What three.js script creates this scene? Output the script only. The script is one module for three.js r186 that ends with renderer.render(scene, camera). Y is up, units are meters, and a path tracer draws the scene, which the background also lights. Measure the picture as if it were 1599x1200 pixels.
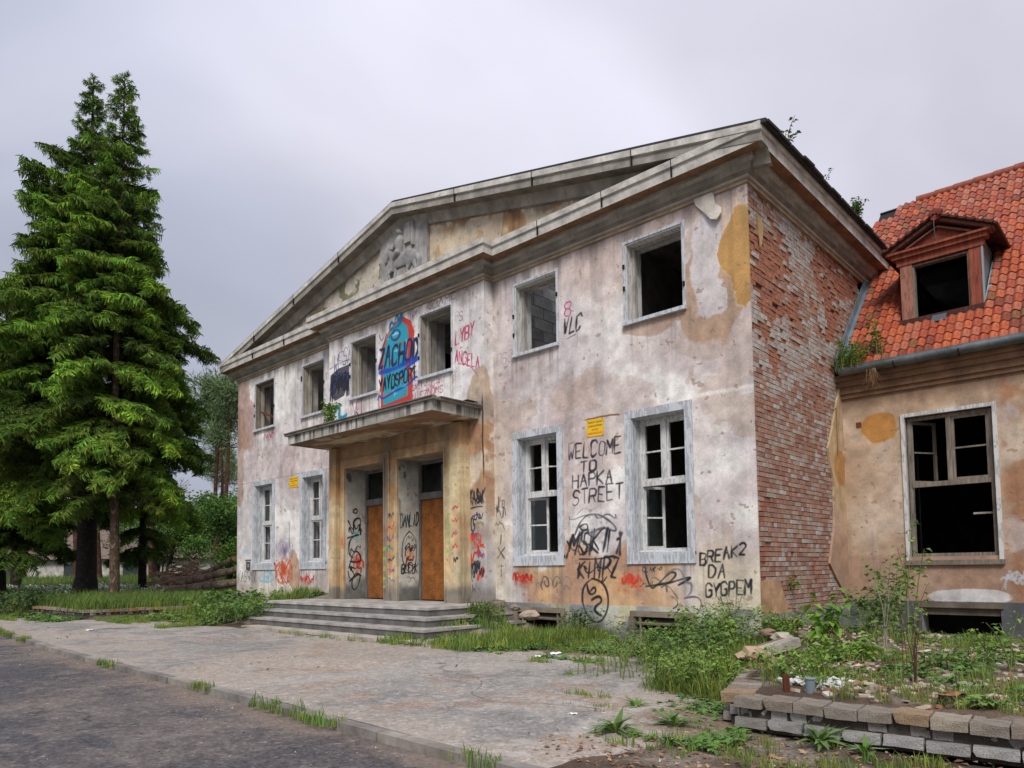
import * as THREE from 'three';
import { mergeGeometries } from 'three/addons/utils/BufferGeometryUtils.js';

// ---------------------------------------------------------------- camera, sky, sun, exposure
const scene = new THREE.Scene();
const camera = new THREE.PerspectiveCamera(56.608, 1024 / 768, 0.1, 800);
camera.position.set(12.2514, 1.1635, 9.7795);
camera.rotation.order = 'YXZ';
camera.rotation.set(0.0577, 0.7498, -0.0133);
camera.setViewOffset(1599, 1200, -1, -223, 1599, 1200);
scene.add(camera);

const renderer = new THREE.WebGLRenderer({ antialias: true });
renderer.toneMapping = THREE.LinearToneMapping;
renderer.toneMappingExposure = 1.66;
renderer.shadowMap.enabled = true;

// noise: value noise on a seeded lattice, optionally periodic
const rng = (s) => () => { s = (s + 0x6d2b79f5) | 0; let t = Math.imul(s ^ (s >>> 15), 1 | s); t = (t + Math.imul(t ^ (t >>> 7), 61 | t)) ^ t; return ((t ^ (t >>> 14)) >>> 0) / 4294967296; };
const LAT = new Float32Array(65536); { const r = rng(77); for (let i = 0; i < 65536; i++) LAT[i] = r(); }
const noise = (x, y, px = 256, py = 256) => {
  let ix = Math.floor(x), iy = Math.floor(y); let fx = x - ix, fy = y - iy;
  fx = fx * fx * (3 - 2 * fx); fy = fy * fy * (3 - 2 * fy);
  let x0 = ix % px; if (x0 < 0) x0 += px; let x1 = x0 + 1; if (x1 >= px) x1 = 0;
  let y0 = iy % py; if (y0 < 0) y0 += py; let y1 = y0 + 1; if (y1 >= py) y1 = 0;
  x0 &= 255; x1 &= 255; y0 = (y0 & 255) << 8; y1 = (y1 & 255) << 8;
  const a = LAT[y0 + x0], b = LAT[y0 + x1], c = LAT[y1 + x0], d = LAT[y1 + x1];
  return a + (b - a) * fx + (c - a + (a - b - c + d) * fx) * fy;
};
const fbm = (x, y, o = 4, p = 0) => { let s = 0, a = 0.5, n = 0; for (let i = 0; i < o; i++) { s += a * (p ? noise(x, y, p, p) : noise(x, y)); n += a; a *= 0.5; x = x * 2 + (p ? 0 : 17.3); y = y * 2 + (p ? 0 : 9.1); p *= 2; } return s / n; };
const ss = (a, b, x) => { const t = Math.min(1, Math.max(0, (x - a) / (b - a))); return t * t * (3 - 2 * t); };
const lerp = (a, b, t) => a + (b - a) * t;
const mix3 = (a, b, t) => [a[0] + (b[0] - a[0]) * t, a[1] + (b[1] - a[1]) * t, a[2] + (b[2] - a[2]) * t];

{ // overcast sky: brighter overhead, soft cloud sheets, a few thinner bluish gaps
  const W = 1024, H = 512, d = new Float32Array(W * H * 4);
  for (let j = 0; j < H; j++) for (let i = 0; i < W; i++) {
    const el = ((j + 0.5) / H - 0.5) * Math.PI, az = ((i + 0.5) / W - 0.5) * 2 * Math.PI;
    const y = Math.sin(el), c = Math.cos(el), x = c * Math.cos(az), z = c * Math.sin(az);
    let col;
    if (y <= 0) col = [0.15, 0.145, 0.135];
    else {
      const k = 1 / (y + 0.25), u = x * k + 40, v = z * k + 40;
      const wu = 1.3 * (fbm(u * 0.9 + 3, v * 0.9, 4) - 0.5), wv = 1.3 * (fbm(u * 0.9 + 31, v * 0.9 + 7, 4) - 0.5);
      const n = fbm(u * 1.3 + wu * 1.6, v * 1.3 + wv * 1.6, 6), m = fbm(u * 0.55 + wu + 30, v * 0.55 + wv + 11, 4), f = fbm(u * 4.2 + wu * 3, v * 3.4 + wv * 3, 5);
      const left = ss(0.45, -0.75, c > 0 ? (x * 0.731 - z * 0.68) / c : 0); // thinner cloud towards one side
      const gap = ss(0.42, 0.70, m * 0.45 + (1 - n) * 0.3 + f * 0.12 + 0.20 * left) * (0.35 + 0.65 * left);
      const L = 0.305 + 0.29 * y + 0.085 * (ss(0.3, 0.7, n) - 0.5) + 0.09 * (f - 0.5);
      col = mix3([L * 0.98, L * 0.975, L * 1.13], [L * 0.66, L * 0.73, L * 0.93], gap * 0.85);
      const hz = ss(0.16, 0, y); col = mix3(col, [L * 1.0, L * 1.02, L * 1.10], hz * 0.6);
    }
    const o = (j * W + i) * 4; d[o] = col[0]; d[o + 1] = col[1]; d[o + 2] = col[2]; d[o + 3] = 1;
  }
  const t = new THREE.DataTexture(d, W, H, THREE.RGBAFormat, THREE.FloatType);
  t.mapping = THREE.EquirectangularReflectionMapping; t.magFilter = THREE.LinearFilter; t.minFilter = THREE.LinearFilter; t.wrapS = THREE.RepeatWrapping; t.needsUpdate = true;
  scene.background = t; scene.environment = t;
}
const sun = new THREE.DirectionalLight(new THREE.Color(1, 0.965, 0.92), 1.5);
sun.position.set(22, 40, 30); sun.target.position.set(0, 2, 0); sun.castShadow = true; sun.shadow.radius = 40;
Object.assign(sun.shadow.camera, { left: -45, right: 45, top: 45, bottom: -45, near: 1, far: 140 }); sun.shadow.mapSize.set(2048, 2048);
scene.add(sun, sun.target);

// ---------------------------------------------------------------- scene helpers
const used = {};
const numbered = (n) => { const k = used[n] = (used[n] ?? -1) + 1; return k ? n + '_' + String(k).padStart(3, '0') : n; };
const shade = (m) => { m.castShadow = m.receiveShadow = true; return m; };
function thing(name, label, category, group) { const g = new THREE.Group(); g.name = numbered(name); g.userData = { label, category }; if (group) g.userData.group = group; scene.add(g); return g; }
function part(name, geo, mat, parent) { const m = shade(new THREE.Mesh(geo, mat)); m.name = name; parent.add(m); return m; }
function whole(name, geo, mat, label, category, group) { const m = shade(new THREE.Mesh(geo, mat)); m.name = numbered(name); m.userData = { label, category }; if (group) m.userData.group = group; scene.add(m); return m; }
function setting(name, geo, mat, label, kind = 'structure') { const m = shade(new THREE.Mesh(geo, mat)); m.name = numbered(name); m.userData = { kind, label, category: name.replace(/_/g, ' ') }; scene.add(m); return m; }
const M4 = (x = 0, y = 0, z = 0, rx = 0, ry = 0, rz = 0, sx = 1, sy = sx, sz = sx) => new THREE.Matrix4().compose(new THREE.Vector3(x, y, z), new THREE.Quaternion().setFromEuler(new THREE.Euler(rx, ry, rz, 'YXZ')), new THREE.Vector3(sx, sy, sz));
const lin = (r, g, b) => new THREE.Color().setRGB(r / 255, g / 255, b / 255, THREE.SRGBColorSpace);

// uv in metres by the face's main axis
function planarUV(g, k = 1) {
  const p = g.attributes.position, n = g.attributes.normal, uv = new Float32Array(p.count * 2);
  for (let i = 0; i < p.count; i++) {
    const ax = Math.abs(n.getX(i)), ay = Math.abs(n.getY(i)), az = Math.abs(n.getZ(i)); let u, v;
    if (ay > ax && ay > az) { u = p.getX(i); v = p.getZ(i); } else if (ax > az) { u = p.getZ(i); v = p.getY(i); } else { u = p.getX(i); v = p.getY(i); }
    uv[i * 2] = u * k; uv[i * 2 + 1] = v * k;
  }
  g.setAttribute('uv', new THREE.BufferAttribute(uv, 2)); return g;
}
function paint(g, c) { const n = g.attributes.position.count, a = new Float32Array(n * 3); for (let i = 0; i < n; i++) { a[i * 3] = c.r; a[i * 3 + 1] = c.g; a[i * 3 + 2] = c.b; } g.setAttribute('color', new THREE.BufferAttribute(a, 3)); return g; }
class MB { // collects pieces into one geometry
  constructor(color) { this.l = []; this.color = color; }
  add(g, m, c) {
    g = g.index ? g.toNonIndexed() : g.clone(); if (m) g.applyMatrix4(m);
    for (const k of Object.keys(g.attributes)) if (!['position', 'normal', 'uv', 'color'].includes(k)) g.deleteAttribute(k);
    if (!this.color) g.deleteAttribute('color'); else if (c || !g.attributes.color) paint(g, c ?? this.color);
    this.l.push(g); return this;
  }
  box(x0, x1, y0, y1, z0, z1, c) { const g = new THREE.BoxGeometry(Math.abs(x1 - x0), Math.abs(y1 - y0), Math.abs(z1 - z0)); return this.add(g, M4((x0 + x1) / 2, (y0 + y1) / 2, (z0 + z1) / 2), c); }
  bar(a, b, w, h, c, roll = 0) { // square bar from a to b
    const A = new THREE.Vector3(...a), B = new THREE.Vector3(...b), d = B.clone().sub(A), L = d.length();
    const q = new THREE.Quaternion().setFromUnitVectors(new THREE.Vector3(1, 0, 0), d.normalize());
    const m = new THREE.Matrix4().compose(A.add(B).multiplyScalar(0.5), q, new THREE.Vector3(1, 1, 1)).multiply(M4(0, 0, 0, roll));
    return this.add(new THREE.BoxGeometry(L, h, w), m, c);
  }
  tube(pts, r0, r1 = r0, seg = 8, rad = 6, c) {
    const cv = new THREE.CatmullRomCurve3(pts.map((p) => p.isVector3 ? p : new THREE.Vector3(...p))), g = new THREE.TubeGeometry(cv, seg, 1, rad, false), p = g.attributes.position, v = new THREE.Vector3(), o = new THREE.Vector3();
    for (let i = 0; i <= seg; i++) { cv.getPointAt(i / seg, o); const r = lerp(r0, r1, i / seg); for (let j = 0; j <= rad; j++) { const k = i * (rad + 1) + j; v.fromBufferAttribute(p, k).sub(o).multiplyScalar(r).add(o); p.setXYZ(k, v.x, v.y, v.z); } }
    return this.add(g, null, c);
  }
  geo(k) { const g = mergeGeometries(this.l); if (k !== 0) planarUV(g, k ?? 1); return g; }
  build(name, mat, parent, k) { return part(name, this.geo(k), mat, parent); }
}
const shapeOf = (pts, holes = []) => { const s = new THREE.Shape(pts.map((p) => new THREE.Vector2(...p))); for (const h of holes) s.holes.push(new THREE.Path(h.map((p) => new THREE.Vector2(...p)))); return s; };
const rect = (x0, x1, y0, y1) => [[x0, y0], [x1, y0], [x1, y1], [x0, y1]];
const extrude = (s, z0, z1) => { const g = new THREE.ExtrudeGeometry(s, { depth: z1 - z0, bevelEnabled: false, curveSegments: 4 }); g.translate(0, 0, z0); return g; };
function quadGrid(x0, x1, z0, z1, nx, nz, H) { // ground sheet with heights
  const g = new THREE.PlaneGeometry(1, 1, nx, nz), p = g.attributes.position;
  for (let i = 0; i < p.count; i++) { const x = lerp(x0, x1, p.getX(i) + 0.5), z = lerp(z0, z1, 0.5 - p.getY(i)); p.setXYZ(i, x, H(x, z), z); }
  g.computeVertexNormals(); return g;
}

// ---------------------------------------------------------------- textures
const tiled = (t, rep) => { t.wrapS = t.wrapT = THREE.RepeatWrapping; t.repeat.set(rep, rep); return t; };
function dataTex(n, f, srgb = true) { // f(u,v) -> [r,g,b] 0..255 or number, periodic on 0..1
  const d = new Uint8Array(n * n * 4);
  for (let j = 0; j < n; j++) for (let i = 0; i < n; i++) { const c = f((i + 0.5) / n, (j + 0.5) / n), o = (j * n + i) * 4; if (c.length) { d[o] = c[0]; d[o + 1] = c[1]; d[o + 2] = c[2]; } else d[o] = d[o + 1] = d[o + 2] = c; d[o + 3] = 255; }
  const t = new THREE.DataTexture(d, n, n); t.magFilter = THREE.LinearFilter; t.minFilter = THREE.LinearMipmapLinearFilter; t.generateMipmaps = true; if (srgb) t.colorSpace = THREE.SRGBColorSpace; t.needsUpdate = true; return tiled(t, 1);
}
const cl = (v) => Math.max(0, Math.min(255, v));
// concrete and render grime, used with a tint
const grimeT = dataTex(1024, (u, v) => { const a = fbm(u * 4, v * 4, 5, 4), b = fbm(u * 24 + 3, v * 3, 4, 24), c = noise(u * 256, v * 256); const k = 222 + 120 * (a - 0.5) + 34 * (b - 0.5) + 26 * (c - 0.5); return [cl(k), cl(k - 3), cl(k - 8)]; });
const grimeB = dataTex(512, (u, v) => cl(128 + 190 * (fbm(u * 16, v * 16, 5, 16) - 0.5) - 90 * ss(0.64, 0.74, fbm(u * 9 + 3, v * 9, 3, 9))), false);
const woodT = dataTex(512, (u, v) => { const a = fbm(u * 64, v * 3, 4, 64), b = fbm(u * 6, v * 5, 4, 6); const k = 212 + 110 * (a - 0.5) + 80 * (b - 0.5); return [cl(k), cl(k - 2), cl(k - 6)]; });
const peelT = dataTex(512, (u, v) => { const a = fbm(u * 40, v * 10, 4, 40), b = fbm(u * 5 + 7, v * 5, 4, 5), s = ss(0.47, 0.6, a * 0.65 + b * 0.35); const c = mix3([240, 241, 242], [196, 196, 196], s * 0.8), k = (noise(u * 128, v * 128) - 0.5) * 26; return [cl(c[0] + k), cl(c[1] + k), cl(c[2] + k)]; });
const boardT = dataTex(512, (u, v) => { const k = 180 + 90 * (noise(u * 128, v * 128) - 0.5) + 80 * (fbm(u * 6, v * 6, 4, 6) - 0.5) + 40 * (noise(u * 60, v * 200) - 0.5); return [cl(k), cl(k), cl(k - 4)]; });
const barkT = dataTex(512, (u, v) => { const w = fbm(u * 8, v * 8, 3, 8), a = fbm(u * 28 + w * 3, v * 7, 4, 28), k = 70 + 240 * Math.abs(a - 0.5) * 1.6 + 60 * (w - 0.5); return [cl(k + 40), cl(k + 34), cl(k + 28)]; });
const grit = dataTex(1024, (u, v) => { const a = noise(u * 256, v * 256, 256, 256), b = noise(u * 128 + 3, v * 128, 128, 128), c = fbm(u * 10, v * 10, 4, 10), s = noise(u * 200, v * 200 + 9, 200, 200); let k = 214 + 60 * (a - 0.5) + 40 * (b - 0.5) + 66 * (c - 0.5); if (s > 0.9) k += 60 * (s - 0.9) * 10; if (s < 0.08) k -= 70; return [cl(k + 1), cl(k), cl(k - 1)]; });
const gritB = dataTex(1024, (u, v) => cl(128 + 120 * (noise(u * 256, v * 256, 256, 256) - 0.5) + 90 * (fbm(u * 40, v * 40, 3, 40) - 0.5)), false);
const dirtT = dataTex(1024, (u, v) => { const a = noise(u * 250, v * 250, 250, 250), b = fbm(u * 60, v * 60, 3, 60), c = fbm(u * 8, v * 8, 4, 8); const k = 210 + 60 * (a - 0.5) + 74 * (b - 0.5) + 70 * (c - 0.5), g = 26 * (fbm(u * 30 + 5, v * 30, 3, 30) - 0.5); return [cl(k + g), cl(k), cl(k - g)]; });

const std = (r, g, b, o = {}) => new THREE.MeshStandardMaterial({ color: lin(r, g, b), roughness: 0.92, metalness: 0, ...o });
const grimy = (r, g, b, o = {}) => std(r, g, b, { map: grimeT, bumpMap: grimeB, bumpScale: 0.006, ...o });
const M = {
  concrete: grimy(190, 186, 180), concreteDark: grimy(128, 124, 118), stepStone: grimy(168, 165, 160), inner: grimy(150, 148, 142), innerPale: grimy(178, 180, 178),
  wood: std(188, 182, 172, { map: woodT, bumpMap: woodT, bumpScale: 0.002 }), woodOld: std(150, 140, 128, { map: woodT, bumpMap: woodT, bumpScale: 0.003 }),
  frame: std(226, 224, 220, { map: peelT, bumpMap: peelT, bumpScale: 0.0015 }), trim: std(216, 219, 222, { map: peelT, bumpMap: peelT, bumpScale: 0.004 }),
  glass: new THREE.MeshPhysicalMaterial({ color: 0xd5dedd, roughness: 0.08, transmission: 1, thickness: 0, ior: 1.45 }),
  dark: std(34, 33, 32), board: std(196, 120, 52, { map: boardT, bumpMap: boardT, bumpScale: 0.001 }),
  metal: std(128, 138, 142, { metalness: 0.75, roughness: 0.5, map: grimeT }), rust: std(112, 62, 38, { map: grimeT, roughness: 0.95 }), felt: std(66, 64, 64, { map: grimeT }),
};
// ---------------------------------------------------------------- painted plaster of the walls (colour of the coats, patches and graffiti), one picture per wall
const FONT = {}; for (const s of 'A002640.1333|B00063645443303.3342413000|C4536160501103041|D00062644422000|E46060040.0333|F460600.0333|G453616050110304143 23|H0006.4046.0343|I2026|J3631201001|K0006.460340|L060040|M0006234640|N00064046|O160501103041453616|P00063645443303|R00063645443303.2340|S453616050413334241301001|T0646.2620|U060110304146|V062046|W0610233046|X0046.0640|Y0623462320|Z06460040|1152620|2051636454400 40|8160504133342413010 010213.3344453616|+0343.2521|*1434.2640.2046|o1434311114|!2125.2020'.replace(/ /g, '').split('|')) FONT[s[0]] = s.slice(1).split('.').map((q) => { const o = []; for (let i = 0; i + 1 < q.length; i += 2) o.push([+q[i] / 4, +q[i + 1] / 6]); return o; });
class Wall { // canvas in wall metres
  constructor(x0, x1, y0, y1, ppm, color) {
    Object.assign(this, { x0, x1, y0, y1, ppm }); this.w = Math.round((x1 - x0) * ppm); this.h = Math.round((y1 - y0) * ppm);
    this.c = document.createElement('canvas'); this.c.width = this.w; this.c.height = this.h; this.g = this.c.getContext('2d');
    const img = new ImageData(this.w, this.h), b = new Uint8Array(this.w * this.h * 4);
    for (let j = 0; j < this.h; j++) for (let i = 0; i < this.w; i++) {
      const c = color(x0 + (i + 0.5) / ppm, y1 - (j + 0.5) / ppm), o = (j * this.w + i) * 4, q = ((this.h - 1 - j) * this.w + i) * 4;
      img.data[o] = cl(c[0]); img.data[o + 1] = cl(c[1]); img.data[o + 2] = cl(c[2]); img.data[o + 3] = 255;
      b[q] = b[q + 1] = b[q + 2] = cl(128 + c[3]); b[q + 3] = 255;
    }
    this.g.putImageData(img, 0, 0); this.g.setTransform(ppm, 0, 0, -ppm, -x0 * ppm, y1 * ppm); this.g.lineCap = this.g.lineJoin = 'round';
    this.bump = new THREE.DataTexture(b, this.w, this.h); this.bump.magFilter = THREE.LinearFilter; this.bump.needsUpdate = true;
  }
  spray(q, w, col, a = 0.9) { // dabs along a polyline: uneven pressure, soft rim, flecks, a run now and then
    const g = this.g, r = this.rand ??= rng(4242); g.fillStyle = col; let L = 0; for (let i = 1; i < q.length; i++) L += Math.hypot(q[i][0] - q[i - 1][0], q[i][1] - q[i - 1][1]); const ph = r() * 99, fade = 0.75 + 0.25 * r(); let s = 0;
    const dab = (x, y, rad, al) => { g.globalAlpha = al; g.beginPath(); g.arc(x, y, rad, 0, 6.3); g.fill(); };
    for (let i = 1; i < q.length; i++) { const [ax, ay] = q[i - 1], [bx, by] = q[i], l = Math.hypot(bx - ax, by - ay), n = Math.max(1, Math.ceil(l / (w * 0.3))); for (let k = 0; k < n; k++) { const t = k / n, x = lerp(ax, bx, t), y = lerp(ay, by, t), u = s + l * t, m = noise(u * 7 + ph, ph), e = Math.min(1, 0.55 + u / (w * 5), 0.45 + (L - u) / (w * 6)), rad = w * 0.5 * (0.62 + 0.7 * m) * (0.7 + 0.3 * e); dab(x, y, rad * 1.9, 0.035 * a); dab(x, y, rad * 1.35, 0.10 * a); dab(x, y, rad, 0.42 * a * fade * (0.55 + 0.7 * m)); if (r() < 0.05) dab(x + (r() - 0.5) * w * 4, y + (r() - 0.5) * w * 4, w * 0.06 + w * 0.08 * r(), 0.5 * a); } s += l; }
    if (r() < 0.10) { const [x, y] = q[Math.floor(r() * q.length)], d = w * (3 + 6 * r()); for (let k = 0; k < d; k += w * 0.15) dab(x + (noise(k * 20, 3) - 0.5) * w * 0.2, y - k, w * 0.16 * (1 - 0.5 * k / d), 0.4 * a); }
    g.globalAlpha = 1;
  }
  line(p, w, col, a = 0.9) { // smooth curve through the points' midpoints
    const q = [p[0]]; if (p.length === 2) q.push(p[1]); else { let c = p[0]; for (let i = 1; i < p.length - 1; i++) { const e = i === p.length - 2 ? p[i + 1] : [(p[i][0] + p[i + 1][0]) / 2, (p[i][1] + p[i + 1][1]) / 2]; for (let k = 1; k <= 10; k++) { const t = k / 10, u = 1 - t; q.push([u * u * c[0] + 2 * u * t * p[i][0] + t * t * e[0], u * u * c[1] + 2 * u * t * p[i][1] + t * t * e[1]]); } c = e; } }
    this.spray(q, w, col, a);
  }
  text(str, x, y, h, o = {}) { // from baseline-left, letters drawn as strokes by a shaky hand
    const { w = 0.02, col = '#222326', a = 0.85, end = x + str.length * h * 0.75, rise = 0, lean = 0.08, seed = 1, sharp = true, wob = 0.085 } = o, r = rng(seed * 97 + str.length);
    const n = str.length, adv = (end - x) / n;
    for (let i = 0; i < n; i++) {
      const F = FONT[str[i]]; if (!F) continue; const ox = x + i * adv, oy = y + rise * (i / Math.max(1, n - 1)) + (r() - 0.5) * h * 0.1, hh = h * (0.92 + r() * 0.16), ww = adv * 0.74;
      for (const s of F) {
        const p = s.map(([a, b]) => [ox + a * ww + b * hh * lean + (r() - 0.5) * h * wob, oy + b * hh + (r() - 0.5) * h * wob]);
        if (sharp) { const q = [p[0]]; for (let j = 1; j < p.length; j++) for (let k = 1; k <= 4; k++) q.push([lerp(p[j - 1][0], p[j][0], k / 4) + (k < 4 ? (r() - 0.5) * h * 0.02 : 0), lerp(p[j - 1][1], p[j][1], k / 4) + (k < 4 ? (r() - 0.5) * h * 0.02 : 0)]); this.spray(q, w * (0.85 + 0.3 * r()), col, a); } else this.line(p, w, col, a);
      }
    }
  }
  tag(x0, x1, y0, y1, n, o = {}) { // looping scrawl filling a box
    const { w = 0.022, col = '#222326', a = 0.85, seed = 3, loops = 1 } = o, r = rng(seed * 131);
    for (let l = 0; l < loops; l++) { const p = []; for (let i = 0; i <= n; i++) { const t = i / n; p.push([lerp(x0, x1, Math.min(1, Math.max(0, t + (r() - 0.5) * 0.35))), lerp(y0, y1, i % 2 ? 0.55 + r() * 0.45 : r() * 0.5)]); } this.line(p, w, col, a); }
  }
  mist(x, y, rx, ry, col, a = 0.4, n = 60, seed = 5) { // fine overspray
    const g = this.g, r = rng(seed); g.fillStyle = col;
    for (let i = 0; i < n; i++) { const t = r() * 6.283, d = Math.sqrt(r()) * r(); g.globalAlpha = a * (0.15 + 0.35 * r()); g.beginPath(); g.ellipse(x + Math.cos(t) * d * rx, y + Math.sin(t) * d * ry, rx * (0.05 + 0.2 * r()), ry * (0.05 + 0.2 * r()), 0, 0, 6.3); g.fill(); }
    g.globalAlpha = 1;
  }
  fill(p, col, a = 1) { const g = this.g; g.fillStyle = col; g.globalAlpha = a; g.beginPath(); p.forEach((q, i) => (i ? g.lineTo(...q) : g.moveTo(...q))); g.closePath(); g.fill(); g.globalAlpha = 1; }
  material(bump = 0.016, rough = 0.93) { const t = new THREE.CanvasTexture(this.c); t.colorSpace = THREE.SRGBColorSpace; return new THREE.MeshStandardMaterial({ map: t, bumpMap: this.bump, bumpScale: bump, roughness: rough }); }
  uv(g) { const lim = this.side ?? 1e9; g.computeBoundingBox(); const zm = g.boundingBox.max.z, nn = g.attributes.normal, p = g.attributes.position, a = new Float32Array(p.count * 2); for (let i = 0; i < p.count; i++) { let x = p.getX(i), y = p.getY(i); const d = zm - p.getZ(i); if (nn.getX(i) > 0.7 && x > lim) x += d; else if (Math.abs(nn.getX(i)) > 0.7) x -= Math.sign(nn.getX(i)) * d; else if (Math.abs(nn.getY(i)) > 0.7) y -= Math.sign(nn.getY(i)) * d; a[i * 2] = Math.min(0.9995, Math.max(0.0005, (x - this.x0) / (this.x1 - this.x0))); a[i * 2 + 1] = Math.min(0.9995, Math.max(0.0005, (y - this.y0) / (this.y1 - this.y0))); } g.setAttribute('uv', new THREE.BufferAttribute(a, 2)); return g; }
}
const blob = (x, y, cx, cy, rx, ry, nz, k = 0.9) => { const d = Math.hypot((x - cx) / rx, (y - cy) / ry) + (nz - 0.5) * k; return ss(1.04, 0.93, d); };
const WINX = [[3.17, 4.39], [5.70, 6.93]], UPX = [[3.28, 4.30], [5.78, 6.84]];
function plaster(x, y, seed) { // common coat: greyish white over mauve over ochre, with streaks, specks and hair cracks
  const X = x + seed * 31.7, n1 = fbm(X * 0.5, y * 0.5 + 3, 4), n2 = fbm(X * 1.6, y * 1.6 + 9, 5), n3 = fbm(X * 7, y * 7, 4), sp = noise(X * 55, y * 55), st = fbm(X * 4.5, y * 0.28 + 4, 4);
  const pk = ss(0.40, 0.62, n1 * 0.55 + n2 * 0.45);
  return { X, n1, n2, n3, sp, st, pk };
}
function finish(c, N, h, dirt = 1) { // streaks, fine mottling, specks
  const k = 1 + (N.n3 - 0.5) * 0.26 + (N.sp - 0.5) * 0.09 + (N.n2 - 0.5) * 0.16 - dirt * 0.07 * ss(0.55, 0.74, N.st);
  const chip = ss(0.775, 0.80, fbm(N.X * 9 + 50, h * 9, 3)); // small chips
  const r = c.map((v) => v * k); return [lerp(r[0], 150, chip * 0.5), lerp(r[1], 120, chip * 0.5), lerp(r[2], 98, chip * 0.5), -46 * chip + (N.n3 - 0.5) * 52 + (N.n2 - 0.5) * 40];
}
const WHITE = [233, 228, 221], MAUVE = [212, 202, 200], PINK = [190, 162, 152], OCHRE = [190, 146, 86], TAN = [190, 132, 92], CREAM = [212, 198, 166], GREY = [150, 150, 148];
const SILLS = []; for (const s of [-1, 1]) { for (const [a, b] of WINX) SILLS.push([s < 0 ? -b : a, s < 0 ? -a : b, 1.2, 0]); for (const [a, b] of UPX) SILLS.push([s < 0 ? -b : a, s < 0 ? -a : b, 5.15, 1]); } SILLS.push([0.77, 1.75, 5.15, 1], [-1.75, -0.77, 5.15, 1]);
function underSills(x, y, c, N) { // rain marks below sills and cornice
  let sk = -1;
  for (let i = 0; i < SILLS.length; i++) { const S = SILLS[i], t = S[2]; if (y >= t || y < t - 1.5 || x < S[0] - 0.12 || x > S[1] + 0.12) continue; if (sk < 0) sk = fbm(N.X * 16, y * 0.45 + 9, 3);
    c = S[3] ? mix3(c, [168, 146, 132], 0.35 * ss(0.44, 0.68, N.st) * ss(3.9, 5.18, y)) : mix3(c, [138, 132, 128], 0.28 * ss(0.42, 0.7, N.st) * ss(0.4, 1.2, y)); c = mix3(c, [122, 114, 108], 0.34 * ss(0.5, 0.7, sk) * ss(t - 1.4 * (0.4 + 0.6 * N.n1), t, y)); }
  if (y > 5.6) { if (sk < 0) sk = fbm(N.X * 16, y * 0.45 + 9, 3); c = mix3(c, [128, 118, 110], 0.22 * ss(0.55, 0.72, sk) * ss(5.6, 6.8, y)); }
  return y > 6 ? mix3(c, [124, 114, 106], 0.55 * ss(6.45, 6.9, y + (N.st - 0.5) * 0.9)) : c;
}
function plinthCoat(c, N, x, y) { if (y < 0.52) { let g = mix3([138, 140, 140], [190, 188, 172], ss(0.52, 0.66, N.n2)); g = mix3(g, [206, 196, 140], 0.5 * ss(0.62, 0.7, fbm(N.X * 2.2 + 8, y * 2.2, 3))); return mix3(g, [78, 76, 70], 0.7 * ss(0.3, -0.1, y)); } return c; }
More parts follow.
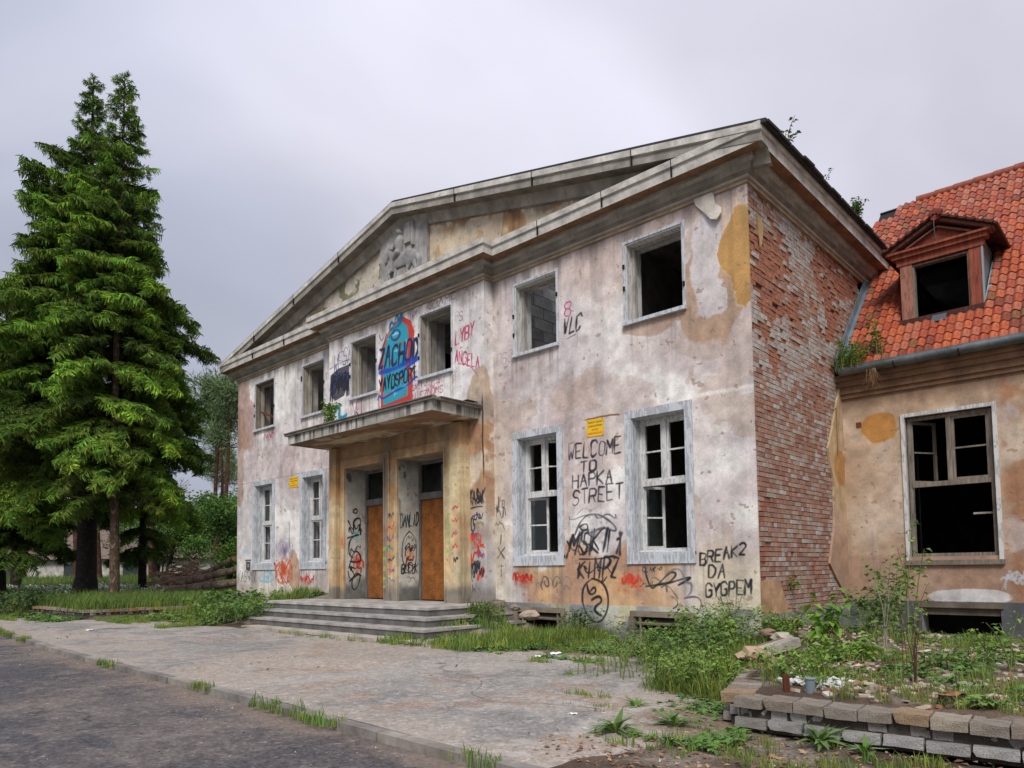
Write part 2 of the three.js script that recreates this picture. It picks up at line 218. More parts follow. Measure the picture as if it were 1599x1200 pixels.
// right-hand wall
const wallR = new Wall(2.68, 7.92, -0.5, 6.9, 172, (x, y) => {
  const N = plaster(x, y, 1); let c = mix3(MAUVE, WHITE, N.pk), h = 0;
  c = mix3(c, PINK, 0.6 * ss(5.5, 6.7, y + (N.n2 - 0.5) * 2.4) * ss(3.6, 4.6, x + (N.n1 - 0.5) * 2));
  { const pq = fbm(N.X * 1.2 + 70, y * 1.2, 5), pl = ss(0.655, 0.67, pq), rimq = ss(0.62, 0.655, pq) * (1 - pl); c = mix3(c, [228, 222, 216], rimq * 0.35); c = mix3(c, [204, 184, 166], pl * 0.6); h -= pl * 16; }
  c = mix3(c, [194, 170, 160], 0.45 * blob(x, y, 5.0, 3.4, 1.5, 0.9, N.n2, 1.6));
  c = mix3(c, [186, 166, 162], 0.4 * ss(0.5, 0.62, fbm(N.X * 0.9 + 3, y * 1.3, 4)));
  c = mix3(c, CREAM, 0.55 * ss(3.3, 2.7, x + (N.n2 - 0.5)) * ss(5, 2.5, y));
  c = mix3(c, [164, 124, 96], 0.5 * blob(x, y, 6.1, 5.06, 0.5, 0.2, N.n2, 1.4));
  c = mix3(c, [180, 144, 112], 0.7 * blob(x, y, 7.25, 5.3, 0.42, 0.8, N.n2, 1.5));
  const wh = blob(x, y, 7.28, 5.85, 0.26, 0.75, N.n2, 1.9); c = mix3(c, [214, 207, 207], 0.9 * wh); h += wh * 8;
  const oc = blob(x, y, 7.78, 5.85, 0.3, 0.86, fbm(N.X * 2.4, y * 2.4, 5), 1.2); c = mix3(c, OCHRE, 0.96 * oc); h -= oc * 34;
  const rim = oc > 0.05 && oc < 0.6 ? 1 : 0; c = mix3(c, [230, 222, 208], rim * 0.3);
  const tn = ss(0.5, 0.53, y + 0) * ss(1.42, 1.2, y + (fbm(N.X * 1.3, y * 1.3, 4) - 0.5) * 1.1) * ss(3.1, 3.5, x + (N.n2 - 0.5)) * ss(6.95, 6.6, x + (N.n2 - 0.5) * 0.9);
  c = mix3(c, mix3([188, 142, 108], [200, 154, 104], ss(0.5, 0.6, N.n2)), 0.85 * tn * (0.6 + 0.4 * ss(0.35, 0.5, N.n1))); h -= tn * 14;
  c = mix3(c, CREAM, 0.75 * ss(6.7, 7.1, x) * ss(1.7, 0.9, y + (N.n1 - 0.5)));
  const ridge = ss(0.05, 0.01, Math.abs(y - 3.73 - 0.03 * (N.n2 - 0.5))) * ss(6.7, 7.1, x); c = mix3(c, [226, 220, 212], ridge * 0.8); h += ridge * 40;
  const crk = ss(0.022, 0.006, Math.abs(y - 3.69 - 0.10 * (N.n2 - 0.5))) * (x > 2.68 && x < 5.6 ? 1 : 0) * ss(0.42, 0.5, N.n1); c = mix3(c, [120, 78, 52], crk * 0.8); h -= crk * 60;
  if (y > 2.9 && y < 3.8) for (const [px, py, pr] of [[4.62, 3.55, 0.05], [5.62, 3.46, 0.07], [5.35, 2.95, 0.04], [4.68, 2.98, 0.04], [7.3, 3.18, 0.09], [7.46, 3.2, 0.09], [7.38, 3.05, 0.05], [5.75, 3.62, 0.06]]) { const q = blob(x, y, px, py, pr, pr * 0.9, N.n3, 0.7); c = mix3(c, [224, 216, 206], q * 0.9); h -= q * 14; }
  c = underSills(x, y, c, N); c = plinthCoat(c, N, x, y); const f = finish(c, N, y); f[3] += h; return f;
});
{ const B = '#1d1e22', s = wallR;
  s.text('WELCOME', 4.5, 3.05, 0.26, { end: 5.64, rise: -0.02, w: 0.027, col: '#2e2a2d', a: 0.85, seed: 2 }); s.text('TO', 4.76, 2.79, 0.19, { end: 5.14, w: 0.027, col: '#2e2a2d', a: 0.85, seed: 3 });
  s.text('HAPKA', 4.58, 2.54, 0.22, { end: 5.46, w: 0.027, col: '#2e2a2d', a: 0.85, seed: 4 }); s.text('STREET', 4.58, 2.23, 0.25, { end: 5.66, rise: 0.05, w: 0.027, col: '#2e2a2d', a: 0.85, seed: 5 });
  s.line([[4.66, 2.06], [4.8, 2.2], [5.0, 2.1], [5.2, 2.22]], 0.016, '#8a8080', 0.4); s.line([[4.62, 1.72], [4.75, 2.02], [5.1, 2.08], [5.45, 1.86], [5.5, 1.72], [5.2, 1.84], [4.9, 1.7], [4.7, 1.78]], 0.03, '#4a4648', 0.6); s.line([[4.72, 1.85], [4.86, 1.93], [4.92, 1.82], [4.78, 1.76], [4.72, 1.86]], 0.03, B);
  s.text('MSK1*', 4.45, 1.36, 0.42, { end: 5.6, w: 0.044, col: B, lean: 0.2, seed: 6, wob: 0.16 }); s.text('MSK1', 4.5, 1.42, 0.34, { end: 5.42, w: 0.03, col: B, lean: 0.3, seed: 66, wob: 0.2 }); s.tag(4.5, 5.5, 1.9, 2.1, 12, { col: '#5b5658', w: 0.02, a: 0.45, seed: 67 }); s.mist(5.0, 1.75, 0.45, 0.3, '#8a8486', 0.35, 60, 68); s.line([[4.44, 1.62], [4.6, 1.36], [4.7, 1.62], [4.8, 1.36]], 0.03, B); s.line([[4.7, 1.3], [5.1, 1.28], [5.5, 1.36], [5.42, 1.28]], 0.028, B);
  s.text('KIMPZ', 4.66, 0.98, 0.3, { end: 5.52, w: 0.038, col: B, lean: 0.15, seed: 7, wob: 0.14 }); s.tag(4.7, 5.4, 0.96, 1.26, 11, { col: B, w: 0.022, seed: 69 });
  s.line([[5.02, 0.98], [4.8, 0.9], [4.73, 0.6], [4.86, 0.3], [5.1, 0.2], [5.28, 0.42], [5.3, 0.72], [5.15, 0.95], [4.95, 0.96]], 0.034, B); s.line([[4.86, 0.86], [4.88, 0.68], [5.05, 0.72], [5.02, 0.86], [4.92, 0.74]], 0.034, B); s.line([[4.95, 0.6], [5.1, 0.7], [5.18, 0.58], [5.02, 0.5], [5.0, 0.4], [5.16, 0.34]], 0.034, B); s.line([[5.2, 0.98], [5.1, 0.8], [5.28, 1.0]], 0.022, B);
  s.text('BREAK2', 6.98, 1.17, 0.17, { end: 7.74, rise: 0.13, w: 0.027, col: B, seed: 8 }); s.text('DA', 7.12, 0.97, 0.2, { end: 7.42, w: 0.027, col: B, seed: 9 }); s.text('GYGPEM', 7.06, 0.68, 0.2, { end: 7.8, rise: 0.06, w: 0.027, col: B, seed: 10 }); s.line([[7.3, 0.7], [7.34, 0.56]], 0.018, B);
  s.mist(3.4, 0.97, 0.3, 0.2, '#c4341f', 0.5, 70, 8); s.tag(3.14, 3.62, 0.84, 1.12, 12, { col: '#c2301e', w: 0.036, seed: 11 }); s.tag(3.16, 3.5, 0.9, 1.14, 9, { col: '#a82418', w: 0.026, seed: 111 }); s.tag(3.2, 3.5, 0.84, 0.98, 7, { col: '#c2301e', w: 0.022, seed: 12 });
  s.line([[3.82, 0.82], [3.86, 1.0], [3.98, 1.0], [4.02, 0.82], [3.92, 0.82], [3.9, 0.92]], 0.028, '#44434a', 0.7); for (const q of [4.08, 4.3]) s.line([[q, 0.84], [q + 0.06, 1.0], [q + 0.18, 1.0], [q + 0.24, 0.84]], 0.02, '#6a6264', 0.5);
  s.mist(5.75, 0.94, 0.32, 0.25, '#d2452a', 0.5, 90, 9); s.tag(5.58, 5.98, 0.76, 1.12, 10, { col: '#cf3f25', w: 0.03, seed: 13, a: 0.7 });
  s.line([[6.02, 1.08], [6.1, 0.78], [6.24, 0.86], [6.5, 1.1], [6.62, 1.0], [6.3, 0.82]], 0.028, B); s.line([[6.02, 0.84], [6.4, 0.88], [6.75, 0.98], [6.86, 0.98], [6.6, 0.86]], 0.028, B); s.line([[6.38, 1.02], [6.52, 1.12], [6.68, 1.1], [6.72, 0.9], [6.85, 0.9], [6.82, 0.72], [6.7, 0.66]], 0.03, '#77747a', 0.6); s.line([[6.7, 0.66], [6.9, 0.72], [7.02, 0.6], [6.94, 0.46]], 0.024, '#4a484c', 0.7); s.line([[6.46, 0.7], [6.58, 0.66], [6.6, 0.54], [6.5, 0.5]], 0.02, '#4a484c', 0.7);
  s.text('OLAK', 5.97, 1.07, 0.08, { end: 6.22, w: 0.014, col: B, seed: 14 }); s.line([[6.25, 1.13], [6.29, 1.08], [6.34, 1.14], [6.3, 1.15], [6.27, 1.1]], 0.012, B);
  s.text('Jo', 2.72, 2.28, 0.24, { end: 3.0, w: 0.022, col: '#332f30', a: 0.7, seed: 15 }); s.tag(2.72, 2.95, 1.86, 2.12, 6, { w: 0.02, col: '#4b4644', a: 0.6, seed: 16 }); s.line([[2.86, 1.8], [2.84, 1.6]], 0.02, '#3c3838', 0.7); s.text('X', 2.75, 1.34, 0.2, { end: 3.0, w: 0.02, col: '#3c3838', a: 0.7, seed: 17 }); s.line([[2.86, 1.24], [2.85, 1.0]], 0.018, '#4a4644', 0.6); s.line([[2.78, 1.2], [2.92, 1.2]], 0.016, '#4a4644', 0.6);
  s.text('8', 4.47, 5.62, 0.24, { end: 4.66, w: 0.022, col: '#c22a5c', seed: 18 }); s.text('VLC', 4.43, 5.3, 0.28, { end: 4.86, w: 0.03, col: '#2b2630', lean: 0.2, seed: 19, wob: 0.12 }); s.line([[4.5, 5.2], [4.72, 5.24]], 0.016, '#2b2630'); s.text('OSG', 2.8, 5.08, 0.22, { end: 3.22, w: 0.014, col: '#8d8684', a: 0.6, seed: 20 });
  s.tag(2.74, 3.0, 2.0, 2.5, 8, { col: '#3a3536', w: 0.018, a: 0.6, seed: 150 }); s.tag(5.75, 6.6, 0.6, 1.06, 12, { col: '#4a4648', w: 0.016, a: 0.5, seed: 151 }); s.tag(3.7, 4.5, 0.7, 1.05, 12, { col: '#5a5456', w: 0.016, a: 0.5, seed: 152 });
  s.mist(3.0, 4.7, 0.18, 0.2, '#a85a78', 0.3, 20, 4);
}
const wallRM = wallR.material();
// left-hand wall
const wallL = new Wall(-7.92, -2.68, -0.5, 6.9, 140, (x, y) => {
  const N = plaster(x, y, 2); let c = mix3([218, 211, 208], WHITE, ss(0.3, 0.6, N.pk * 0.6 + N.n2 * 0.5)), h = 0;
  c = mix3(c, [178, 142, 130], 0.7 * blob(x, y, -7.5, 5.9, 0.75, 1.2, N.n2, 1.6)); c = mix3(c, [178, 140, 116], 0.6 * blob(x, y, -7.8, 4.6, 0.35, 1.3, N.n2, 1.5));
  c = mix3(c, [198, 182, 180], 0.6 * blob(x, y, -6.2, 4.1, 1.9, 0.55, N.n2, 1.3)); c = mix3(c, [196, 176, 172], 0.5 * blob(x, y, -4.2, 3.9, 1.4, 0.7, N.n2, 1.3));
  const cr = ss(0.02, 0.005, Math.abs(y - 3.7 - 0.05 * (N.n2 - 0.5))); c = mix3(c, [150, 132, 124], cr * 0.5); h -= cr * 20;
  const v = ss(0.018, 0.006, Math.abs(x + 4.95)) * ss(1.5, 1.6, y) * ss(2.5, 2.4, y); c = mix3(c, [92, 84, 80], v * 0.8); h -= v * 40;
  c = mix3(c, [168, 150, 132], 0.5 * ss(1.3, 0.5, y + (N.n2 - 0.5) * 1.3)); const pt = blob(x, y, -4.7, 1.1, 0.32, 0.62, N.n2, 1.2); c = mix3(c, [176, 130, 100], 0.7 * pt);
  c = mix3(c, [206, 196, 160], 0.6 * ss(0.9, 0.5, y) * ss(0.5, 0.6, N.n2));
  c = underSills(x, y, c, N); c = plinthCoat(c, N, x, y); const f = finish(c, N, y); f[3] += h; return f;
});
{ const s = wallL, B = '#24252a';
  s.tag(-6.35, -6.1, 4.75, 5.12, 4, { col: '#b03a62', w: 0.03, seed: 21 }); s.tag(-6.05, -5.75, 4.75, 5.12, 6, { col: '#b03a62', w: 0.035, seed: 22 });
  s.mist(-5.2, 1.7, 0.5, 0.45, '#7a6f8c', 0.35, 90, 23); s.tag(-5.65, -4.75, 1.5, 2.05, 12, { col: '#847a90', w: 0.03, a: 0.4, seed: 24 }); s.mist(-5.25, 1.2, 0.5, 0.45, '#c8502c', 0.5, 110, 25); for (let i = 0; i < 3; i++) s.tag(-5.7, -4.8, 0.9 - i * 0.1, 1.6 - i * 0.2, 14, { col: '#c44c28', w: 0.032, a: 0.75, seed: 26 + i });
  s.mist(-4.1, 0.95, 0.35, 0.25, '#c03a2c', 0.5, 60, 30); s.tag(-4.4, -3.75, 0.74, 1.14, 12, { col: '#b8362c', w: 0.032, seed: 31 });
  s.mist(-7.4, 1.74, 0.35, 0.2, '#9cc6da', 0.4, 60, 32); s.line([[-6.6, 0.95], [-6.3, 1.16], [-5.9, 1.14], [-5.7, 0.96], [-6.0, 0.84], [-6.5, 0.9]], 0.05, '#84bcd4', 0.55); s.mist(-6.1, 1.0, 0.5, 0.2, '#84bcd4', 0.4, 50, 33);
  s.fill([[-7.34, 1.2], [-7.08, 1.2], [-7.08, 1.44], [-7.34, 1.44]], B, 0.75); s.fill([[-7.38, 1.46], [-7.04, 1.46], [-7.04, 1.5], [-7.38, 1.5]], B, 0.8); s.fill([[-7.26, 1.28], [-7.16, 1.28], [-7.16, 1.38], [-7.26, 1.38]], '#a8a4a0', 0.8); s.text('KASSMV', -7.8, 0.86, 0.3, { end: -6.75, w: 0.022, col: '#3a393c', a: 0.55, seed: 34 }); s.tag(-3.1, -2.75, 1.4, 1.9, 6, { col: '#8e8a88', w: 0.016, a: 0.5, seed: 35 }); s.tag(-3.05, -2.75, 0.9, 1.25, 5, { col: '#9a9694', w: 0.016, a: 0.5, seed: 36 });
}
const wallLM = wallL.material();
// middle bay
const wallC = new Wall(-2.69, 2.97, -0.1, 7.1, 165, (x, y) => {
  const N = plaster(x, y, 3); let c = mix3([222, 216, 213], [231, 227, 222], N.pk), h = 0;
  c = mix3(c, [178, 150, 120], 0.7 * blob(x, y, 2.6, 4.2, 0.45, 0.9, N.n2, 1.2)); c = mix3(c, [120, 116, 116], 0.6 * ss(4.55, 4.28, y + (N.n2 - 0.5) * 0.4) * ss(2.5, 1.5, Math.abs(x - 0.9)));
  if (y < 4.1) { c = mix3(c, x < 0 ? mix3([150, 140, 104], [196, 190, 182], ss(0.42, 0.6, N.n2)) : mix3([182, 142, 108], [206, 192, 172], ss(0.55, 0.66, N.n2)), ss(4.15, 3.9, y) * ss(x < 0 ? 1.9 : 1.2, x < 0 ? 2.9 : 3.2, y + (N.n2 - 0.5) * 1.2)); c = mix3(c, [120, 112, 104], 0.6 * ss(1.0, 0.55, y + (N.n2 - 0.5) * 0.8)); }
  const k = ss(0.03, 0.008, Math.abs(x - 2.62 - 0.05 * (fbm(N.X * 2, y * 3, 3) - 0.5))) * ss(2.7, 3.2, y) * ss(4.6, 4.3, y); c = mix3(c, [64, 44, 32], k * 0.85); h -= k * 70;
  c = underSills(x, y, c, N); const f = finish(c, N, y); f[3] += h; return f;
});
{ const s = wallC, r = rng(9), teal = '#2aa3bb', red = '#c53a30', blue = '#1f43b0', B = '#15171f';
  s.text('WESA', -2.5, 5.92, 0.4, { end: -1.72, rise: 0.16, w: 0.026, col: '#4d4684', a: 0.75, lean: 0.15, seed: 40 });
  s.fill([[-2.6, 5.42], [-2.45, 5.24], [-2.05, 5.3], [-1.86, 5.6], [-1.84, 6.02], [-2.3, 6.0], [-2.62, 5.9]], '#23232f', 0.75); for (let i = 0; i < 9; i++) s.tag(-2.64, -1.84, 5.24, 6.06, 10, { col: i % 3 ? '#1c1c28' : '#2b3560', w: 0.04, a: 0.75, seed: 41 + i }); s.line([[-2.66, 6.06], [-2.2, 6.16], [-1.78, 6.12]], 0.016, B, 0.7); s.tag(-1.98, -1.8, 5.3, 5.6, 6, { col: B, w: 0.016, seed: 53 }); s.line([[-2.66, 5.18], [-2.3, 5.18]], 0.014, '#555', 0.6);
  s.line([[-2.46, 4.96], [-2.34, 5.12], [-2.22, 5.02], [-2.28, 4.84], [-2.1, 4.76], [-1.92, 4.86]], 0.08, '#2286a8', 0.95); s.line([[-2.28, 4.8], [-2.08, 4.74], [-1.92, 4.84]], 0.07, '#2286a8', 0.9); s.text('NO', -1.74, 4.74, 0.38, { end: -1.3, w: 0.026, col: '#9a4668', a: 0.75, seed: 54 });
  // the painted panel beside the window: red outline, turquoise ground, orange flecks, blue bars, black lettering
  const house = [[-0.6, 4.68], [0.42, 4.76], [0.44, 5.3], [0.36, 5.5], [0.5, 6.2], [0.4, 6.5], [0.1, 6.7], [-0.3, 6.5], [-0.56, 6.1], [-0.6, 5.6]]; s.fill(house.map(([x, y]) => [x * 1.08 + 0.04, y - 0.02]), red, 0.92); s.fill(house.map(([x, y]) => [-0.1 + (x + 0.1) * 0.84, 5.72 + (y - 5.72) * 0.9]), teal, 0.97);
  for (let i = 0; i < 26; i++) { const x = -0.5 + r() * 0.8, y = 4.9 + r() * 1.6; s.mist(x, y, 0.14, 0.12, ['#58c4d0', '#d8702c', '#1d7fa2', '#c53a30', '#e0e8ea'][Math.floor(r() * 5)], 0.85, 14, 60 + i); }
  s.line([[0.12, 6.62], [0.46, 6.42], [0.58, 6.2]], 0.05, red); s.line([[0.46, 6.3], [0.34, 5.9], [0.5, 6.0], [0.4, 5.7]], 0.09, red); s.fill([[-0.6, 4.66], [0.44, 4.76], [0.44, 4.9], [-0.6, 4.8]], red, 0.85); s.line([[-0.5, 4.98], [-0.36, 5.06], [-0.3, 4.96], [-0.2, 5.08]], 0.06, '#d8702c');
  s.line([[-0.28, 6.5], [-0.22, 6.68], [-0.12, 6.5], [0.0, 6.82], [0.04, 6.52], [0.16, 6.78], [0.14, 6.46], [-0.26, 6.46]], 0.06, '#1c6f9c'); s.line([[-0.3, 6.3], [-0.08, 6.46], [0.14, 6.3], [-0.06, 6.16], [-0.28, 6.28], [-0.1, 6.42]], 0.045, '#174a80'); s.line([[-0.2, 6.32], [0.04, 6.32]], 0.03, '#cfe2ea'); s.line([[-0.38, 6.4], [-0.6, 6.02]], 0.03, B, 0.7); s.line([[-0.66, 6.44], [-0.6, 6.2], [-0.5, 6.36]], 0.02, B, 0.6);
  s.text('ZACHOD', -0.7, 5.66, 0.44, { end: 0.74, rise: -0.04, w: 0.06, col: B, a: 0.95, lean: 0.15, seed: 70 }); s.text('ZACHOD', -0.68, 5.7, 0.4, { end: 0.74, rise: -0.04, w: 0.03, col: '#1b2f7c', a: 0.8, lean: 0.15, seed: 71 });
  s.line([[-0.66, 5.58], [-0.2, 5.54], [0.3, 5.62], [0.7, 5.62]], 0.1, blue, 0.9); s.line([[0.0, 5.4], [0.4, 5.52], [0.66, 5.6]], 0.05, blue, 0.8);
  s.text('YAYOSPORT', -0.68, 5.14, 0.28, { end: 0.66, rise: 0.04, w: 0.04, col: B, a: 0.95, lean: 0.05, seed: 72 }); s.text('+', 0.46, 5.24, 0.4, { end: 0.66, w: 0.034, col: B, seed: 73 }); s.line([[-0.72, 4.98], [-0.64, 5.1], [-0.6, 4.94], [-0.1, 5.06], [0.4, 5.1], [0.66, 5.3], [0.72, 5.1]], 0.045, blue, 0.85); s.line([[-0.7, 5.1], [-0.68, 4.6]], 0.02, '#7a3a6a', 0.6);
  s.text('ZARY', 0.42, 6.46, 0.16, { end: 0.7, rise: 0.05, w: 0.018, col: '#6d4a58', a: 0.6, seed: 74 }); s.text('KOAMCIA', 0.98, 6.56, 0.15, { end: 2.32, rise: 0.04, w: 0.016, col: '#6a545a', a: 0.75, seed: 75 }); s.text('PS', 1.86, 6.1, 0.2, { end: 2.1, w: 0.014, col: '#8a5a68', a: 0.5, seed: 76 });
  s.text('LYBY', 1.86, 5.64, 0.26, { end: 2.42, rise: 0.08, w: 0.03, col: '#b23a58', a: 0.8, lean: 0.1, seed: 77 }); s.text('+', 1.97, 5.5, 0.1, { end: 2.1, w: 0.02, col: '#b23a58', seed: 78 }); s.text('ANGELA', 1.84, 5.3, 0.24, { end: 2.56, rise: -0.26, w: 0.028, col: '#b0365a', a: 0.8, seed: 79 }); s.line([[1.94, 5.24], [2.2, 5.2], [2.46, 4.96], [2.5, 4.86]], 0.022, '#b0365a', 0.7);
  s.text('SVET', 0.5, 4.96, 0.12, { end: 0.86, w: 0.02, col: '#8e3a60', a: 0.8, seed: 80 }); s.text('NIEZNDMS', 0.5, 4.74, 0.15, { end: 1.5, rise: 0.02, w: 0.018, col: '#ad4668', a: 0.7, seed: 81 }); s.tag(1.0, 1.5, 4.86, 5.08, 9, { col: '#c06a88', w: 0.02, a: 0.6, seed: 82 });
  // tags on the strip right of the doorway
  s.text('KASAK', 2.24, 2.4, 0.26, { end: 2.66, w: 0.032, col: '#202126', seed: 83, wob: 0.16 }); s.line([[2.26, 2.32], [2.4, 2.36], [2.6, 2.34]], 0.026, '#202126'); s.mist(2.36, 2.22, 0.2, 0.1, '#e0a58a', 0.4, 20, 84); s.tag(2.36, 2.52, 2.1, 2.26, 6, { col: '#4a4c96', w: 0.022, seed: 85 }); s.text('G', 2.26, 1.88, 0.26, { end: 2.4, w: 0.026, col: '#33343c', seed: 86 }); s.tag(2.4, 2.62, 1.9, 2.1, 6, { col: '#8d8a62', w: 0.024, seed: 87 }); s.tag(2.24, 2.42, 1.7, 1.92, 7, { col: '#4a3f86', w: 0.034, seed: 88 });
  s.text('MSL', 2.24, 1.6, 0.24, { end: 2.66, w: 0.036, col: '#d13c26', seed: 89, wob: 0.16 }); s.line([[2.3, 1.54], [2.44, 1.62], [2.64, 1.56]], 0.026, '#d13c26'); s.text('N', 2.48, 1.36, 0.16, { end: 2.62, w: 0.022, col: '#3e57a4', seed: 90 }); for (let i = 0; i < 3; i++) s.tag(2.22, 2.5, 0.96 + i * 0.06, 1.5 - i * 0.08, 9, { col: '#26262b', w: 0.024, seed: 91 + i }); s.tag(2.42, 2.62, 0.86, 1.3, 9, { col: '#d13c26', w: 0.036, seed: 95 }); s.tag(2.28, 2.5, 0.64, 0.94, 8, { col: '#55524e', w: 0.02, a: 0.5, seed: 96 });
  s.tag(2.24, 2.6, 1.9, 2.3, 9, { col: '#2a2a30', w: 0.022, seed: 140 }); s.tag(2.24, 2.62, 1.2, 1.7, 10, { col: '#b8331f', w: 0.028, seed: 141 }); s.tag(2.22, 2.6, 0.9, 1.3, 9, { col: '#1d1d22', w: 0.026, seed: 142 }); s.tag(2.24, 2.56, 2.36, 2.64, 8, { col: '#202126', w: 0.026, seed: 143 });
  s.tag(-2.62, -2.36, 1.4, 1.85, 6, { col: '#85827e', w: 0.016, a: 0.5, seed: 97 }); s.tag(-2.6, -2.4, 0.9, 1.2, 5, { col: '#85827e', w: 0.016, a: 0.5, seed: 98 });
}
wallC.side = 2.6; const wallCM = wallC.material();
// gable field under the raking cornice
const wallG = new Wall(-8.2, 8.2, 7.2, 9.2, 100, (x, y) => {
  const N = plaster(x, y, 4); let c = mix3([212, 203, 184], [198, 188, 170], N.pk), h = 0; const q = fbm(N.X * 1.5, y * 0.9, 5), q2 = fbm(N.X * 3.2 + 7, y * 1.6 + 3, 4);
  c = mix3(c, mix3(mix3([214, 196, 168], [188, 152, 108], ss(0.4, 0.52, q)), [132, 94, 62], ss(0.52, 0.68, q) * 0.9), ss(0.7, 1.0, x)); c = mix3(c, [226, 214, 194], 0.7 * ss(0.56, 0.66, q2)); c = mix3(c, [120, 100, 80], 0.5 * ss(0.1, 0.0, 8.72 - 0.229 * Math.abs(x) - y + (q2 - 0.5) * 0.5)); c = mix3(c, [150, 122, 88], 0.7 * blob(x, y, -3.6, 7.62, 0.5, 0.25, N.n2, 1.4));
  const moss = ss(0.6, 0.66, fbm(N.X * 3, y * 3 + 2, 4)) * (x < -0.9 ? 1 : 0) * ss(7.5, 7.8, y); c = mix3(c, [104, 106, 72], moss * 0.8); h -= moss * 20;
  const f = finish(c, N, y); f[3] += h; return f;
});
const wallGM = wallG.material();
// wing wall
const wallW = new Wall(7.8, 13, -0.5, 4.7, 150, (x, y) => {
  const N = plaster(x, y, 5); let c = mix3([184, 158, 132], [198, 180, 160], N.pk), h = 0;
  c = mix3(c, [164, 130, 102], 0.65 * ss(0.52, 0.64, fbm(N.X * 0.8 + 6, y * 0.6, 4)) * ss(3.2, 2.2, y)); c = mix3(c, [196, 184, 176], 0.55 * ss(0.5, 0.6, N.st) * ss(8.2, 8.5, x) * ss(8.9, 8.7, x));
  const oc = blob(x, y, 8.52, 3.5, 0.33, 0.3, N.n2, 1.0); c = mix3(c, [184, 128, 62], 0.9 * oc); h -= oc * 18;
  c = mix3(c, [150, 118, 100], 0.5 * ss(1.35, 1.25, y)); c = mix3(c, [196, 182, 176], 0.7 * ss(0.56, 0.62, fbm(N.X * 1.7, y * 1.7 + 20, 4)) * ss(10.15, 10.45, x)); c = mix3(c, [164, 110, 76], 0.6 * ss(0.52, 0.6, fbm(N.X * 1.3 + 9, y * 1.3, 4)) * ss(10.2, 10.4, x));
  const wp = blob(x, y, 9.72, 0.60, 0.52, 0.13, N.n2, 0.9); c = mix3(c, [206, 202, 200], wp); h += wp * 12;
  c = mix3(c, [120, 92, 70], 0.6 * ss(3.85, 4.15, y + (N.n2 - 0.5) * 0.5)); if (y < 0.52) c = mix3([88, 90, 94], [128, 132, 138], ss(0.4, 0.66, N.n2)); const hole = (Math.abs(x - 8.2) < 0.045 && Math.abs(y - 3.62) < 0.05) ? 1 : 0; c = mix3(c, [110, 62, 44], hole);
  const f = finish(c, N, y); f[3] += h; return f;
});
{ const s = wallW; for (let i = 0; i < 4; i++) s.tag(10.2, 10.7, 0.7, 1.1, 9, { col: '#b9c4cc', w: 0.025, a: 0.5, seed: 120 + i }); }
const wallWM = wallW.material();
// ---------------------------------------------------------------- ground, road, forecourt
const kerbZ = (x) => (x > -1 ? 6.5 + 0.02 * x : 6.48 + 0.072 * (x + 1)) + 0.012 * Math.sin(x * 0.9);
const lawnEdge = (x, z) => Math.min(-7.75 - x, (3.9 + 0.004 * (x + 8)) - z); // >0 on the raised lawn behind the left garden wall
function groundH(x, z) {
  let h = -0.035 + 0.03 * (fbm(x * 0.9 + 40, z * 0.9 + 40, 3) - 0.5);
  const le = lawnEdge(x, z); h = lerp(h, 0.2 + 0.12 * (fbm(x * 0.25 + 9, z * 0.25 + 50, 3) - 0.5) + Math.min(0.25, Math.max(0, -x - 14) * 0.008), x < -12.2 ? ss(-0.9, 0.6, le) : ss(0.04, 0.1, le));
  if (x > -7.9 && x < 8.6 && z > -0.3 && z < 4) { // strip of earth along the facade
    const n = fbm(x * 1.3 + 7, z * 1.3, 4) - 0.5;
    if (x > 2.6) h = Math.max(h, 0.05 * ss(2.9, 1.9, z + n * 1.2) - 0.03 + n * 0.05 - 0.10 * ss(0.9, 0.1, z) * ss(3.0, 3.6, x));
    if (x > 2.4 && x < 4.2) h = Math.max(h, (0.56 - 0.21 * (z + n * 0.5) - 0.30 * Math.max(0, x - 2.9) + n * 0.14) * ss(4.3, 3.5, x));
    if (x > 3) { const w = Math.max(ss(0.95, 0.5, Math.abs(x - 3.78)), ss(0.95, 0.5, Math.abs(x - 6.31))); h -= 0.26 * w * ss(0.95, 0.25, z); }
    if (x < -1.4) h = Math.max(h, 0.12 * ss(2.2, 0.8, z + n) * ss(-2.2, -2.6, x) + n * 0.05 - 0.02, (0.26 - 0.2 * (z + n - 1.7)) * ss(-1.5, -2.3, x) * ss(-5, -4, x) + n * 0.06);
  }
  h -= 0.045 * ss(9.2, 9.7, x) * ss(5.7, 5.0, z) * ss(4.2, 4.5, z);
  return h;
}
const bedX = (z) => lerp(8.35, 9.76, ss(0, 1, (z - 0) / 4.62) * 0.3 + Math.min(1, Math.max(0, z / 4.62)) * 0.7);
const bedFront = (x) => 4.62 - 0.06 * (x - 9.66);
function bedH(x, z) { // earth inside the right-hand bed, falling towards the wing
  const n = fbm(x * 1.4 + 3, z * 1.4 + 21, 4) - 0.5; let h = lerp(-0.02, 0.16, ss(-3.2, 3.6, z)) + n * 0.12;
  h += 0.22 * Math.exp(-((x - 8.3) ** 2 / 0.9 + (z + 0.6) ** 2 / 1.6)); return h;
}
const vColor = (g, f) => { const p = g.attributes.position, a = new Float32Array(p.count * 3); for (let i = 0; i < p.count; i++) { const c = f(p.getX(i), p.getZ(i), p.getY(i)); a[i * 3] = c[0]; a[i * 3 + 1] = c[1]; a[i * 3 + 2] = c[2]; } g.setAttribute('color', new THREE.BufferAttribute(a, 3)); return g; };
const L3 = (r, g, b) => { const c = lin(r, g, b); return [c.r, c.g, c.b]; };
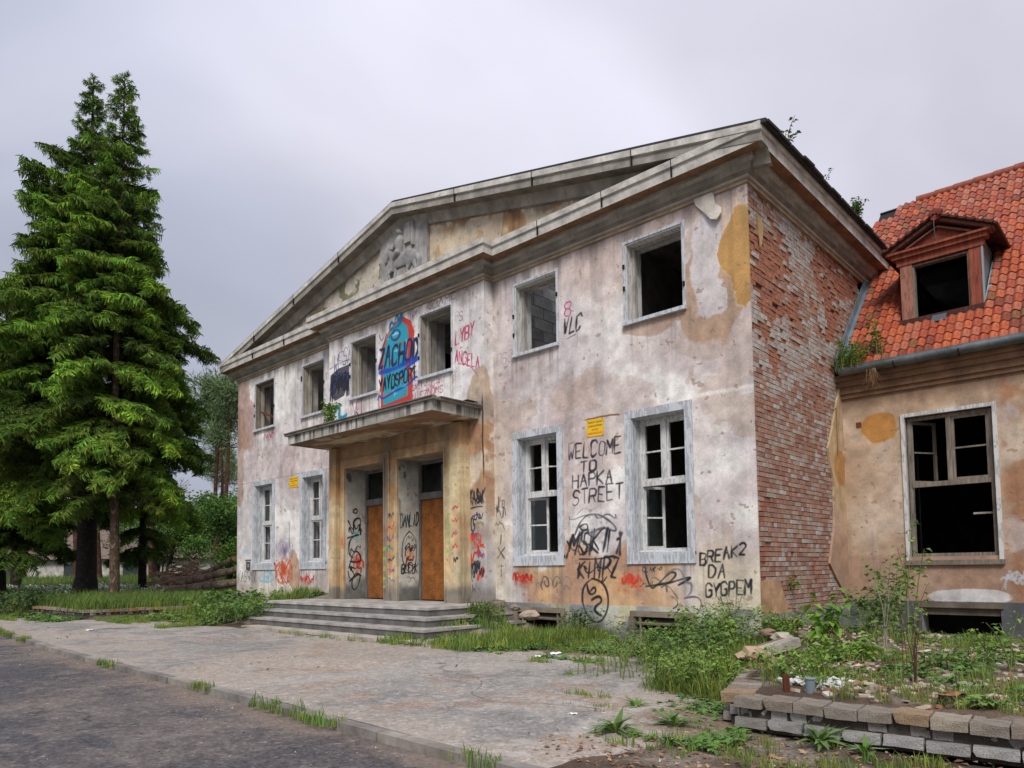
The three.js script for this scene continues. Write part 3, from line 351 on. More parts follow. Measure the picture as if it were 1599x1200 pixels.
const SOIL = L3(118, 98, 78), SAND = L3(192, 179, 163), GRASSY = L3(96, 104, 56), ASPH = L3(124, 117, 117), SLABC = L3(178, 174, 170), PATCH = L3(96, 92, 92);
const tileMat = (t, b, rep, bs, o = {}) => new THREE.MeshStandardMaterial({ map: tiled(t.clone(), rep), bumpMap: tiled(b.clone(), rep), bumpScale: bs, roughness: 0.96, vertexColors: true, ...o });
{
  const soilM = tileMat(dirtT, dirtT, 0.7, 0.02);
  const far = quadGrid(-320, 320, -320, 320, 64, 64, (x, z) => (Math.abs(x + 5) < 40 && Math.abs(z) < 40 ? -0.6 : 0.05 + (x < -30 ? 0.25 : 0)));
  setting('ground', planarUV(vColor(far, () => GRASSY)), soilM, 'wide grassy ground running to the woods');
  const near = quadGrid(-48, 26, -34, 26, 420, 340, (x, z) => { let h = groundH(x, z); if (z > kerbZ(x) - 0.05) h = Math.min(h, -0.12) - (z > kerbZ(x) + 0.2 ? 0.12 : 0); if (x > -7.7 && x < 7.7 && z < -0.25 && z > -12) h = -0.3; if (x > bedX(z) && z < bedFront(x)) h = -0.3; return h; });
  setting('earth', planarUV(vColor(near, (x, z) => { const n = fbm(x * 0.8 + 5, z * 0.8 + 5, 4), m = fbm(x * 3, z * 3, 3); let c = mix3(SOIL, SAND, ss(0.45, 0.62, n) * 0.6); if (lawnEdge(x, z) > -0.2) c = mix3(c, GRASSY, 0.75); else if (x < -7.6) c = mix3(c, mix3(GRASSY, SOIL, ss(0.4, 0.6, m)), 0.45); if (x > 2.3 && x < 4 && z < 2.6) c = mix3(c, SAND, 0.75); const f2 = fbm(x * 6, z * 6 + 3, 3); c = mix3(c, L3(84, 68, 54), 0.6 * ss(0.5, 0.62, f2)); c = mix3(c, SAND, 0.5 * ss(0.56, 0.66, fbm(x * 2.1 + 8, z * 2.1, 4))); return c; })), soilM, 'bare sandy earth and lawn around the building');
  // road and forecourt: sheets with their own worn surface near the camera
  const groundUV = (g, W) => { const p = g.attributes.position, a = new Float32Array(p.count * 2); for (let i = 0; i < p.count; i++) { a[i * 2] = Math.min(0.9995, Math.max(0.0005, (p.getX(i) - W.x0) / (W.x1 - W.x0))); a[i * 2 + 1] = Math.min(0.9995, Math.max(0.0005, (p.getZ(i) - W.y0) / (W.y1 - W.y0))); } g.setAttribute('uv', new THREE.BufferAttribute(a, 2)); return g; };
  const grain = (x, z, pp) => { const a = noise(x * 46, z * 46), b = noise(x * 95 + 7, z * 95), c = noise(x * 20 + 3, z * 20); return [(a - 0.5) * 26 + (b - 0.5) * 34 + (c - 0.5) * 20, a > 0.9 && c > 0.5 ? 1 : 0, b < 0.07 ? 1 : 0]; };
  const crack = (x, z, f, s) => { const wx = x + 0.10 * (noise(x * 5 + s, z * 5) - 0.5), wz = z + 0.10 * (noise(x * 5 + 9, z * 5 + s) - 0.5); return ss(0.007, 0.0015, Math.abs(fbm(wx * f + s, wz * f, 2) - 0.5)); };
  const roadCol = (x, z) => { const n = fbm(x * 0.5 + 3, z * 0.5 + 8, 4), m = fbm(x * 1.7 + 9, z * 1.7, 4), q = fbm(x * 5 + 2, z * 5, 4), [g, w, d] = grain(x, z); let c = mix3([82, 76, 76], [97, 90, 87], ss(0.35, 0.65, n)), h = 0; c = mix3(c, [70, 66, 67], 0.65 * ss(0.5, 0.62, m)); c = mix3(c, [120, 110, 102], 0.45 * ss(0.56, 0.68, q)); const sd = ss(0.5, 0.0, z - kerbZ(x) + (m - 0.5) * 0.7); c = mix3(c, [136, 118, 101], 0.65 * sd); c = mix3(c, [122, 112, 101], 0.4 * ss(0.6, 0.7, fbm(x * 0.9 + 30, z * 0.9 + 4, 4)));
    for (const [px, pz, rx, rz] of [[1.6, 7.45, 0.9, 0.3], [4.95, 8.4, 0.75, 0.2], [2.9, 7.85, 0.5, 0.18], [5.9, 8.35, 0.3, 0.1], [6.4, 8.0, 0.34, 0.08]]) { const k = ss(1.1, 0.85, Math.hypot((x - px) / rx, (z - pz) / rz) + (m - 0.5) * 0.8); c = mix3(c, [72, 71, 74], 0.75 * k); }
    const k = crack(x, z, 0.55, 21) * ss(0.42, 0.5, fbm(x * 0.6, z * 0.6 + 40, 2)); c = mix3(c, [52, 49, 48], 0.6 * k); h -= 50 * k; c = c.map((v) => v + g * (1 - sd * 0.4)); if (w) c = mix3(c, [168, 160, 154], 0.5); if (d) c = mix3(c, [46, 44, 44], 0.5); return [...c, h + g * 0.9]; };
  const slabCol = (x, z) => { const n = fbm(x * 0.45 + 13, z * 0.6 + 8, 4), m = fbm(x * 1.6 + 4, z * 1.6, 4), f = fbm(x * 5, z * 5 + 3, 4), [g, w, d] = grain(x, z); let c = mix3([160, 153, 144], [141, 136, 130], ss(0.42, 0.6, n)), h = 0; c = mix3(c, [120, 117, 113], 0.6 * ss(0.5, 0.64, m)); c = mix3(c, [172, 165, 154], 0.4 * ss(0.58, 0.68, f));
    const sand = Math.max(0.85 * ss(0.5, 0.6, fbm(x * 0.7 + 31, z * 0.9 + 2, 5)), 0.75 * ss(0.9, 0.1, kerbZ(x) - z + (m - 0.5) * 1.2), 0.85 * ss(3.5, 2.6, z + (m - 0.5) * 1.6) * ss(4.5, 3, x)); c = mix3(c, [162, 149, 135], sand * 0.9); const so = ss(8.0, 8.8, x + (m - 0.5) * 1.4 - (z - 3) * 0.55); c = mix3(c, [118, 100, 83], 0.9 * so); c = mix3(c, [150, 124, 104], 0.4 * ss(0.64, 0.7, fbm(x * 1.4 + 50, z * 2.2, 4)));
    const k = 0.75 * crack(x, z, 0.5, 3) * ss(0.4, 0.5, fbm(x * 0.8 + 70, z * 0.8, 2)) * (1 - 0.8 * sand) * (1 - so), seam = Math.max(ss(0.014, 0.004, Math.abs(((x + 20.3 + 0.03 * m) % 2.4) - 1.2)) * 0.5, 0) * (1 - sand); c = mix3(c, [84, 80, 72], 0.8 * k + 0.5 * seam); h -= 60 * k + 30 * seam; c = c.map((v) => v + g * 0.9); if (w) c = mix3(c, [216, 212, 206], 0.6); if (d) c = mix3(c, [96, 90, 84], 0.6); if (fbm(x * 9, z * 9 + 40, 2) > 0.74) c = mix3(c, [178, 174, 168], 0.5); return [...c, h + g * 0.9 + (sand + so) * 14]; };
  const roadY = (x, z) => -0.062 + 0.012 * (fbm(x * 0.8, z * 0.8 + 30, 3) - 0.5) * ss(0, 0.3, z - kerbZ(x)), roadG = new THREE.Group(); roadG.name = 'road'; roadG.userData = { kind: 'structure', label: 'worn grey asphalt road in front of the building', category: 'road' }; scene.add(roadG);
  const strip = (x0, x1, nx, nz, zA, zB, Y) => { const g = quadGrid(x0, x1, 0, 1, nx, nz, () => 0), p = g.attributes.position; for (let i = 0; i < p.count; i++) { const x = p.getX(i), t = p.getZ(i), z = lerp(zA(x), zB(x), t); p.setXYZ(i, x, Y(x, z), z); } g.computeVertexNormals(); return g; };
  const roadEdge = (x) => kerbZ(x) + 0.0, rW = new Wall(-4, 11, 6.1, 9.4, 136, roadCol); part('road_surface', groundUV(strip(-4, 11, 150, 40, roadEdge, () => 9.4, roadY), rW), rW.material(0.012, 0.95), roadG);
  const tileRoad = tileMat(grit, gritB, 0.9, 0.012), tc = (x, z) => mix3(L3(112, 104, 105), L3(122, 115, 112), fbm(x * 0.5, z * 0.5, 3)); part('road_surface', planarUV(vColor(strip(-110, -4, 300, 40, roadEdge, () => 9.4, roadY), tc)), tileRoad, roadG); part('road_surface', planarUV(vColor(strip(-110, 40, 100, 20, () => 9.4, () => 32, (x, z) => (z < 9.41 ? roadY(x, z) : -0.06)), tc)), tileRoad, roadG); part('road_surface', planarUV(vColor(strip(11, 40, 30, 10, roadEdge, () => 9.4, roadY), tc)), tileRoad, roadG);
  const fcG = new THREE.Group(); fcG.name = 'forecourt'; fcG.userData = { kind: 'structure', label: 'cracked concrete forecourt strewn with sand before the steps', category: 'forecourt' }; scene.add(fcG);
  const fcY = (x, z) => { const e = Math.min(1, Math.min(x + 13, 10.4 - x) / 1.2); return -0.03 - 0.05 * (1 - e) + 0.03 * ss(0.3, 0.5, fbm(x * 0.5 + 2, z * 0.5 + 2, 3)) + 0.012 * (fbm(x * 2, z * 2 + 30, 3) - 0.5) + (x < -8 ? -0.01 : 0.006) - 0.05 * ss(8.4, 9.4, x - (z - 3) * 0.4); };
  for (const [x0, x1, ppm, nx] of [[-13, 3.2, 92, 170], [3.2, 10.4, 156, 110]]) { const W = new Wall(x0, x1, 0.5, 6.75, ppm, slabCol); part('slab', groundUV(strip(x0, x1, nx, 90, () => 0.5, (x) => kerbZ(x) - 0.11, fcY), W), W.material(0.010, 0.95), fcG); }
}
{ // kerb: a line of stones, each its own piece
  const k = new THREE.Group(); k.name = 'kerb'; k.userData = { kind: 'structure', label: 'low worn kerb stones between road and forecourt', category: 'kerb' }; scene.add(k);
  const r = rng(5), g = planarUV(new THREE.BoxGeometry(0.995, 0.14, 0.11)), mats = [grimy(156, 151, 146), grimy(148, 144, 140), grimy(164, 157, 149)];
  for (let x = -24; x < 10.6; x += 1) { const a = Math.atan2(kerbZ(x + 1) - kerbZ(x), 1), m = part('kerb_stone', g, mats[Math.floor(r() * 3)], k); m.position.set(x + 0.5, -0.068 + 0.006 * r(), kerbZ(x + 0.5) - 0.06 + (r() - 0.5) * 0.012); m.rotation.set((r() - 0.5) * 0.03, -a + (r() - 0.5) * 0.01, 0); }
}

// ---------------------------------------------------------------- the hall
const hall = thing('derelict_hall', 'derelict two-storey hall with gabled front, graffiti covered plaster and a bare brick flank', 'building');
const ptsOpen = []; // openings: {x0,x1,y0,y1}
const lowOpen = (s, i) => { const [a, b] = WINX[i], x0 = s < 0 ? -b : a, x1 = s < 0 ? -a : b; return [x0 + 0.13, x1 - 0.13, 1.39, 3.57]; };
const upOpen = (s, i) => { const [a, b] = UPX[i]; return [s < 0 ? -b : a, s < 0 ? -a : b, 5.18, 6.5]; };
const midOpen = (s) => [s < 0 ? -1.748 : 0.771, s < 0 ? -0.771 : 1.748, 5.18, 6.5];
const cellar = [[3.26, 4.3, -0.3, 0.36], [5.8, 6.82, -0.3, 0.36]];
for (const s of [-1, 1]) {
  const hs = [lowOpen(s, 0), lowOpen(s, 1), upOpen(s, 0), upOpen(s, 1), ...(s > 0 ? cellar : [])].map((o) => rect(...o));
  const X0 = s < 0 ? -7.905 : 2.66, X1 = s < 0 ? -2.66 : 7.905, C0 = s < 0 ? -7.86 : 2.66, C1 = s < 0 ? -2.66 : 7.84;
  part('wall', (s > 0 ? wallR : wallL).uv(extrude(shapeOf(rect(X0, X1, -0.4, 6.86), hs), -0.03, 0)), s > 0 ? wallRM : wallLM, hall);
  part('wall_core', planarUV(extrude(shapeOf(rect(C0, C1, -0.4, 7.2), hs), -0.46, -0.03)), M.innerPale, hall);
}
{
  const hs = [midOpen(-1), midOpen(1)].map((o) => rect(...o));
  const outline = [[-2.683, 0.4], [-2.2, 0.4], [-2.2, 4.0], [2.2, 4.0], [2.2, 0.4], [2.683, 0.4], [2.683, 6.86], [-2.683, 6.86]];
  part('wall', wallC.uv(extrude(shapeOf(outline, hs), -0.03, 0.237)), wallCM, hall);
  part('wall_core', planarUV(extrude(shapeOf([[-2.66, 0], [-2.2, 0], [-2.2, 4.0], [2.2, 4.0], [2.2, 0], [2.66, 0], [2.66, 7.2], [-2.66, 7.2]], hs), -0.46, -0.03)), M.innerPale, hall);
}
// plinth ledge of cellar window reveals: splayed concrete surrounds
for (const [x0, x1, y0, y1] of cellar) {
  const b = new MB(); b.box(x0 - 0.07, x1 + 0.07, y1, y1 + 0.09, 0.002, 0.03); b.box(x0 - 0.09, x0, y0, y1, 0.002, 0.04); b.box(x1, x1 + 0.09, y0, y1, 0.002, 0.04);
  const sl = new THREE.BoxGeometry(x1 - x0, 0.03, 0.42); b.add(sl, M4((x0 + x1) / 2, y1 - 0.06, -0.2, 0.26)); b.add(new THREE.BoxGeometry(0.03, y1 - y0, 0.42), M4(x0 + 0.05, (y0 + y1) / 2, -0.2, 0, 0.3)); b.add(new THREE.BoxGeometry(0.03, y1 - y0, 0.42), M4(x1 - 0.05, (y0 + y1) / 2, -0.2, 0, -0.3));
  b.build('cellar_window', grimy(150, 140, 122), hall);
}
part('plaster_flake', (() => { const sh = shapeOf([[7.06, 6.88], [7.1, 6.74], [7.2, 6.62], [7.3, 6.5], [7.36, 6.42], [7.46, 6.38], [7.53, 6.47], [7.52, 6.56], [7.42, 6.66], [7.4, 6.8], [7.34, 6.9], [7.2, 6.86]].map(([x, y]) => [x, y - 0.06])); const g = extrude(sh, 0.012, 0.034); const p = g.attributes.position; for (let i = 0; i < p.count; i++) p.setZ(i, p.getZ(i) + Math.max(0, 6.55 - p.getY(i)) * 0.22); return planarUV(g); })(), grimy(232, 226, 216), hall);

// windows -------------------------------------------------------
const glassChance = rng(31);
function lowWindow(parent, o, z, frameMat, trimMat, opts = {}) { // surround, fixed frame with transom, casements
  const [x0, x1, y0, y1] = o, w = x1 - x0, g = new THREE.Group(); g.name = 'window'; parent.add(g);
  if (trimMat) { const t = new MB(); t.box(x0 - 0.13, x1 + 0.13, y1, y1 + 0.13, z + 0.001, z + 0.03); t.box(x0 - 0.13, x0, y0 - 0.06, y1, z + 0.001, z + 0.028); t.box(x1, x1 + 0.13, y0 - 0.06, y1, z + 0.001, z + 0.029); t.box(x0 - 0.13, x1 + 0.13, y0 - 0.19, y0 - 0.008, z + 0.001, z + 0.031); t.build('surround', trimMat, g); const sl = new MB(); sl.add(new THREE.BoxGeometry(w + 0.02, 0.05, 0.22), M4((x0 + x1) / 2, y0 - 0.03, z - 0.09, 0.35)); sl.build('sill', trimMat, g); const rv = new MB(); rv.box(x0, x0 + 0.012, y0, y1, z - 0.42, z); rv.box(x1 - 0.012, x1, y0, y1, z - 0.42, z); rv.box(x0 + 0.012, x1 - 0.012, y1 - 0.012, y1, z - 0.42, z); rv.build('reveal', trimMat, g); }
  const zf = z - (opts.depth ?? 0.2), f = new MB(), T = y0 + (y1 - y0) * 0.51, b = 0.055, xm = (x0 + x1) / 2, X0 = x0 + 0.014, X1 = x1 - 0.014, Y1 = y1 - 0.014;
  f.box(X0, X0 + b, y0, Y1, zf - 0.06, zf); f.box(X1 - b, X1, y0, Y1, zf - 0.06, zf); f.box(X0 + b, X1 - b, Y1 - b, Y1, zf - 0.06, zf); f.box(X0 + b, X1 - b, y0, y0 + b, zf - 0.06, zf); f.box(X0 + b, X1 - b, T - 0.04, T + 0.04, zf - 0.07, zf + 0.02); f.box(xm - 0.035, xm + 0.035, T + 0.04, Y1 - b, zf - 0.065, zf + 0.012);
  f.build('frame', frameMat, g);
  const sash = (cx0, cx1, cy0, cy1, swing, hinge, glass = true) => { // swing angle about its hinge edge, opening inwards
    const s = new THREE.Group(); s.name = 'sash'; g.add(s); const W = cx1 - cx0, q = new MB(), d = hinge > 0 ? 1 : -1, t = 0.042; const X = (a) => d * a;
    q.box(X(0), X(t), cy0, cy1, -0.045, 0); q.box(X(W - t), X(W), cy0, cy1, -0.045, 0); q.box(X(t), X(W - t), cy0, cy0 + t, -0.045, 0); q.box(X(t), X(W - t), cy1 - t, cy1, -0.045, 0); const ym = lerp(cy0, cy1, 0.5); q.box(X(t), X(W - t), ym - 0.013, ym + 0.013, -0.036, -0.008);
    const m = q.build('sash', frameMat, g); m.position.set(hinge > 0 ? cx0 : cx1, 0, zf - 0.01); m.rotation.y = hinge > 0 ? swing : -swing; g.remove(s);
    if (glass) { const p = part('pane', planarUV(new THREE.BoxGeometry(W - 2 * t, cy1 - cy0 - 2 * t, 0.004)), M.glass, g); const off = new THREE.Vector3(X(W / 2), (cy0 + cy1) / 2, -0.022).applyAxisAngle(new THREE.Vector3(0, 1, 0), m.rotation.y); p.position.set(m.position.x + off.x, off.y, m.position.z + off.z); p.rotation.y = m.rotation.y; }
  };
  const c = opts.sashes ?? [];
  if (c.includes('ul')) sash(X0 + b, xm - 0.035, T + 0.04, Y1 - b, 0, 1, glassChance() < 0.2); if (c.includes('ulo')) sash(X0 + b, xm - 0.035, T + 0.04, Y1 - b, 1.0, 1, false);
  if (c.includes('ur')) sash(xm + 0.035, X1 - b, T + 0.04, Y1 - b, 0, -1, false); if (c.includes('uro')) sash(xm + 0.035, X1 - b, T + 0.04, Y1 - b, 0.55, 1, false);
  if (c.includes('llo')) sash(X0 + b, xm - 0.01, y0 + b, T - 0.04, 0.34, 1, true); if (c.includes('ll')) sash(X0 + b, xm, y0 + b, T - 0.04, 0, 1, false); if (c.includes('lr')) sash(xm, X1 - b, y0 + b, T - 0.04, 0, -1, false); if (c.includes('lloo')) sash(X0 + b, xm - 0.05, y0 + b, T - 0.04, 0.95, 1, true);
  return g;
}
lowWindow(hall, lowOpen(1, 0), 0, M.frame, M.trim, { sashes: ['ul', 'uro', 'llo'] }); lowWindow(hall, lowOpen(1, 1), 0, M.frame, M.trim, { sashes: ['ul', 'ur', 'lloo'] });
lowWindow(hall, lowOpen(-1, 0), 0, M.frame, M.trim, { sashes: ['ul', 'ur', 'll', 'lr'] }); lowWindow(hall, lowOpen(-1, 1), 0, M.frame, M.trim, { sashes: ['ul', 'ur', 'll', 'lr'] });
function upWindow(o, z, mat, stick) { // empty opening: thin chipped edge, sill, weathered lining
  const [x0, x1, y0, y1] = o, g = new THREE.Group(); g.name = 'window'; hall.add(g); const r = rng(Math.round(x0 * 100) + 900);
  const t = new MB(); t.box(x0 - 0.045, x0, y0 - 0.0, y1 + 0.045, z + 0.001, z + 0.018); t.box(x1, x1 + 0.045, y0, y1 + 0.045, z + 0.001, z + 0.017); t.box(x0, x1, y1, y1 + 0.045, z + 0.001, z + 0.016); t.build('surround', M.trim, g);
  const s = new MB(); s.box(x0 - 0.05, x1 + 0.05, y0 - 0.06, y0 - 0.002, z + 0.002, z + 0.07); s.box(x0 + 0.001, x1 - 0.001, y0 - 0.03, y0 + 0.012, z - 0.3, z + 0.002); s.build('sill', M.trim, g);
  const f = new MB(), zf = z - 0.16; f.box(x0 + 0.001, x0 + 0.022, y0 + 0.012, y1 - 0.002, z - 0.44, z - 0.002); f.box(x1 - 0.022, x1 - 0.001, y0 + 0.012, y1 - 0.002, z - 0.44, z - 0.002); f.box(x0 + 0.022, x1 - 0.022, y1 - 0.024, y1 - 0.002, z - 0.44, z - 0.002); f.build('reveal', mat, g);
  const q = new MB(); q.box(x0 + 0.022, x0 + 0.075, y0 + 0.012, y1 - 0.024, zf - 0.07, zf); q.box(x1 - 0.075, x1 - 0.022, y0 + 0.012, y1 - 0.024, zf - 0.07, zf); q.box(x0 + 0.075, x1 - 0.075, y1 - 0.07, y1 - 0.024, zf - 0.07, zf); q.build('frame', M.wood, g);
  for (let i = 0; i < 3; i++) { const sd = i % 2 ? x1 + 0.02 : x0 - 0.02; part('hinge', new THREE.BoxGeometry(0.03, 0.07, 0.03), M.dark, g).position.set(sd, lerp(y0, y1, 0.2 + 0.6 * r()), z + 0.028); }
  if (stick) { const b = new MB(); b.bar([x0 + 0.03, y0 + 0.55, zf - 0.02], [x1 - 0.05, y0 + 0.18, zf - 0.05], 0.05, 0.05); b.build('broken_bar', M.rust, g); }
}
upWindow(upOpen(1, 0), 0, M.frame); upWindow(upOpen(1, 1), 0, M.frame); upWindow(upOpen(-1, 0), 0, M.wood); upWindow(upOpen(-1, 1), 0, M.woodOld, true); upWindow(midOpen(-1), 0.237, M.wood); upWindow(midOpen(1), 0.237, M.wood);

// entrance: surround with two deep doorways --------------------
{
  const ent = new THREE.Group(); ent.name = 'entrance'; hall.add(ent);
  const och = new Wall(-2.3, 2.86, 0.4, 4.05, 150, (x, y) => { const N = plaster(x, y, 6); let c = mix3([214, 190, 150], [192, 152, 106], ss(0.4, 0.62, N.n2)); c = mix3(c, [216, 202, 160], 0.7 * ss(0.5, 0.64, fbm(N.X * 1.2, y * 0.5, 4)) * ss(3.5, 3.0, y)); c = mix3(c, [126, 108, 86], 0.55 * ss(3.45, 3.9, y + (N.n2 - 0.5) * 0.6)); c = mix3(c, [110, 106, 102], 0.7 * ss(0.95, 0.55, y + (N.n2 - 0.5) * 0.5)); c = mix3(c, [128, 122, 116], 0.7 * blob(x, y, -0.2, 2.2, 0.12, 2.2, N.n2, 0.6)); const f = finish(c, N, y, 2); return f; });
  och.tag(-1.92, -1.76, 1.6, 2.1, 6, { col: '#d0522e', w: 0.022, seed: 200 }); for (let i = 0; i < 7; i++) och.tag(-0.13, 0.13, 0.8 + i * 0.23, 1.05 + i * 0.23, 5, { col: ['#3b6a9a', '#7a4a94', '#39404c', '#2c8f86', '#4d4a98', '#b23a44', '#47474f'][i], w: 0.024, seed: 201 + i }); for (let i = 0; i < 5; i++) { och.tag(1.78, 1.92, 1.4 + i * 0.18, 1.6 + i * 0.18, 5, { col: '#7fc23c', w: 0.018, seed: 212 + i }); och.tag(-0.24, -0.18, 0.7 + i * 0.2, 0.9 + i * 0.2, 4, { col: '#9bc24a', w: 0.02, seed: 222 + i }); och.tag(2.02, 2.2, 1.25 + i * 0.24, 1.45 + i * 0.24, 5, { col: i < 1 ? '#33312f' : '#b6503c', w: 0.022, seed: 232 + i }); }
  och.side = 1.95; const om = och.material();
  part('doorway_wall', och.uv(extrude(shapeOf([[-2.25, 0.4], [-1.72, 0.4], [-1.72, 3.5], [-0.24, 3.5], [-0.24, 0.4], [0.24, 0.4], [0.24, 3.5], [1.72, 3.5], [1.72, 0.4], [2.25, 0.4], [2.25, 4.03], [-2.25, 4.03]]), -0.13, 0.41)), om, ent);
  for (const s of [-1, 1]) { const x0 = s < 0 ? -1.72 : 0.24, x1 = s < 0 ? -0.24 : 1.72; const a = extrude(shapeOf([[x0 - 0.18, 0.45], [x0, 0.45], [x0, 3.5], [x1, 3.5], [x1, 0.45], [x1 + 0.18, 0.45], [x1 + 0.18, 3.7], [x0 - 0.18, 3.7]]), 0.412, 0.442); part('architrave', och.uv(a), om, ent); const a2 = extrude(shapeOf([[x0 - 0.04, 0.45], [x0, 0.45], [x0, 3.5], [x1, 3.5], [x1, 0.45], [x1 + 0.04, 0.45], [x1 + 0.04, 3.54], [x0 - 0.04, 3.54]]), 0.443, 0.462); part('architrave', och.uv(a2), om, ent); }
  for (const x of [-2.11, 2.11]) part('pilaster', och.uv(new THREE.BoxGeometry(0.28, 3.55, 0.1).translate(x, 2.22, 0.465)), om, ent);
  // jambs with tags
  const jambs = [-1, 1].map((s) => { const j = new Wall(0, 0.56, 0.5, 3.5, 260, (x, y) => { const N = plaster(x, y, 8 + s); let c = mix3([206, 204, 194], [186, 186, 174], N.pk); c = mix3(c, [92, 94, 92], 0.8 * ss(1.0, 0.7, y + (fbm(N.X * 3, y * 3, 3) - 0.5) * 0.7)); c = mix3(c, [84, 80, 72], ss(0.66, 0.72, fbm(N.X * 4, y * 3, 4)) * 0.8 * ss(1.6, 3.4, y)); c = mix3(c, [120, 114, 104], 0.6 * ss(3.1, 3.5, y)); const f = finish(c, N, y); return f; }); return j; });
  { const a = jambs[0], B = '#17171b'; a.mist(0.3, 2.0, 0.2, 0.2, '#39a0ad', 0.6, 40, 240); a.mist(0.36, 1.35, 0.2, 0.3, '#d03c22', 0.7, 60, 241); a.tag(0.2, 0.5, 1.05, 1.6, 9, { col: '#d03c22', w: 0.03, seed: 242 }); a.line([[0.2, 2.5], [0.26, 2.62], [0.34, 2.54], [0.26, 2.46], [0.2, 2.52]], 0.03, B); a.line([[0.06, 2.3], [0.22, 2.0], [0.2, 2.34], [0.48, 2.4], [0.36, 2.06]], 0.036, B); a.line([[0.04, 1.9], [0.5, 2.02], [0.1, 1.92], [0.06, 1.5], [0.2, 1.44]], 0.036, B); a.tag(0.08, 0.46, 1.5, 1.8, 7, { col: '#4a484a', w: 0.024, seed: 243 }); a.tag(0.06, 0.48, 1.9, 2.3, 8, { col: B, w: 0.03, seed: 261 }); a.tag(0.1, 0.46, 1.0, 1.4, 8, { col: B, w: 0.026, seed: 262 }); a.line([[0.08, 1.2], [0.2, 1.62], [0.4, 1.56], [0.44, 1.3], [0.12, 1.36]], 0.036, B); a.line([[0.1, 0.9], [0.44, 1.16], [0.36, 0.8], [0.22, 0.66], [0.14, 0.86], [0.28, 1.14], [0.44, 1.02]], 0.034, B); a.line([[0.1, 1.22], [0.3, 1.02], [0.08, 0.9], [0.06, 1.14]], 0.03, B); a.line([[0.1, 0.62], [0.1, 0.86]], 0.012, '#555'); a.line([[0.42, 0.62], [0.44, 0.9]], 0.012, '#555'); }
  { const a = jambs[1], B = '#1d1d21'; a.text('DANLID', 0.03, 2.06, 0.28, { end: 0.56, rise: 0.04, w: 0.024, col: B, seed: 244 }); a.mist(0.3, 2.28, 0.2, 0.1, '#4a93ad', 0.4, 30, 245); a.line([[0.3, 1.98], [0.12, 1.86], [0.06, 1.5], [0.14, 1.2], [0.3, 1.08], [0.46, 1.24], [0.5, 1.6], [0.44, 1.9], [0.26, 1.98]], 0.018, B); a.mist(0.3, 1.45, 0.16, 0.3, '#d86a2a', 0.7, 50, 246); a.tag(0.14, 0.46, 1.44, 1.78, 10, { col: '#3a2a26', w: 0.024, seed: 247 }); a.tag(0.16, 0.44, 1.2, 1.5, 9, { col: '#5a2c1c', w: 0.024, seed: 248 }); a.tag(0.2, 0.42, 1.72, 1.92, 7, { col: '#54525a', w: 0.016, seed: 249 }); a.text('BLEOK', 0.06, 1.08, 0.2, { end: 0.54, w: 0.026, col: B, seed: 250 }); a.tag(0.1, 0.5, 1.12, 1.3, 9, { col: B, w: 0.02, seed: 263 }); a.tag(0.14, 0.44, 1.5, 1.7, 9, { col: B, w: 0.018, seed: 264 }); a.line([[0.2, 0.98], [0.3, 1.02], [0.32, 0.9], [0.24, 0.88]], 0.014, '#555'); a.line([[0.32, 0.96], [0.42, 1.02], [0.44, 0.92]], 0.014, '#555'); }
  [-1, 1].forEach((s, i) => { const x0 = s < 0 ? -1.72 : 0.24, x1 = s < 0 ? -0.24 : 1.72; const g = new THREE.BoxGeometry(0.012, 2.98, 0.535); const p = g.attributes.position, uv = new Float32Array(p.count * 2); for (let k = 0; k < p.count; k++) { uv[k * 2] = 1 - (p.getZ(k) / 0.535 + 0.5); uv[k * 2 + 1] = p.getY(k) / 2.98 + 0.5; } // left edge of the picture is at the front
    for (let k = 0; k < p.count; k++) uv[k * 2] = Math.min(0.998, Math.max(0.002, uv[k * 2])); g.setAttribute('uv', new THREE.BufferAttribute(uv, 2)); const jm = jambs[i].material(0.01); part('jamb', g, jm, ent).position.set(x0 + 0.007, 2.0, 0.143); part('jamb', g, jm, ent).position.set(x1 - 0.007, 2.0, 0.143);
    part('lintel_soffit', planarUV(new THREE.BoxGeometry(1.455, 0.012, 0.535)), grimy(170, 160, 142), ent).position.set((x0 + x1) / 2, 3.492, 0.143);
    const d = new THREE.Group(); d.name = 'door'; ent.add(d); const f = new MB(), z = -0.13, a = x0 + 0.02, b = x1 - 0.02; f.box(a, a + 0.06, 0.5, 3.48, z - 0.08, z + 0.015); f.box(b - 0.06, b, 0.5, 3.48, z - 0.08, z + 0.015); f.box(a + 0.06, b - 0.06, 3.42, 3.48, z - 0.08, z + 0.01); f.box(a + 0.06, b - 0.06, 2.66, 2.8, z - 0.09, z + 0.04); ent.remove(d); f.build('door_frame', grimy(120, 118, 116), ent);
    part('boarded_door', planarUV(new THREE.BoxGeometry(1.31, 2.14, 0.02)), M.board, ent).position.set((x0 + x1) / 2, 1.585, z - 0.03); part('fanlight', planarUV(new THREE.BoxGeometry(1.31, 0.62, 0.005)), M.glass, ent).position.set((x0 + x1) / 2, 3.11, z - 0.04); });
}
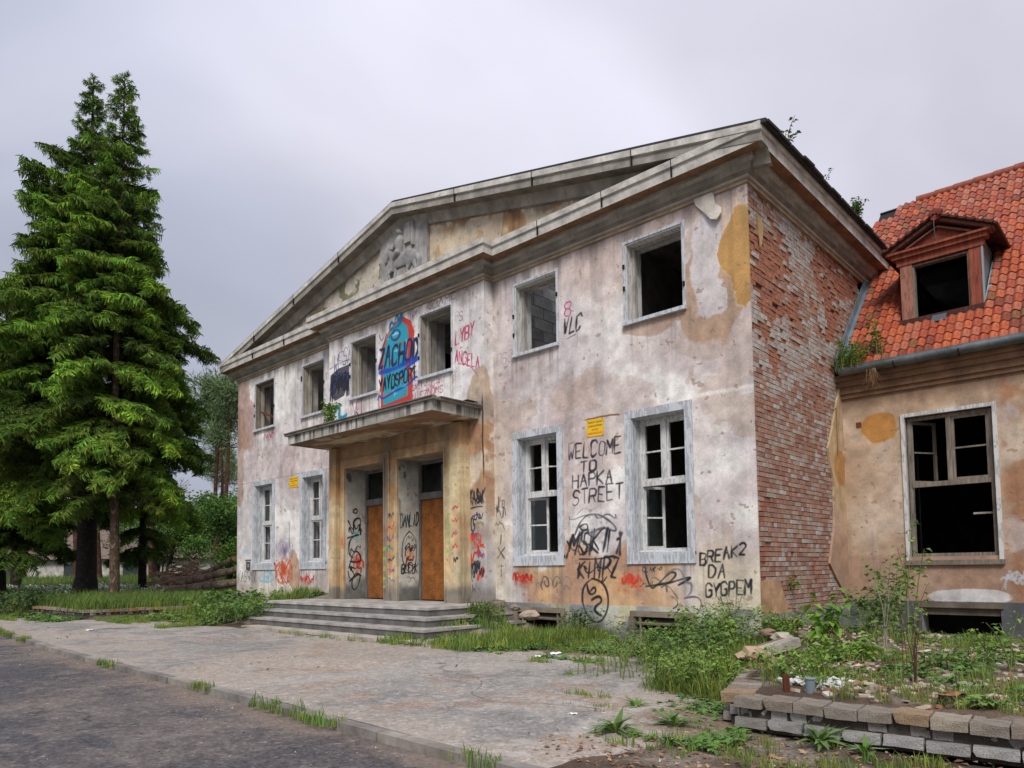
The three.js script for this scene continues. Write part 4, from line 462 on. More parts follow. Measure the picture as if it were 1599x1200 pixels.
{ // canopy over the doors
  const can = new THREE.Group(); can.name = 'canopy'; hall.add(can);
  const edge = new Wall(-2.6, 2.6, 3.98, 4.34, 200, (x, y) => { const N = plaster(x, y, 12), st = fbm(x * 12, y * 0.5, 4); let c = mix3([196, 192, 182], [158, 154, 144], ss(0.4, 0.6, N.n2)); c = mix3(c, [62, 58, 54], 0.75 * ss(0.53, 0.64, st) * ss(3.98, 4.28, y + 0.08)); const f = finish(c, N, y, 2); return f; });
  const soff = new Wall(-2.6, 2.6, 0, 1.5, 150, (x, y) => { const N = plaster(x, y, 13), w = fbm(x * 0.7 + 3 + y, y * 2.2, 5); let c = mix3([196, 178, 150], [146, 112, 86], ss(0.42, 0.58, w)); c = mix3(c, [110, 84, 72], 0.7 * ss(0.56, 0.66, fbm(x * 1.1 + 9, y * 2.6, 5))); c = mix3(c, [206, 200, 186], 0.6 * ss(0.6, 0.68, N.n2)); return finish(c, N, y, 0.4); });
  const g = new THREE.BoxGeometry(5.02, 0.19, 1.18).translate(0, 4.135, 0.835); part('slab', edge.uv(g), edge.material(), can);
  const u = new THREE.BoxGeometry(4.98, 0.012, 1.16).translate(0, 4.033, 0.83), p = u.attributes.position, uv = new Float32Array(p.count * 2); for (let i = 0; i < p.count; i++) { uv[i * 2] = (p.getX(i) + 2.6) / 5.2; uv[i * 2 + 1] = (p.getZ(i)) / 1.5; } u.setAttribute('uv', new THREE.BufferAttribute(uv, 2)); part('soffit', u, soff.material(), can);
  const t = new MB(); t.box(-2.6, 2.6, 4.232, 4.275, 0.24, 1.475); const top = t.build('edge_slab', grimy(150, 145, 136), can); const tin = new MB(); const r = rng(3); for (let x = -2.6; x < 2.55; x += 0.65) tin.box(x, x + 0.64, 4.277, 4.292 + r() * 0.008, 1.36 + r() * 0.02, 1.5); tin.box(2.3, 2.63, 4.277, 4.295, 0.26, 1.3); tin.build('tin_flashing', grimy(136, 132, 128, { roughness: 0.7 }), can); part('tin_sheet', planarUV(new THREE.BoxGeometry(0.5, 0.01, 0.4)), M.metal, can).position.set(2.3, 4.33, 0.5); can.children.at(-1).rotation.set(0.1, 0.3, 0.12);
}
// cornices -------------------------------------------------------
function sweep(path, prof, cols) { // plan path [x,z] with outward side on the left of travel reversed: mitred profile [out,y]
  const n = path.length, pos = [], col = [], nor = []; const off = (i, o) => { const P = path[i], a = path[Math.max(0, i - 1)], b = path[Math.min(n - 1, i + 1)]; const d = (p, q) => { const l = Math.hypot(q[0] - p[0], q[1] - p[1]) || 1; return [(q[0] - p[0]) / l, (q[1] - p[1]) / l]; }; let d1 = i ? d(a, P) : d(P, b), d2 = i < n - 1 ? d(P, b) : d1; const n1 = [-d1[1], d1[0]], n2 = [-d2[1], d2[0]]; const m = [n1[0] + n2[0], n1[1] + n2[1]], k = 2 / (m[0] * m[0] + m[1] * m[1]); return [P[0] + m[0] * k * o, P[1] + m[1] * k * o]; };
  for (let i = 0; i < n - 1; i++) for (let j = 0; j < prof.length - 1; j++) { const q = [[i, j], [i + 1, j], [i + 1, j + 1], [i, j + 1]].map(([a, b]) => { const [x, z] = off(a, prof[b][0]); return [x, prof[b][1], z]; }); for (const k of [0, 1, 2, 0, 2, 3]) { pos.push(...q[k]); if (cols) col.push(cols[j].r, cols[j].g, cols[j].b); } }
  const g = new THREE.BufferGeometry(); g.setAttribute('position', new THREE.Float32BufferAttribute(pos, 3)); if (cols) g.setAttribute('color', new THREE.Float32BufferAttribute(col, 3)); g.computeVertexNormals(); return planarUV(g);
}
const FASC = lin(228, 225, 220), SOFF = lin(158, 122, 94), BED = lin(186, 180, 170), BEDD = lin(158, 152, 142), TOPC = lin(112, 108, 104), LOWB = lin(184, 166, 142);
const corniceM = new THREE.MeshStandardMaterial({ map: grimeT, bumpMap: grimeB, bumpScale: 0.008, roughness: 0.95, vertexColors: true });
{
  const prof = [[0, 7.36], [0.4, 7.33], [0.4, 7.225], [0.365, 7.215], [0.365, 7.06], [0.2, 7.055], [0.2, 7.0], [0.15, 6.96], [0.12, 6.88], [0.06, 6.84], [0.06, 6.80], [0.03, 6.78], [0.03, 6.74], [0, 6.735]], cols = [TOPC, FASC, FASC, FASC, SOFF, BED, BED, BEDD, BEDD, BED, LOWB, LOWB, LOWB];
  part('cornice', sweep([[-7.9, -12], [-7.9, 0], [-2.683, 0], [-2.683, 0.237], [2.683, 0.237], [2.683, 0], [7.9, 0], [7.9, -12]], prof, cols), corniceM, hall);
}
{ // raking cornice, gable field, roof with fallen-in places
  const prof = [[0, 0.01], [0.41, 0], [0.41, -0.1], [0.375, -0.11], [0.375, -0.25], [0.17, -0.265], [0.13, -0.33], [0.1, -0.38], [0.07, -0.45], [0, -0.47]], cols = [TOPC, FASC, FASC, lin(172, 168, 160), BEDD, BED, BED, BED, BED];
  const pos = [], col = [], Y = (x) => 9.2 - 0.229 * Math.abs(x); const xs = [-8.312, -6.2, -4.1, -2.05, 0, 2.05, 4.1, 6.2, 8.312];
  for (let i = 0; i < xs.length - 1; i++) for (let j = 0; j < prof.length - 1; j++) { const q = [[i, j], [i + 1, j], [i + 1, j + 1], [i, j + 1]].map(([a, b]) => [xs[a], Y(xs[a]) + prof[b][1], prof[b][0]]); for (const k of [0, 1, 2, 0, 2, 3]) { pos.push(...q[k]); col.push(cols[j].r, cols[j].g, cols[j].b); } }
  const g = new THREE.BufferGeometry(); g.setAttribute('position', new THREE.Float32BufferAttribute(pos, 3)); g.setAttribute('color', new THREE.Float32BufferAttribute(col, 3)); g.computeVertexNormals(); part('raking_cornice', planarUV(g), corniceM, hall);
  for (const x of [-6.2, -4.1, -2.05, 2.05, 4.1, 6.2]) part('joint', new THREE.BoxGeometry(0.014, 0.27, 0.05), M.dark, hall).position.set(x, Y(x) - 0.12, 0.392); for (const x of [-6.3, -4.6, 4.2, 5.6, 6.9]) part('joint', new THREE.BoxGeometry(0.012, 0.26, 0.045), M.dark, hall).position.set(x, 7.2, 0.383);
  part('gable_wall', wallG.uv(extrude(shapeOf([[-8.1, 7.2], [8.1, 7.2], [0, 9.1]]), -0.25, 0.01)), wallGM, hall);
  // roof planes: along-slope shape with holes, then tilted
  const sl = Math.atan(0.229), len = 8.36 / Math.cos(sl);
  for (const s of [-1, 1]) { const hole = s < 0 ? [[2.8, 0.9], [4.4, 0.8], [5.2, 1.2], [6.6, 0.9], [7.5, 1.3], [7.4, 2.9], [5.9, 3.6], [4.2, 5.2], [2.9, 5.0]] : [[3.0, 1.1], [4.3, 0.9], [5.2, 1.3], [5.1, 5.2], [3.1, 5.6]]; const r = extrude(shapeOf([[0, -0.36], [len, -0.36], [len, 12.4], [0, 12.4]], [hole]), 0, 0.06); r.applyMatrix4(new THREE.Matrix4().makeRotationX(-Math.PI / 2)); r.applyMatrix4(new THREE.Matrix4().makeRotationZ(-sl)); if (s < 0) r.scale(-1, 1, 1); r.translate(0, 9.205, 0); part('roof', planarUV(r), M.felt, hall); if (s < 0) { const b = new MB(); for (let k = 0; k < 5; k++) b.bar([-2.0, 8.6, -1.1 - k * 0.95], [-8, 7.23, -1.1 - k * 0.95], 0.09, 0.14); b.bar([-5.8, 7.72, -0.6], [-5.8, 7.72, -6], 0.1, 0.1); b.build('rafter', M.woodOld, hall); } }
  const r = rng(12), e = new MB(); for (let z = 0.34; z > -6.2; z -= 0.42) e.add(new THREE.BoxGeometry(0.3 + r() * 0.1, 0.03, 0.4), M4(8.24 + r() * 0.02, 7.34 + r() * 0.03, z - 0.2, (r() - 0.5) * 0.09, 0, -0.2 - r() * 0.12)); e.build('roof_felt', M.felt, hall);
}
{ // carved panel: rider on a horse, in half relief
  const G = new THREE.Group(); G.name = 'relief_panel'; hall.add(G);
  const sh = shapeOf([[-0.8, 7.3], [0.84, 7.3], [0.84, 8.72], [0.2, 8.86], [-0.2, 8.86], [-0.8, 8.55]]); part('panel', planarUV(extrude(sh, 0.012, 0.1)), grimy(182, 180, 178), G);
  const caps = [ // ax,ay,bx,by,ra,rb,height
    [-0.16, 8.02, 0.2, 8.0, 0.17, 0.16, 0.75], [0.22, 8.0, 0.33, 7.98, 0.2, 0.17, 0.95], [-0.2, 8.04, -0.28, 8.0, 0.18, 0.16, 0.9], [-0.26, 8.1, -0.4, 8.34, 0.15, 0.1, 0.95], [-0.4, 8.36, -0.46, 8.34, 0.095, 0.08, 1.1], [-0.46, 8.33, -0.56, 8.12, 0.075, 0.045, 1.25], [-0.38, 8.42, -0.36, 8.5, 0.035, 0.015, 1.2],
    [0.3, 7.9, 0.2, 7.72, 0.1, 0.05, 1.1], [0.2, 7.72, 0.27, 7.54, 0.042, 0.036, 1.2], [0.4, 7.9, 0.48, 7.7, 0.09, 0.045, 0.7], [0.48, 7.7, 0.43, 7.56, 0.04, 0.034, 0.9], [-0.3, 7.92, -0.46, 7.8, 0.07, 0.045, 1.2], [-0.46, 7.8, -0.4, 7.64, 0.042, 0.034, 1.2], [-0.24, 7.88, -0.26, 7.56, 0.06, 0.036, 0.8],
    [0.46, 8.02, 0.6, 7.86, 0.06, 0.075, 0.9], [0.6, 7.86, 0.58, 7.6, 0.075, 0.03, 0.9], [0.52, 8.0, 0.6, 8.4, 0.02, 0.014, 0.7],
    [-0.08, 8.2, -0.04, 8.44, 0.1, 0.12, 1.5], [-0.03, 8.5, -0.03, 8.54, 0.05, 0.045, 1.9], [-0.04, 8.63, -0.05, 8.65, 0.075, 0.07, 2.0], [-0.1, 8.44, -0.24, 8.3, 0.05, 0.038, 2.6], [-0.24, 8.3, -0.34, 8.34, 0.038, 0.032, 2.6], [-0.08, 8.18, -0.24, 8.06, 0.085, 0.07, 2.3], [-0.24, 8.06, -0.27, 7.82, 0.062, 0.042, 2.6], [-0.27, 7.82, -0.36, 7.78, 0.04, 0.03, 2.6]];
  const hF = (x, y) => { let h = -9; for (const [ax, ay, bx, by, ra, rb, k] of caps) { const dx = bx - ax, dy = by - ay, t = Math.max(0, Math.min(1, ((x - ax) * dx + (y - ay) * dy) / (dx * dx + dy * dy + 1e-9))), r = lerp(ra, rb, t), d2 = (x - ax - dx * t) ** 2 + (y - ay - dy * t) ** 2; const v = d2 < r * r ? Math.min(r, 0.11) / r * Math.sqrt(r * r - d2) * 0.6 * k + 0.015 * k : -9; if (v > h) h = v > -1 && h > -1 ? Math.max(v, h) : v; } if (x > 0.12 && x < 0.34 && y > 8.3 && y < 8.78) h = Math.max(h, 0.055); if (x > 0.36 && x < 0.45 && y > 8.2 && y < 8.76) h = Math.max(h, 0.05 + 0.02 * Math.abs(Math.sin((x - 0.36) * 70))); return h; };
  const nx = 160, ny = 160, g = new THREE.PlaneGeometry(1.5, 1.5, nx, ny), p = g.attributes.position, hs = new Float32Array(p.count); for (let i = 0; i < p.count; i++) hs[i] = Math.max(0, hF(p.getX(i), p.getY(i) + 8.1)); const W1 = nx + 1; const sm = hs.map((v, i) => { let s = 0, n = 0; for (const d of [0, 1, -1, W1, -W1]) { const q = hs[i + d]; if (q !== undefined) { s += q; n++; } } return s / n; });
  for (let i = 0; i < p.count; i++) p.setXYZ(i, p.getX(i), p.getY(i) + 8.1, 0.098 + sm[i] - (sm[i] < 0.002 ? 0.01 : 0)); const idx = g.index.array, keep = []; for (let i = 0; i < idx.length; i += 3) if (sm[idx[i]] > 0.002 || sm[idx[i + 1]] > 0.002 || sm[idx[i + 2]] > 0.002) keep.push(idx[i], idx[i + 1], idx[i + 2]); g.setIndex(keep); g.computeVertexNormals(); part('rider_relief', planarUV(g), grimy(176, 176, 178), G);
}
// brick flank ------------------------------------------------------
const brickMats = [[208, 156, 130], [212, 162, 138], [194, 148, 130], [216, 172, 150], [220, 188, 168], [202, 160, 142], [214, 194, 178], [188, 134, 112]].map((c) => std(...c, { map: tiled(dirtT.clone(), 3), bumpMap: tiled(dirtT.clone(), 3), bumpScale: 0.006 }));
const brickRaw = [[214, 146, 112], [206, 138, 106], [196, 132, 108]].map((c) => std(...c, { map: tiled(dirtT.clone(), 3), bumpMap: tiled(dirtT.clone(), 3), bumpScale: 0.008 }));
const brickPale = [[226, 214, 202], [216, 196, 182], [230, 222, 212]].map((c) => std(...c, { map: tiled(dirtT.clone(), 3), bumpMap: tiled(dirtT.clone(), 3), bumpScale: 0.004 }));
const chipBox = (l, h, d, r) => { const g = new THREE.BoxGeometry(l, h, d, 1, 1, 1), p = g.attributes.position; const o = {}; for (let i = 0; i < p.count; i++) { const k = [p.getX(i) > 0, p.getY(i) > 0, p.getZ(i) > 0].join(); o[k] ??= [(r() - 0.5) * 0.008, (r() - 0.5) * 0.006, p.getZ(i) > 0 ? (r() - 0.7) * 0.008 : 0]; p.setXYZ(i, p.getX(i) + o[k][0], p.getY(i) + o[k][1], p.getZ(i) + o[k][2]); } g.computeVertexNormals(); return planarUV(g); };
{
  const side = new THREE.Group(); side.name = 'side_wall'; hall.add(side); const r = rng(41);
  part('mortar_bed', planarUV(extrude(shapeOf([[0.03, 0], [12, 0], [12, 7.2], [0.03, 7.2]], [[[5.1, 6.45], [5.85, 6.55], [5.85, 6.95], [5.1, 6.95]]]), 0, 0.4).rotateY(Math.PI / 2).translate(7.442, 0, 0)), std(128, 112, 100, { map: grimeT, bumpMap: grimeB, bumpScale: 0.01 }), side);
  const variants = { s: [], h: [] }; for (let i = 0; i < 5; i++) { variants.s.push(chipBox(0.222, 0.062, 0.1, r)); variants.h.push(chipBox(0.106, 0.062, 0.1, r)); } for (const k of ['s', 'h']) for (const g of variants[k]) g.rotateY(Math.PI / 2);
  const list = []; // edge of the remaining plaster near the inner corner (z,y)
  const edge = [[-3.55, 0.4], [-3.5, 0.55], [-2.74, 1.17], [-3.0, 1.7], [-3.06, 2.17], [-3.1, 2.51], [-2.86, 3.16], [-3.1, 3.5], [-3.24, 3.77], [-3.5, 4.2], [-3.64, 4.45], [-3.7, 4.6]]; const edgeZ = (y) => { for (let i = 0; i < edge.length - 1; i++) if (y <= edge[i + 1][1]) return lerp(edge[i][0], edge[i + 1][0], (y - edge[i][1]) / (edge[i + 1][1] - edge[i][1])); return -3.7; };
  const H = 0.0725; let row = 0;
  for (let y = 0.34; y < 6.8; y += H, row++) { let z = -0.012 - (row % 2 ? 0 : r() * 0.006); const head = row % 2; if (!head && row % 4 === 2) { z -= 0.0; }
    let first = true; const zEnd = y < 4.45 ? -3.75 : Math.max(-6.2, -3.42 - (y - 4.3) / 1.07);
    while (z > zEnd) { let kind = head ? 'h' : 's', l = head ? 0.106 : 0.222; if (first && !head && row % 4 === 2) { kind = 'h'; l = 0.106; } first = false; const zc = z - l / 2; z -= l + 0.011; if (y < 4.45 && zc < edgeZ(y) - 0.1) continue; if (y > 6.42 && zc < -5.05 && zc > -5.9) continue; if (y < 0.92 && zc > -0.75 - 0.3 * (0.92 - y)) continue;
      const n = fbm(zc * 0.9 + 60, y * 0.9 + 5, 4), m = fbm(zc * 2.4 + 6, y * 3.5, 3), up = ss(3.4, 4.8, y); const raw = ss(0.47, 0.57, n * 0.6 + m * 0.4 - 0.01 * up - 0.10 * (1 - up)); const isRaw = r() < raw * 0.95; const pale = !isRaw && r() < lerp(0.14, 0.8, up) * (0.25 + 1.1 * ss(0.44, 0.56, fbm(zc * 1.3 + 15, y * 1.3 + 33, 3)));
      if (isRaw && r() < 0.025 * up) continue; // fallen out
      const mat = isRaw ? brickRaw[Math.floor(r() * 3)] : pale ? brickPale[Math.floor(r() * 3)] : brickMats[Math.floor(r() * (up > 0.5 ? 7 : 8))]; const depth = isRaw ? -0.008 - r() * 0.016 : (r() - 0.5) * 0.008;
      list.push({ x: 7.852 + depth, y: y + 0.031, z: zc, g: variants[kind][Math.floor(r() * 5)], mat, d: (7.9 - 12.25) ** 2 + (y - 1.16) ** 2 + (zc - 9.78) ** 2 - (kind === 's' ? 6 : 0), ry: (r() - 0.5) * (isRaw ? 0.1 : 0.03), rz: (r() - 0.5) * 0.02 }); } }
  list.sort((a, b) => a.d - b.d); const rest = new Map();
  list.forEach((b, i) => { if (i < 296) { const m = part('brick', b.g, b.mat, side); m.position.set(b.x, b.y, b.z); m.rotation.set(b.rz, b.ry, 0); } else { if (!rest.has(b.mat)) rest.set(b.mat, []); const g = b.g.toNonIndexed(); g.applyMatrix4(M4(b.x, b.y, b.z, b.rz, b.ry, 0)); rest.get(b.mat).push(g); } });
  { const mats = [...rest.keys()], merged = mats.map((m) => mergeGeometries(rest.get(m))); const all = mergeGeometries(merged.map((g, i) => paint(g, mats[i].color))); const m = part('brick_field', all, new THREE.MeshStandardMaterial({ map: tiled(dirtT.clone(), 3), bumpMap: tiled(dirtT.clone(), 3), bumpScale: 0.006, roughness: 0.93, vertexColors: true }), side); m.userData.kind = 'stuff'; }
  // remaining plaster: strip by the inner corner and the patch at the foot
  const strip = [...edge.map(([z, y]) => [-z, y]), [3.7, 4.6], [3.7, 0.4]]; const jag = []; for (let i = 0; i < edge.length - 1; i++) for (let k = 0; k < 4; k++) { const t = k / 4; jag.push([-lerp(edge[i][0], edge[i + 1][0], t) + (k ? (r() - 0.5) * 0.05 : 0), lerp(edge[i][1], edge[i + 1][1], t)]); } jag.push([3.7, 4.6], [3.7, 0.4]);
  const sw = new Wall(2.6, 3.75, 0.3, 4.7, 190, (x, y) => { const N = plaster(x, y, 15); let c = mix3([196, 168, 126], [176, 150, 128], N.pk); const oc = blob(x, y, 3.42, 2.9, 0.3, 0.3, N.n2, 1); c = mix3(c, [184, 132, 70], 0.8 * oc); c = mix3(c, [160, 126, 106], 0.6 * ss(2.3, 1.2, y)); const k = ss(0.02, 0.006, Math.abs(x - 3.3 - 0.12 * (fbm(y * 2, 3, 3) - 0.5))) * ss(3.0, 3.1, y) * ss(4.0, 3.9, y); c = mix3(c, [70, 52, 40], k * 0.8); return finish(c, N, y, 1); });
  const gp = extrude(shapeOf(jag), 0, 0.035); part('plaster_remnant', sw.uv(gp), sw.material(), side); gp.rotateY(Math.PI / 2); gp.translate(7.9, 0, 0);
  const foot = extrude(shapeOf([[0.02, 0.3], [1.25, 0.3], [1.08, 0.5], [0.92, 0.62], [0.8, 0.78], [0.74, 0.92], [0.4, 0.95], [0.02, 0.92]]), 0, 0.04); foot.rotateY(Math.PI / 2); foot.translate(7.866, 0, 0); part('plaster_remnant', planarUV(foot), grimy(196, 160, 126), side);
  part('plinth', planarUV(new THREE.BoxGeometry(0.05, 0.62, 3.62).translate(7.892, 0.13, -1.83)), grimy(142, 144, 148), side);
  const fl = extrude(shapeOf([[0.33, 6.4], [0.5, 6.3], [0.48, 6.05], [0.4, 5.9], [0.34, 6.1]]), 0, 0.02); fl.rotateY(Math.PI / 2); fl.translate(7.9, 0, 0); part('plaster_remnant', planarUV(fl), grimy(206, 172, 120), side);
}
{ // dark rooms behind the openings: floors, ceilings, partitions
  const b = new MB(); b.box(-7.8, 7.42, 0.3, 0.5, -11.8, -0.47); b.box(-7.8, 7.42, 4.2, 4.5, -11.8, -0.47); b.box(-7.86, 7.84, -0.4, 7.2, -12.1, -11.85); b.box(-7.86, -7.42, -0.4, 7.2, -11.8, -0.47); b.box(-7.4, 7.4, -0.35, 0.29, -1.2, -1.1); b.build('floor', M.inner, hall);
  const q = new MB(); for (const x of [-5, -2.4, 2.3, 5.15]) q.box(x, x + 0.14, 0.51, 4.19, -6, -0.47); q.box(-7.4, 7.4, 0.51, 4.19, -6.2, -6.02); q.box(5.15, 5.29, 4.51, 7.3, -7, -0.47); q.box(-7.4, -5.3, 4.51, 7.1, -6.4, -6.2); q.box(-5.2, 7.4, 4.51, 7.8, -6.4, -6.2); q.box(5.3, 7.4, 7.0, 7.1, -6.1, -0.47); q.box(-2.3, 2.2, 7.12, 7.25, -6.1, -0.47); q.box(-5.0, -4.86, 4.51, 7.2, -6.1, -0.47); q.build('partition', M.inner, hall);
  const blk = new THREE.Group(); blk.name = 'block_wall'; hall.add(blk); const bg = chipBox(0.585, 0.235, 0.2, rng(4)).rotateY(Math.PI / 2), ms = [grimy(186, 190, 188), grimy(172, 176, 175), grimy(198, 200, 198)]; const r = rng(8); for (let j = 0; j < 11; j++) for (let i = 0; i < 7; i++) { const m = part('block', bg, ms[Math.floor(r() * 3)], blk); m.position.set(2.45 + (r() - 0.5) * 0.008, 4.63 + j * 0.245, -0.8 - i * 0.597 - (j % 2) * 0.3); }
  part('block_wall_core', planarUV(new THREE.BoxGeometry(0.16, 2.8, 4.6).translate(2.45, 5.92, -2.8)), std(120, 120, 118), blk);
}

// ---------------------------------------------------------------- the wing with its tiled roof
const wing = thing('tiled_wing', 'lower ochre wing under a steep orange pantile roof with a dormer', 'building');
{
  const WZ = -3.66, wo = [8.94, 10.2, 1.26, 3.64], co = [9.06, 10.18, -0.04, 0.42];
  const hs = [rect(...wo), rect(...co)]; const f = extrude(shapeOf(rect(7.86, 13, -0.4, 4.45), hs), WZ - 0.03, WZ); part('wall', wallW.uv(f), wallWM, wing); part('wall_core', planarUV(extrude(shapeOf(rect(7.86, 13, -0.4, 4.45), hs), WZ - 0.45, WZ - 0.03)), M.innerPale, wing);
  lowWindow(wing, wo, WZ, M.woodOld, null, { depth: 0.07, sashes: ['ulo', 'ur'] }); const t = new MB(); t.box(8.88, 8.94, 1.2, 3.7, WZ + 0.001, WZ + 0.03); t.box(10.2, 10.26, 1.2, 3.7, WZ + 0.001, WZ + 0.032); t.box(8.94, 10.2, 3.64, 3.7, WZ + 0.001, WZ + 0.031); t.build('surround', M.frame, wing); const sl = new MB(); sl.box(8.86, 10.27, 1.12, 1.2, WZ, WZ + 0.06); sl.box(8.95, 10.19, 1.2, 1.262, WZ - 0.3, WZ - 0.002); sl.build('sill', M.woodOld, wing); part('board_scrap', planarUV(new THREE.BoxGeometry(0.4, 0.03, 0.02)), M.wood, wing).position.set(10.05, 1.95, WZ - 0.15);
  const cs = new MB(); cs.box(9.02, 10.22, 0.42, 0.5, WZ + 0.001, WZ + 0.03); cs.box(9.0, 10.24, -0.12, -0.04, WZ + 0.001, WZ + 0.09); cs.box(9.06, 10.18, 0.3, 0.42, WZ - 0.12, WZ - 0.05); cs.build('cellar_window', grimy(120, 110, 98), wing);
  // eaves moulding, soffit, gutter with brackets
  const e = new MB(); e.box(7.9, 13, 4.12, 4.2, WZ + 0.001, WZ + 0.05); e.box(7.9, 13, 4.2, 4.32, WZ + 0.001, WZ + 0.09); e.box(7.9, 13, 4.32, 4.42, WZ + 0.001, WZ + 0.14); e.box(7.9, 13, 4.42, 4.52, WZ - 0.2, WZ + 0.2); e.build('eaves_moulding', grimy(154, 122, 96), wing);
  const gut = new THREE.CylinderGeometry(0.085, 0.085, 4.98, 14, 1, true, Math.PI * 0.5, Math.PI).rotateZ(Math.PI / 2).rotateX(Math.PI); // trough open upwards
  { const p = gut.attributes.position; let up = 0; for (let i = 0; i < p.count; i++) up += p.getY(i); if (up > 0) gut.rotateX(Math.PI); } const mG = part('gutter', planarUV(gut), M.metal, wing); mG.position.set(10.5, 4.565, -3.36); for (const x of [8.9, 9.85, 10.8, 11.8]) part('gutter_bracket', new THREE.TorusGeometry(0.09, 0.012, 6, 12, Math.PI).rotateY(Math.PI / 2).rotateX(Math.PI), M.dark, wing).position.set(x, 4.565, -3.36); part('gutter_end', planarUV(new THREE.CircleGeometry(0.085, 14, Math.PI, Math.PI).rotateY(Math.PI / 2)), M.metal, wing).position.set(8.01, 4.565, -3.36);
  // roof: boarding and pantiles
  const a = Math.atan(1.07), ca = Math.cos(a), sa = Math.sin(a), y0 = 4.6, z0 = -3.40; const bd = extrude(shapeOf(rect(7.65, 13.05, 0, 6.3), [rect(8.9, 10.02, 1.2, 2.9)]), -0.085, -0.035); bd.rotateX(-Math.PI / 2 + a); bd.translate(0, y0, z0); part('roof_boarding', planarUV(bd), std(40, 36, 34), wing); part('roof_back', planarUV(new THREE.BoxGeometry(5.4, 0.05, 6.3).translate(0, -0.06, -3.15).rotateX(-a).translate(10.35, y0 + 6.28 * sa, z0 - 6.28 * ca)), M.felt, wing);
  const TW = 0.131, TE = 0.25, prof = []; for (let i = 0; i <= 8; i++) { const t = i / 8; prof.push([(t - 0.5) * (TW + 0.012), t < 0.68 ? Math.sin(t / 0.68 * Math.PI) * 0.032 : -Math.sin((t - 0.68) / 0.32 * Math.PI) * 0.010]); }
  const tile = () => { const pos = [], L = 0.30, T = 0.014; const V = (i, e, k) => [prof[i][0], prof[i][1] + (e ? 0 : 0.02) + (k ? -T : 0), e ? -L : 0]; const q = (A, B, C, D) => pos.push(...A, ...B, ...C, ...A, ...C, ...D); for (let i = 0; i < 8; i++) { q(V(i, 0, 0), V(i + 1, 0, 0), V(i + 1, 1, 0), V(i, 1, 0)); q(V(i, 0, 1), V(i + 1, 0, 1), V(i + 1, 0, 0), V(i, 0, 0)); } q(V(0, 0, 1), V(0, 0, 0), V(0, 1, 0), V(0, 1, 1)); q(V(8, 0, 0), V(8, 0, 1), V(8, 1, 1), V(8, 1, 0)); const g = new THREE.BufferGeometry(); g.setAttribute('position', new THREE.Float32BufferAttribute(pos, 3)); g.computeVertexNormals(); g.rotateX(a); return g; };
  const tg = planarUV(tile()), r = rng(21), tm = [[210, 104, 64], [218, 114, 70], [196, 94, 62], [206, 118, 86], [178, 98, 76], [204, 132, 110]].map((c) => std(...c, { map: tiled(dirtT.clone(), 2), bumpMap: tiled(dirtT.clone(), 4), bumpScale: 0.003, roughness: 0.8 })); const list = [];
  for (let j = 0; j < 25; j++) for (let i = -3; i < 31; i++) { const x = 8.07 + i * TW, s = j * TE, y = y0 + s * sa, z = z0 - s * ca; if (i < 0 && y < 7.25) continue; if (x > 8.74 && x < 10.16 && y > 5.22 && z > -5.75 && y < 7.0 - Math.abs(x - 9.44) * 0.42) continue; if (j > 22 && i < 0) continue; if (j === 4 && i === 12) continue; if (x < 8.3 && j < 3 && r() < 0.3) continue;
    list.push({ x, y, z, m: tm[Math.floor(Math.min(5.99, Math.max(0, r() * 3.4 + 4.2 * (fbm(x * 1.1, s * 0.9 + 3, 3) - 0.32) + (j > 15 ? 1.6 : 0))))], rx: (r() - 0.5) * (r() < 0.03 ? 0.3 : 0.05), rz: (r() - 0.5) * (r() < 0.05 ? 0.22 : 0.05), dy: r() * 0.006, d: (x - 12.25) ** 2 + (y - 1.16) ** 2 + (z - 9.78) ** 2 }); }
  const moss = std(160, 106, 72, { map: tiled(dirtT.clone(), 2), bumpMap: tiled(dirtT.clone(), 4), bumpScale: 0.004 }), soot = std(158, 84, 62, { map: tiled(dirtT.clone(), 2), bumpMap: tiled(dirtT.clone(), 4), bumpScale: 0.003 }); for (const t of list) { const q = fbm(t.x * 1.6 + 40, t.y * 2.2 + 9, 3); if (r() < ss(0.58, 0.7, q) * 0.45 + (t.y < 5.0 && t.x < 9.4 ? 0.16 : 0.03)) t.m = r() < 0.25 ? moss : soot; }
  const roof = new THREE.Group(); roof.name = 'tiled_roof'; wing.add(roof); list.sort((p, q) => p.d - q.d); const rest = [];
  list.forEach((t, i) => { if (i < 296) { const m = part('roof_tile', tg, t.m, roof); m.position.set(t.x, t.y + t.dy, t.z); m.rotation.set(t.rx, 0, t.rz); } else rest.push(paint(tg.clone().applyMatrix4(M4(t.x, t.y + t.dy, t.z, t.rx, 0, t.rz)), t.m.color)); });
  { const m = part('roof_tile_field', mergeGeometries(rest), new THREE.MeshStandardMaterial({ map: tiled(dirtT.clone(), 2), bumpMap: tiled(dirtT.clone(), 4), bumpScale: 0.003, roughness: 0.8, vertexColors: true }), roof); m.userData.kind = 'stuff'; }
  const rg = new MB(); for (let x = 8.4; x < 13; x += 0.36) rg.add(new THREE.CylinderGeometry(0.1, 0.085, 0.38, 10, 1, true, -Math.PI / 2, Math.PI).rotateZ(Math.PI / 2).rotateX(-Math.PI / 2 + Math.PI / 2), M4(x + 0.19, y0 + 6.25 * sa + 0.01, z0 - 6.25 * ca)); rg.build('ridge_tile', tm[4], roof);
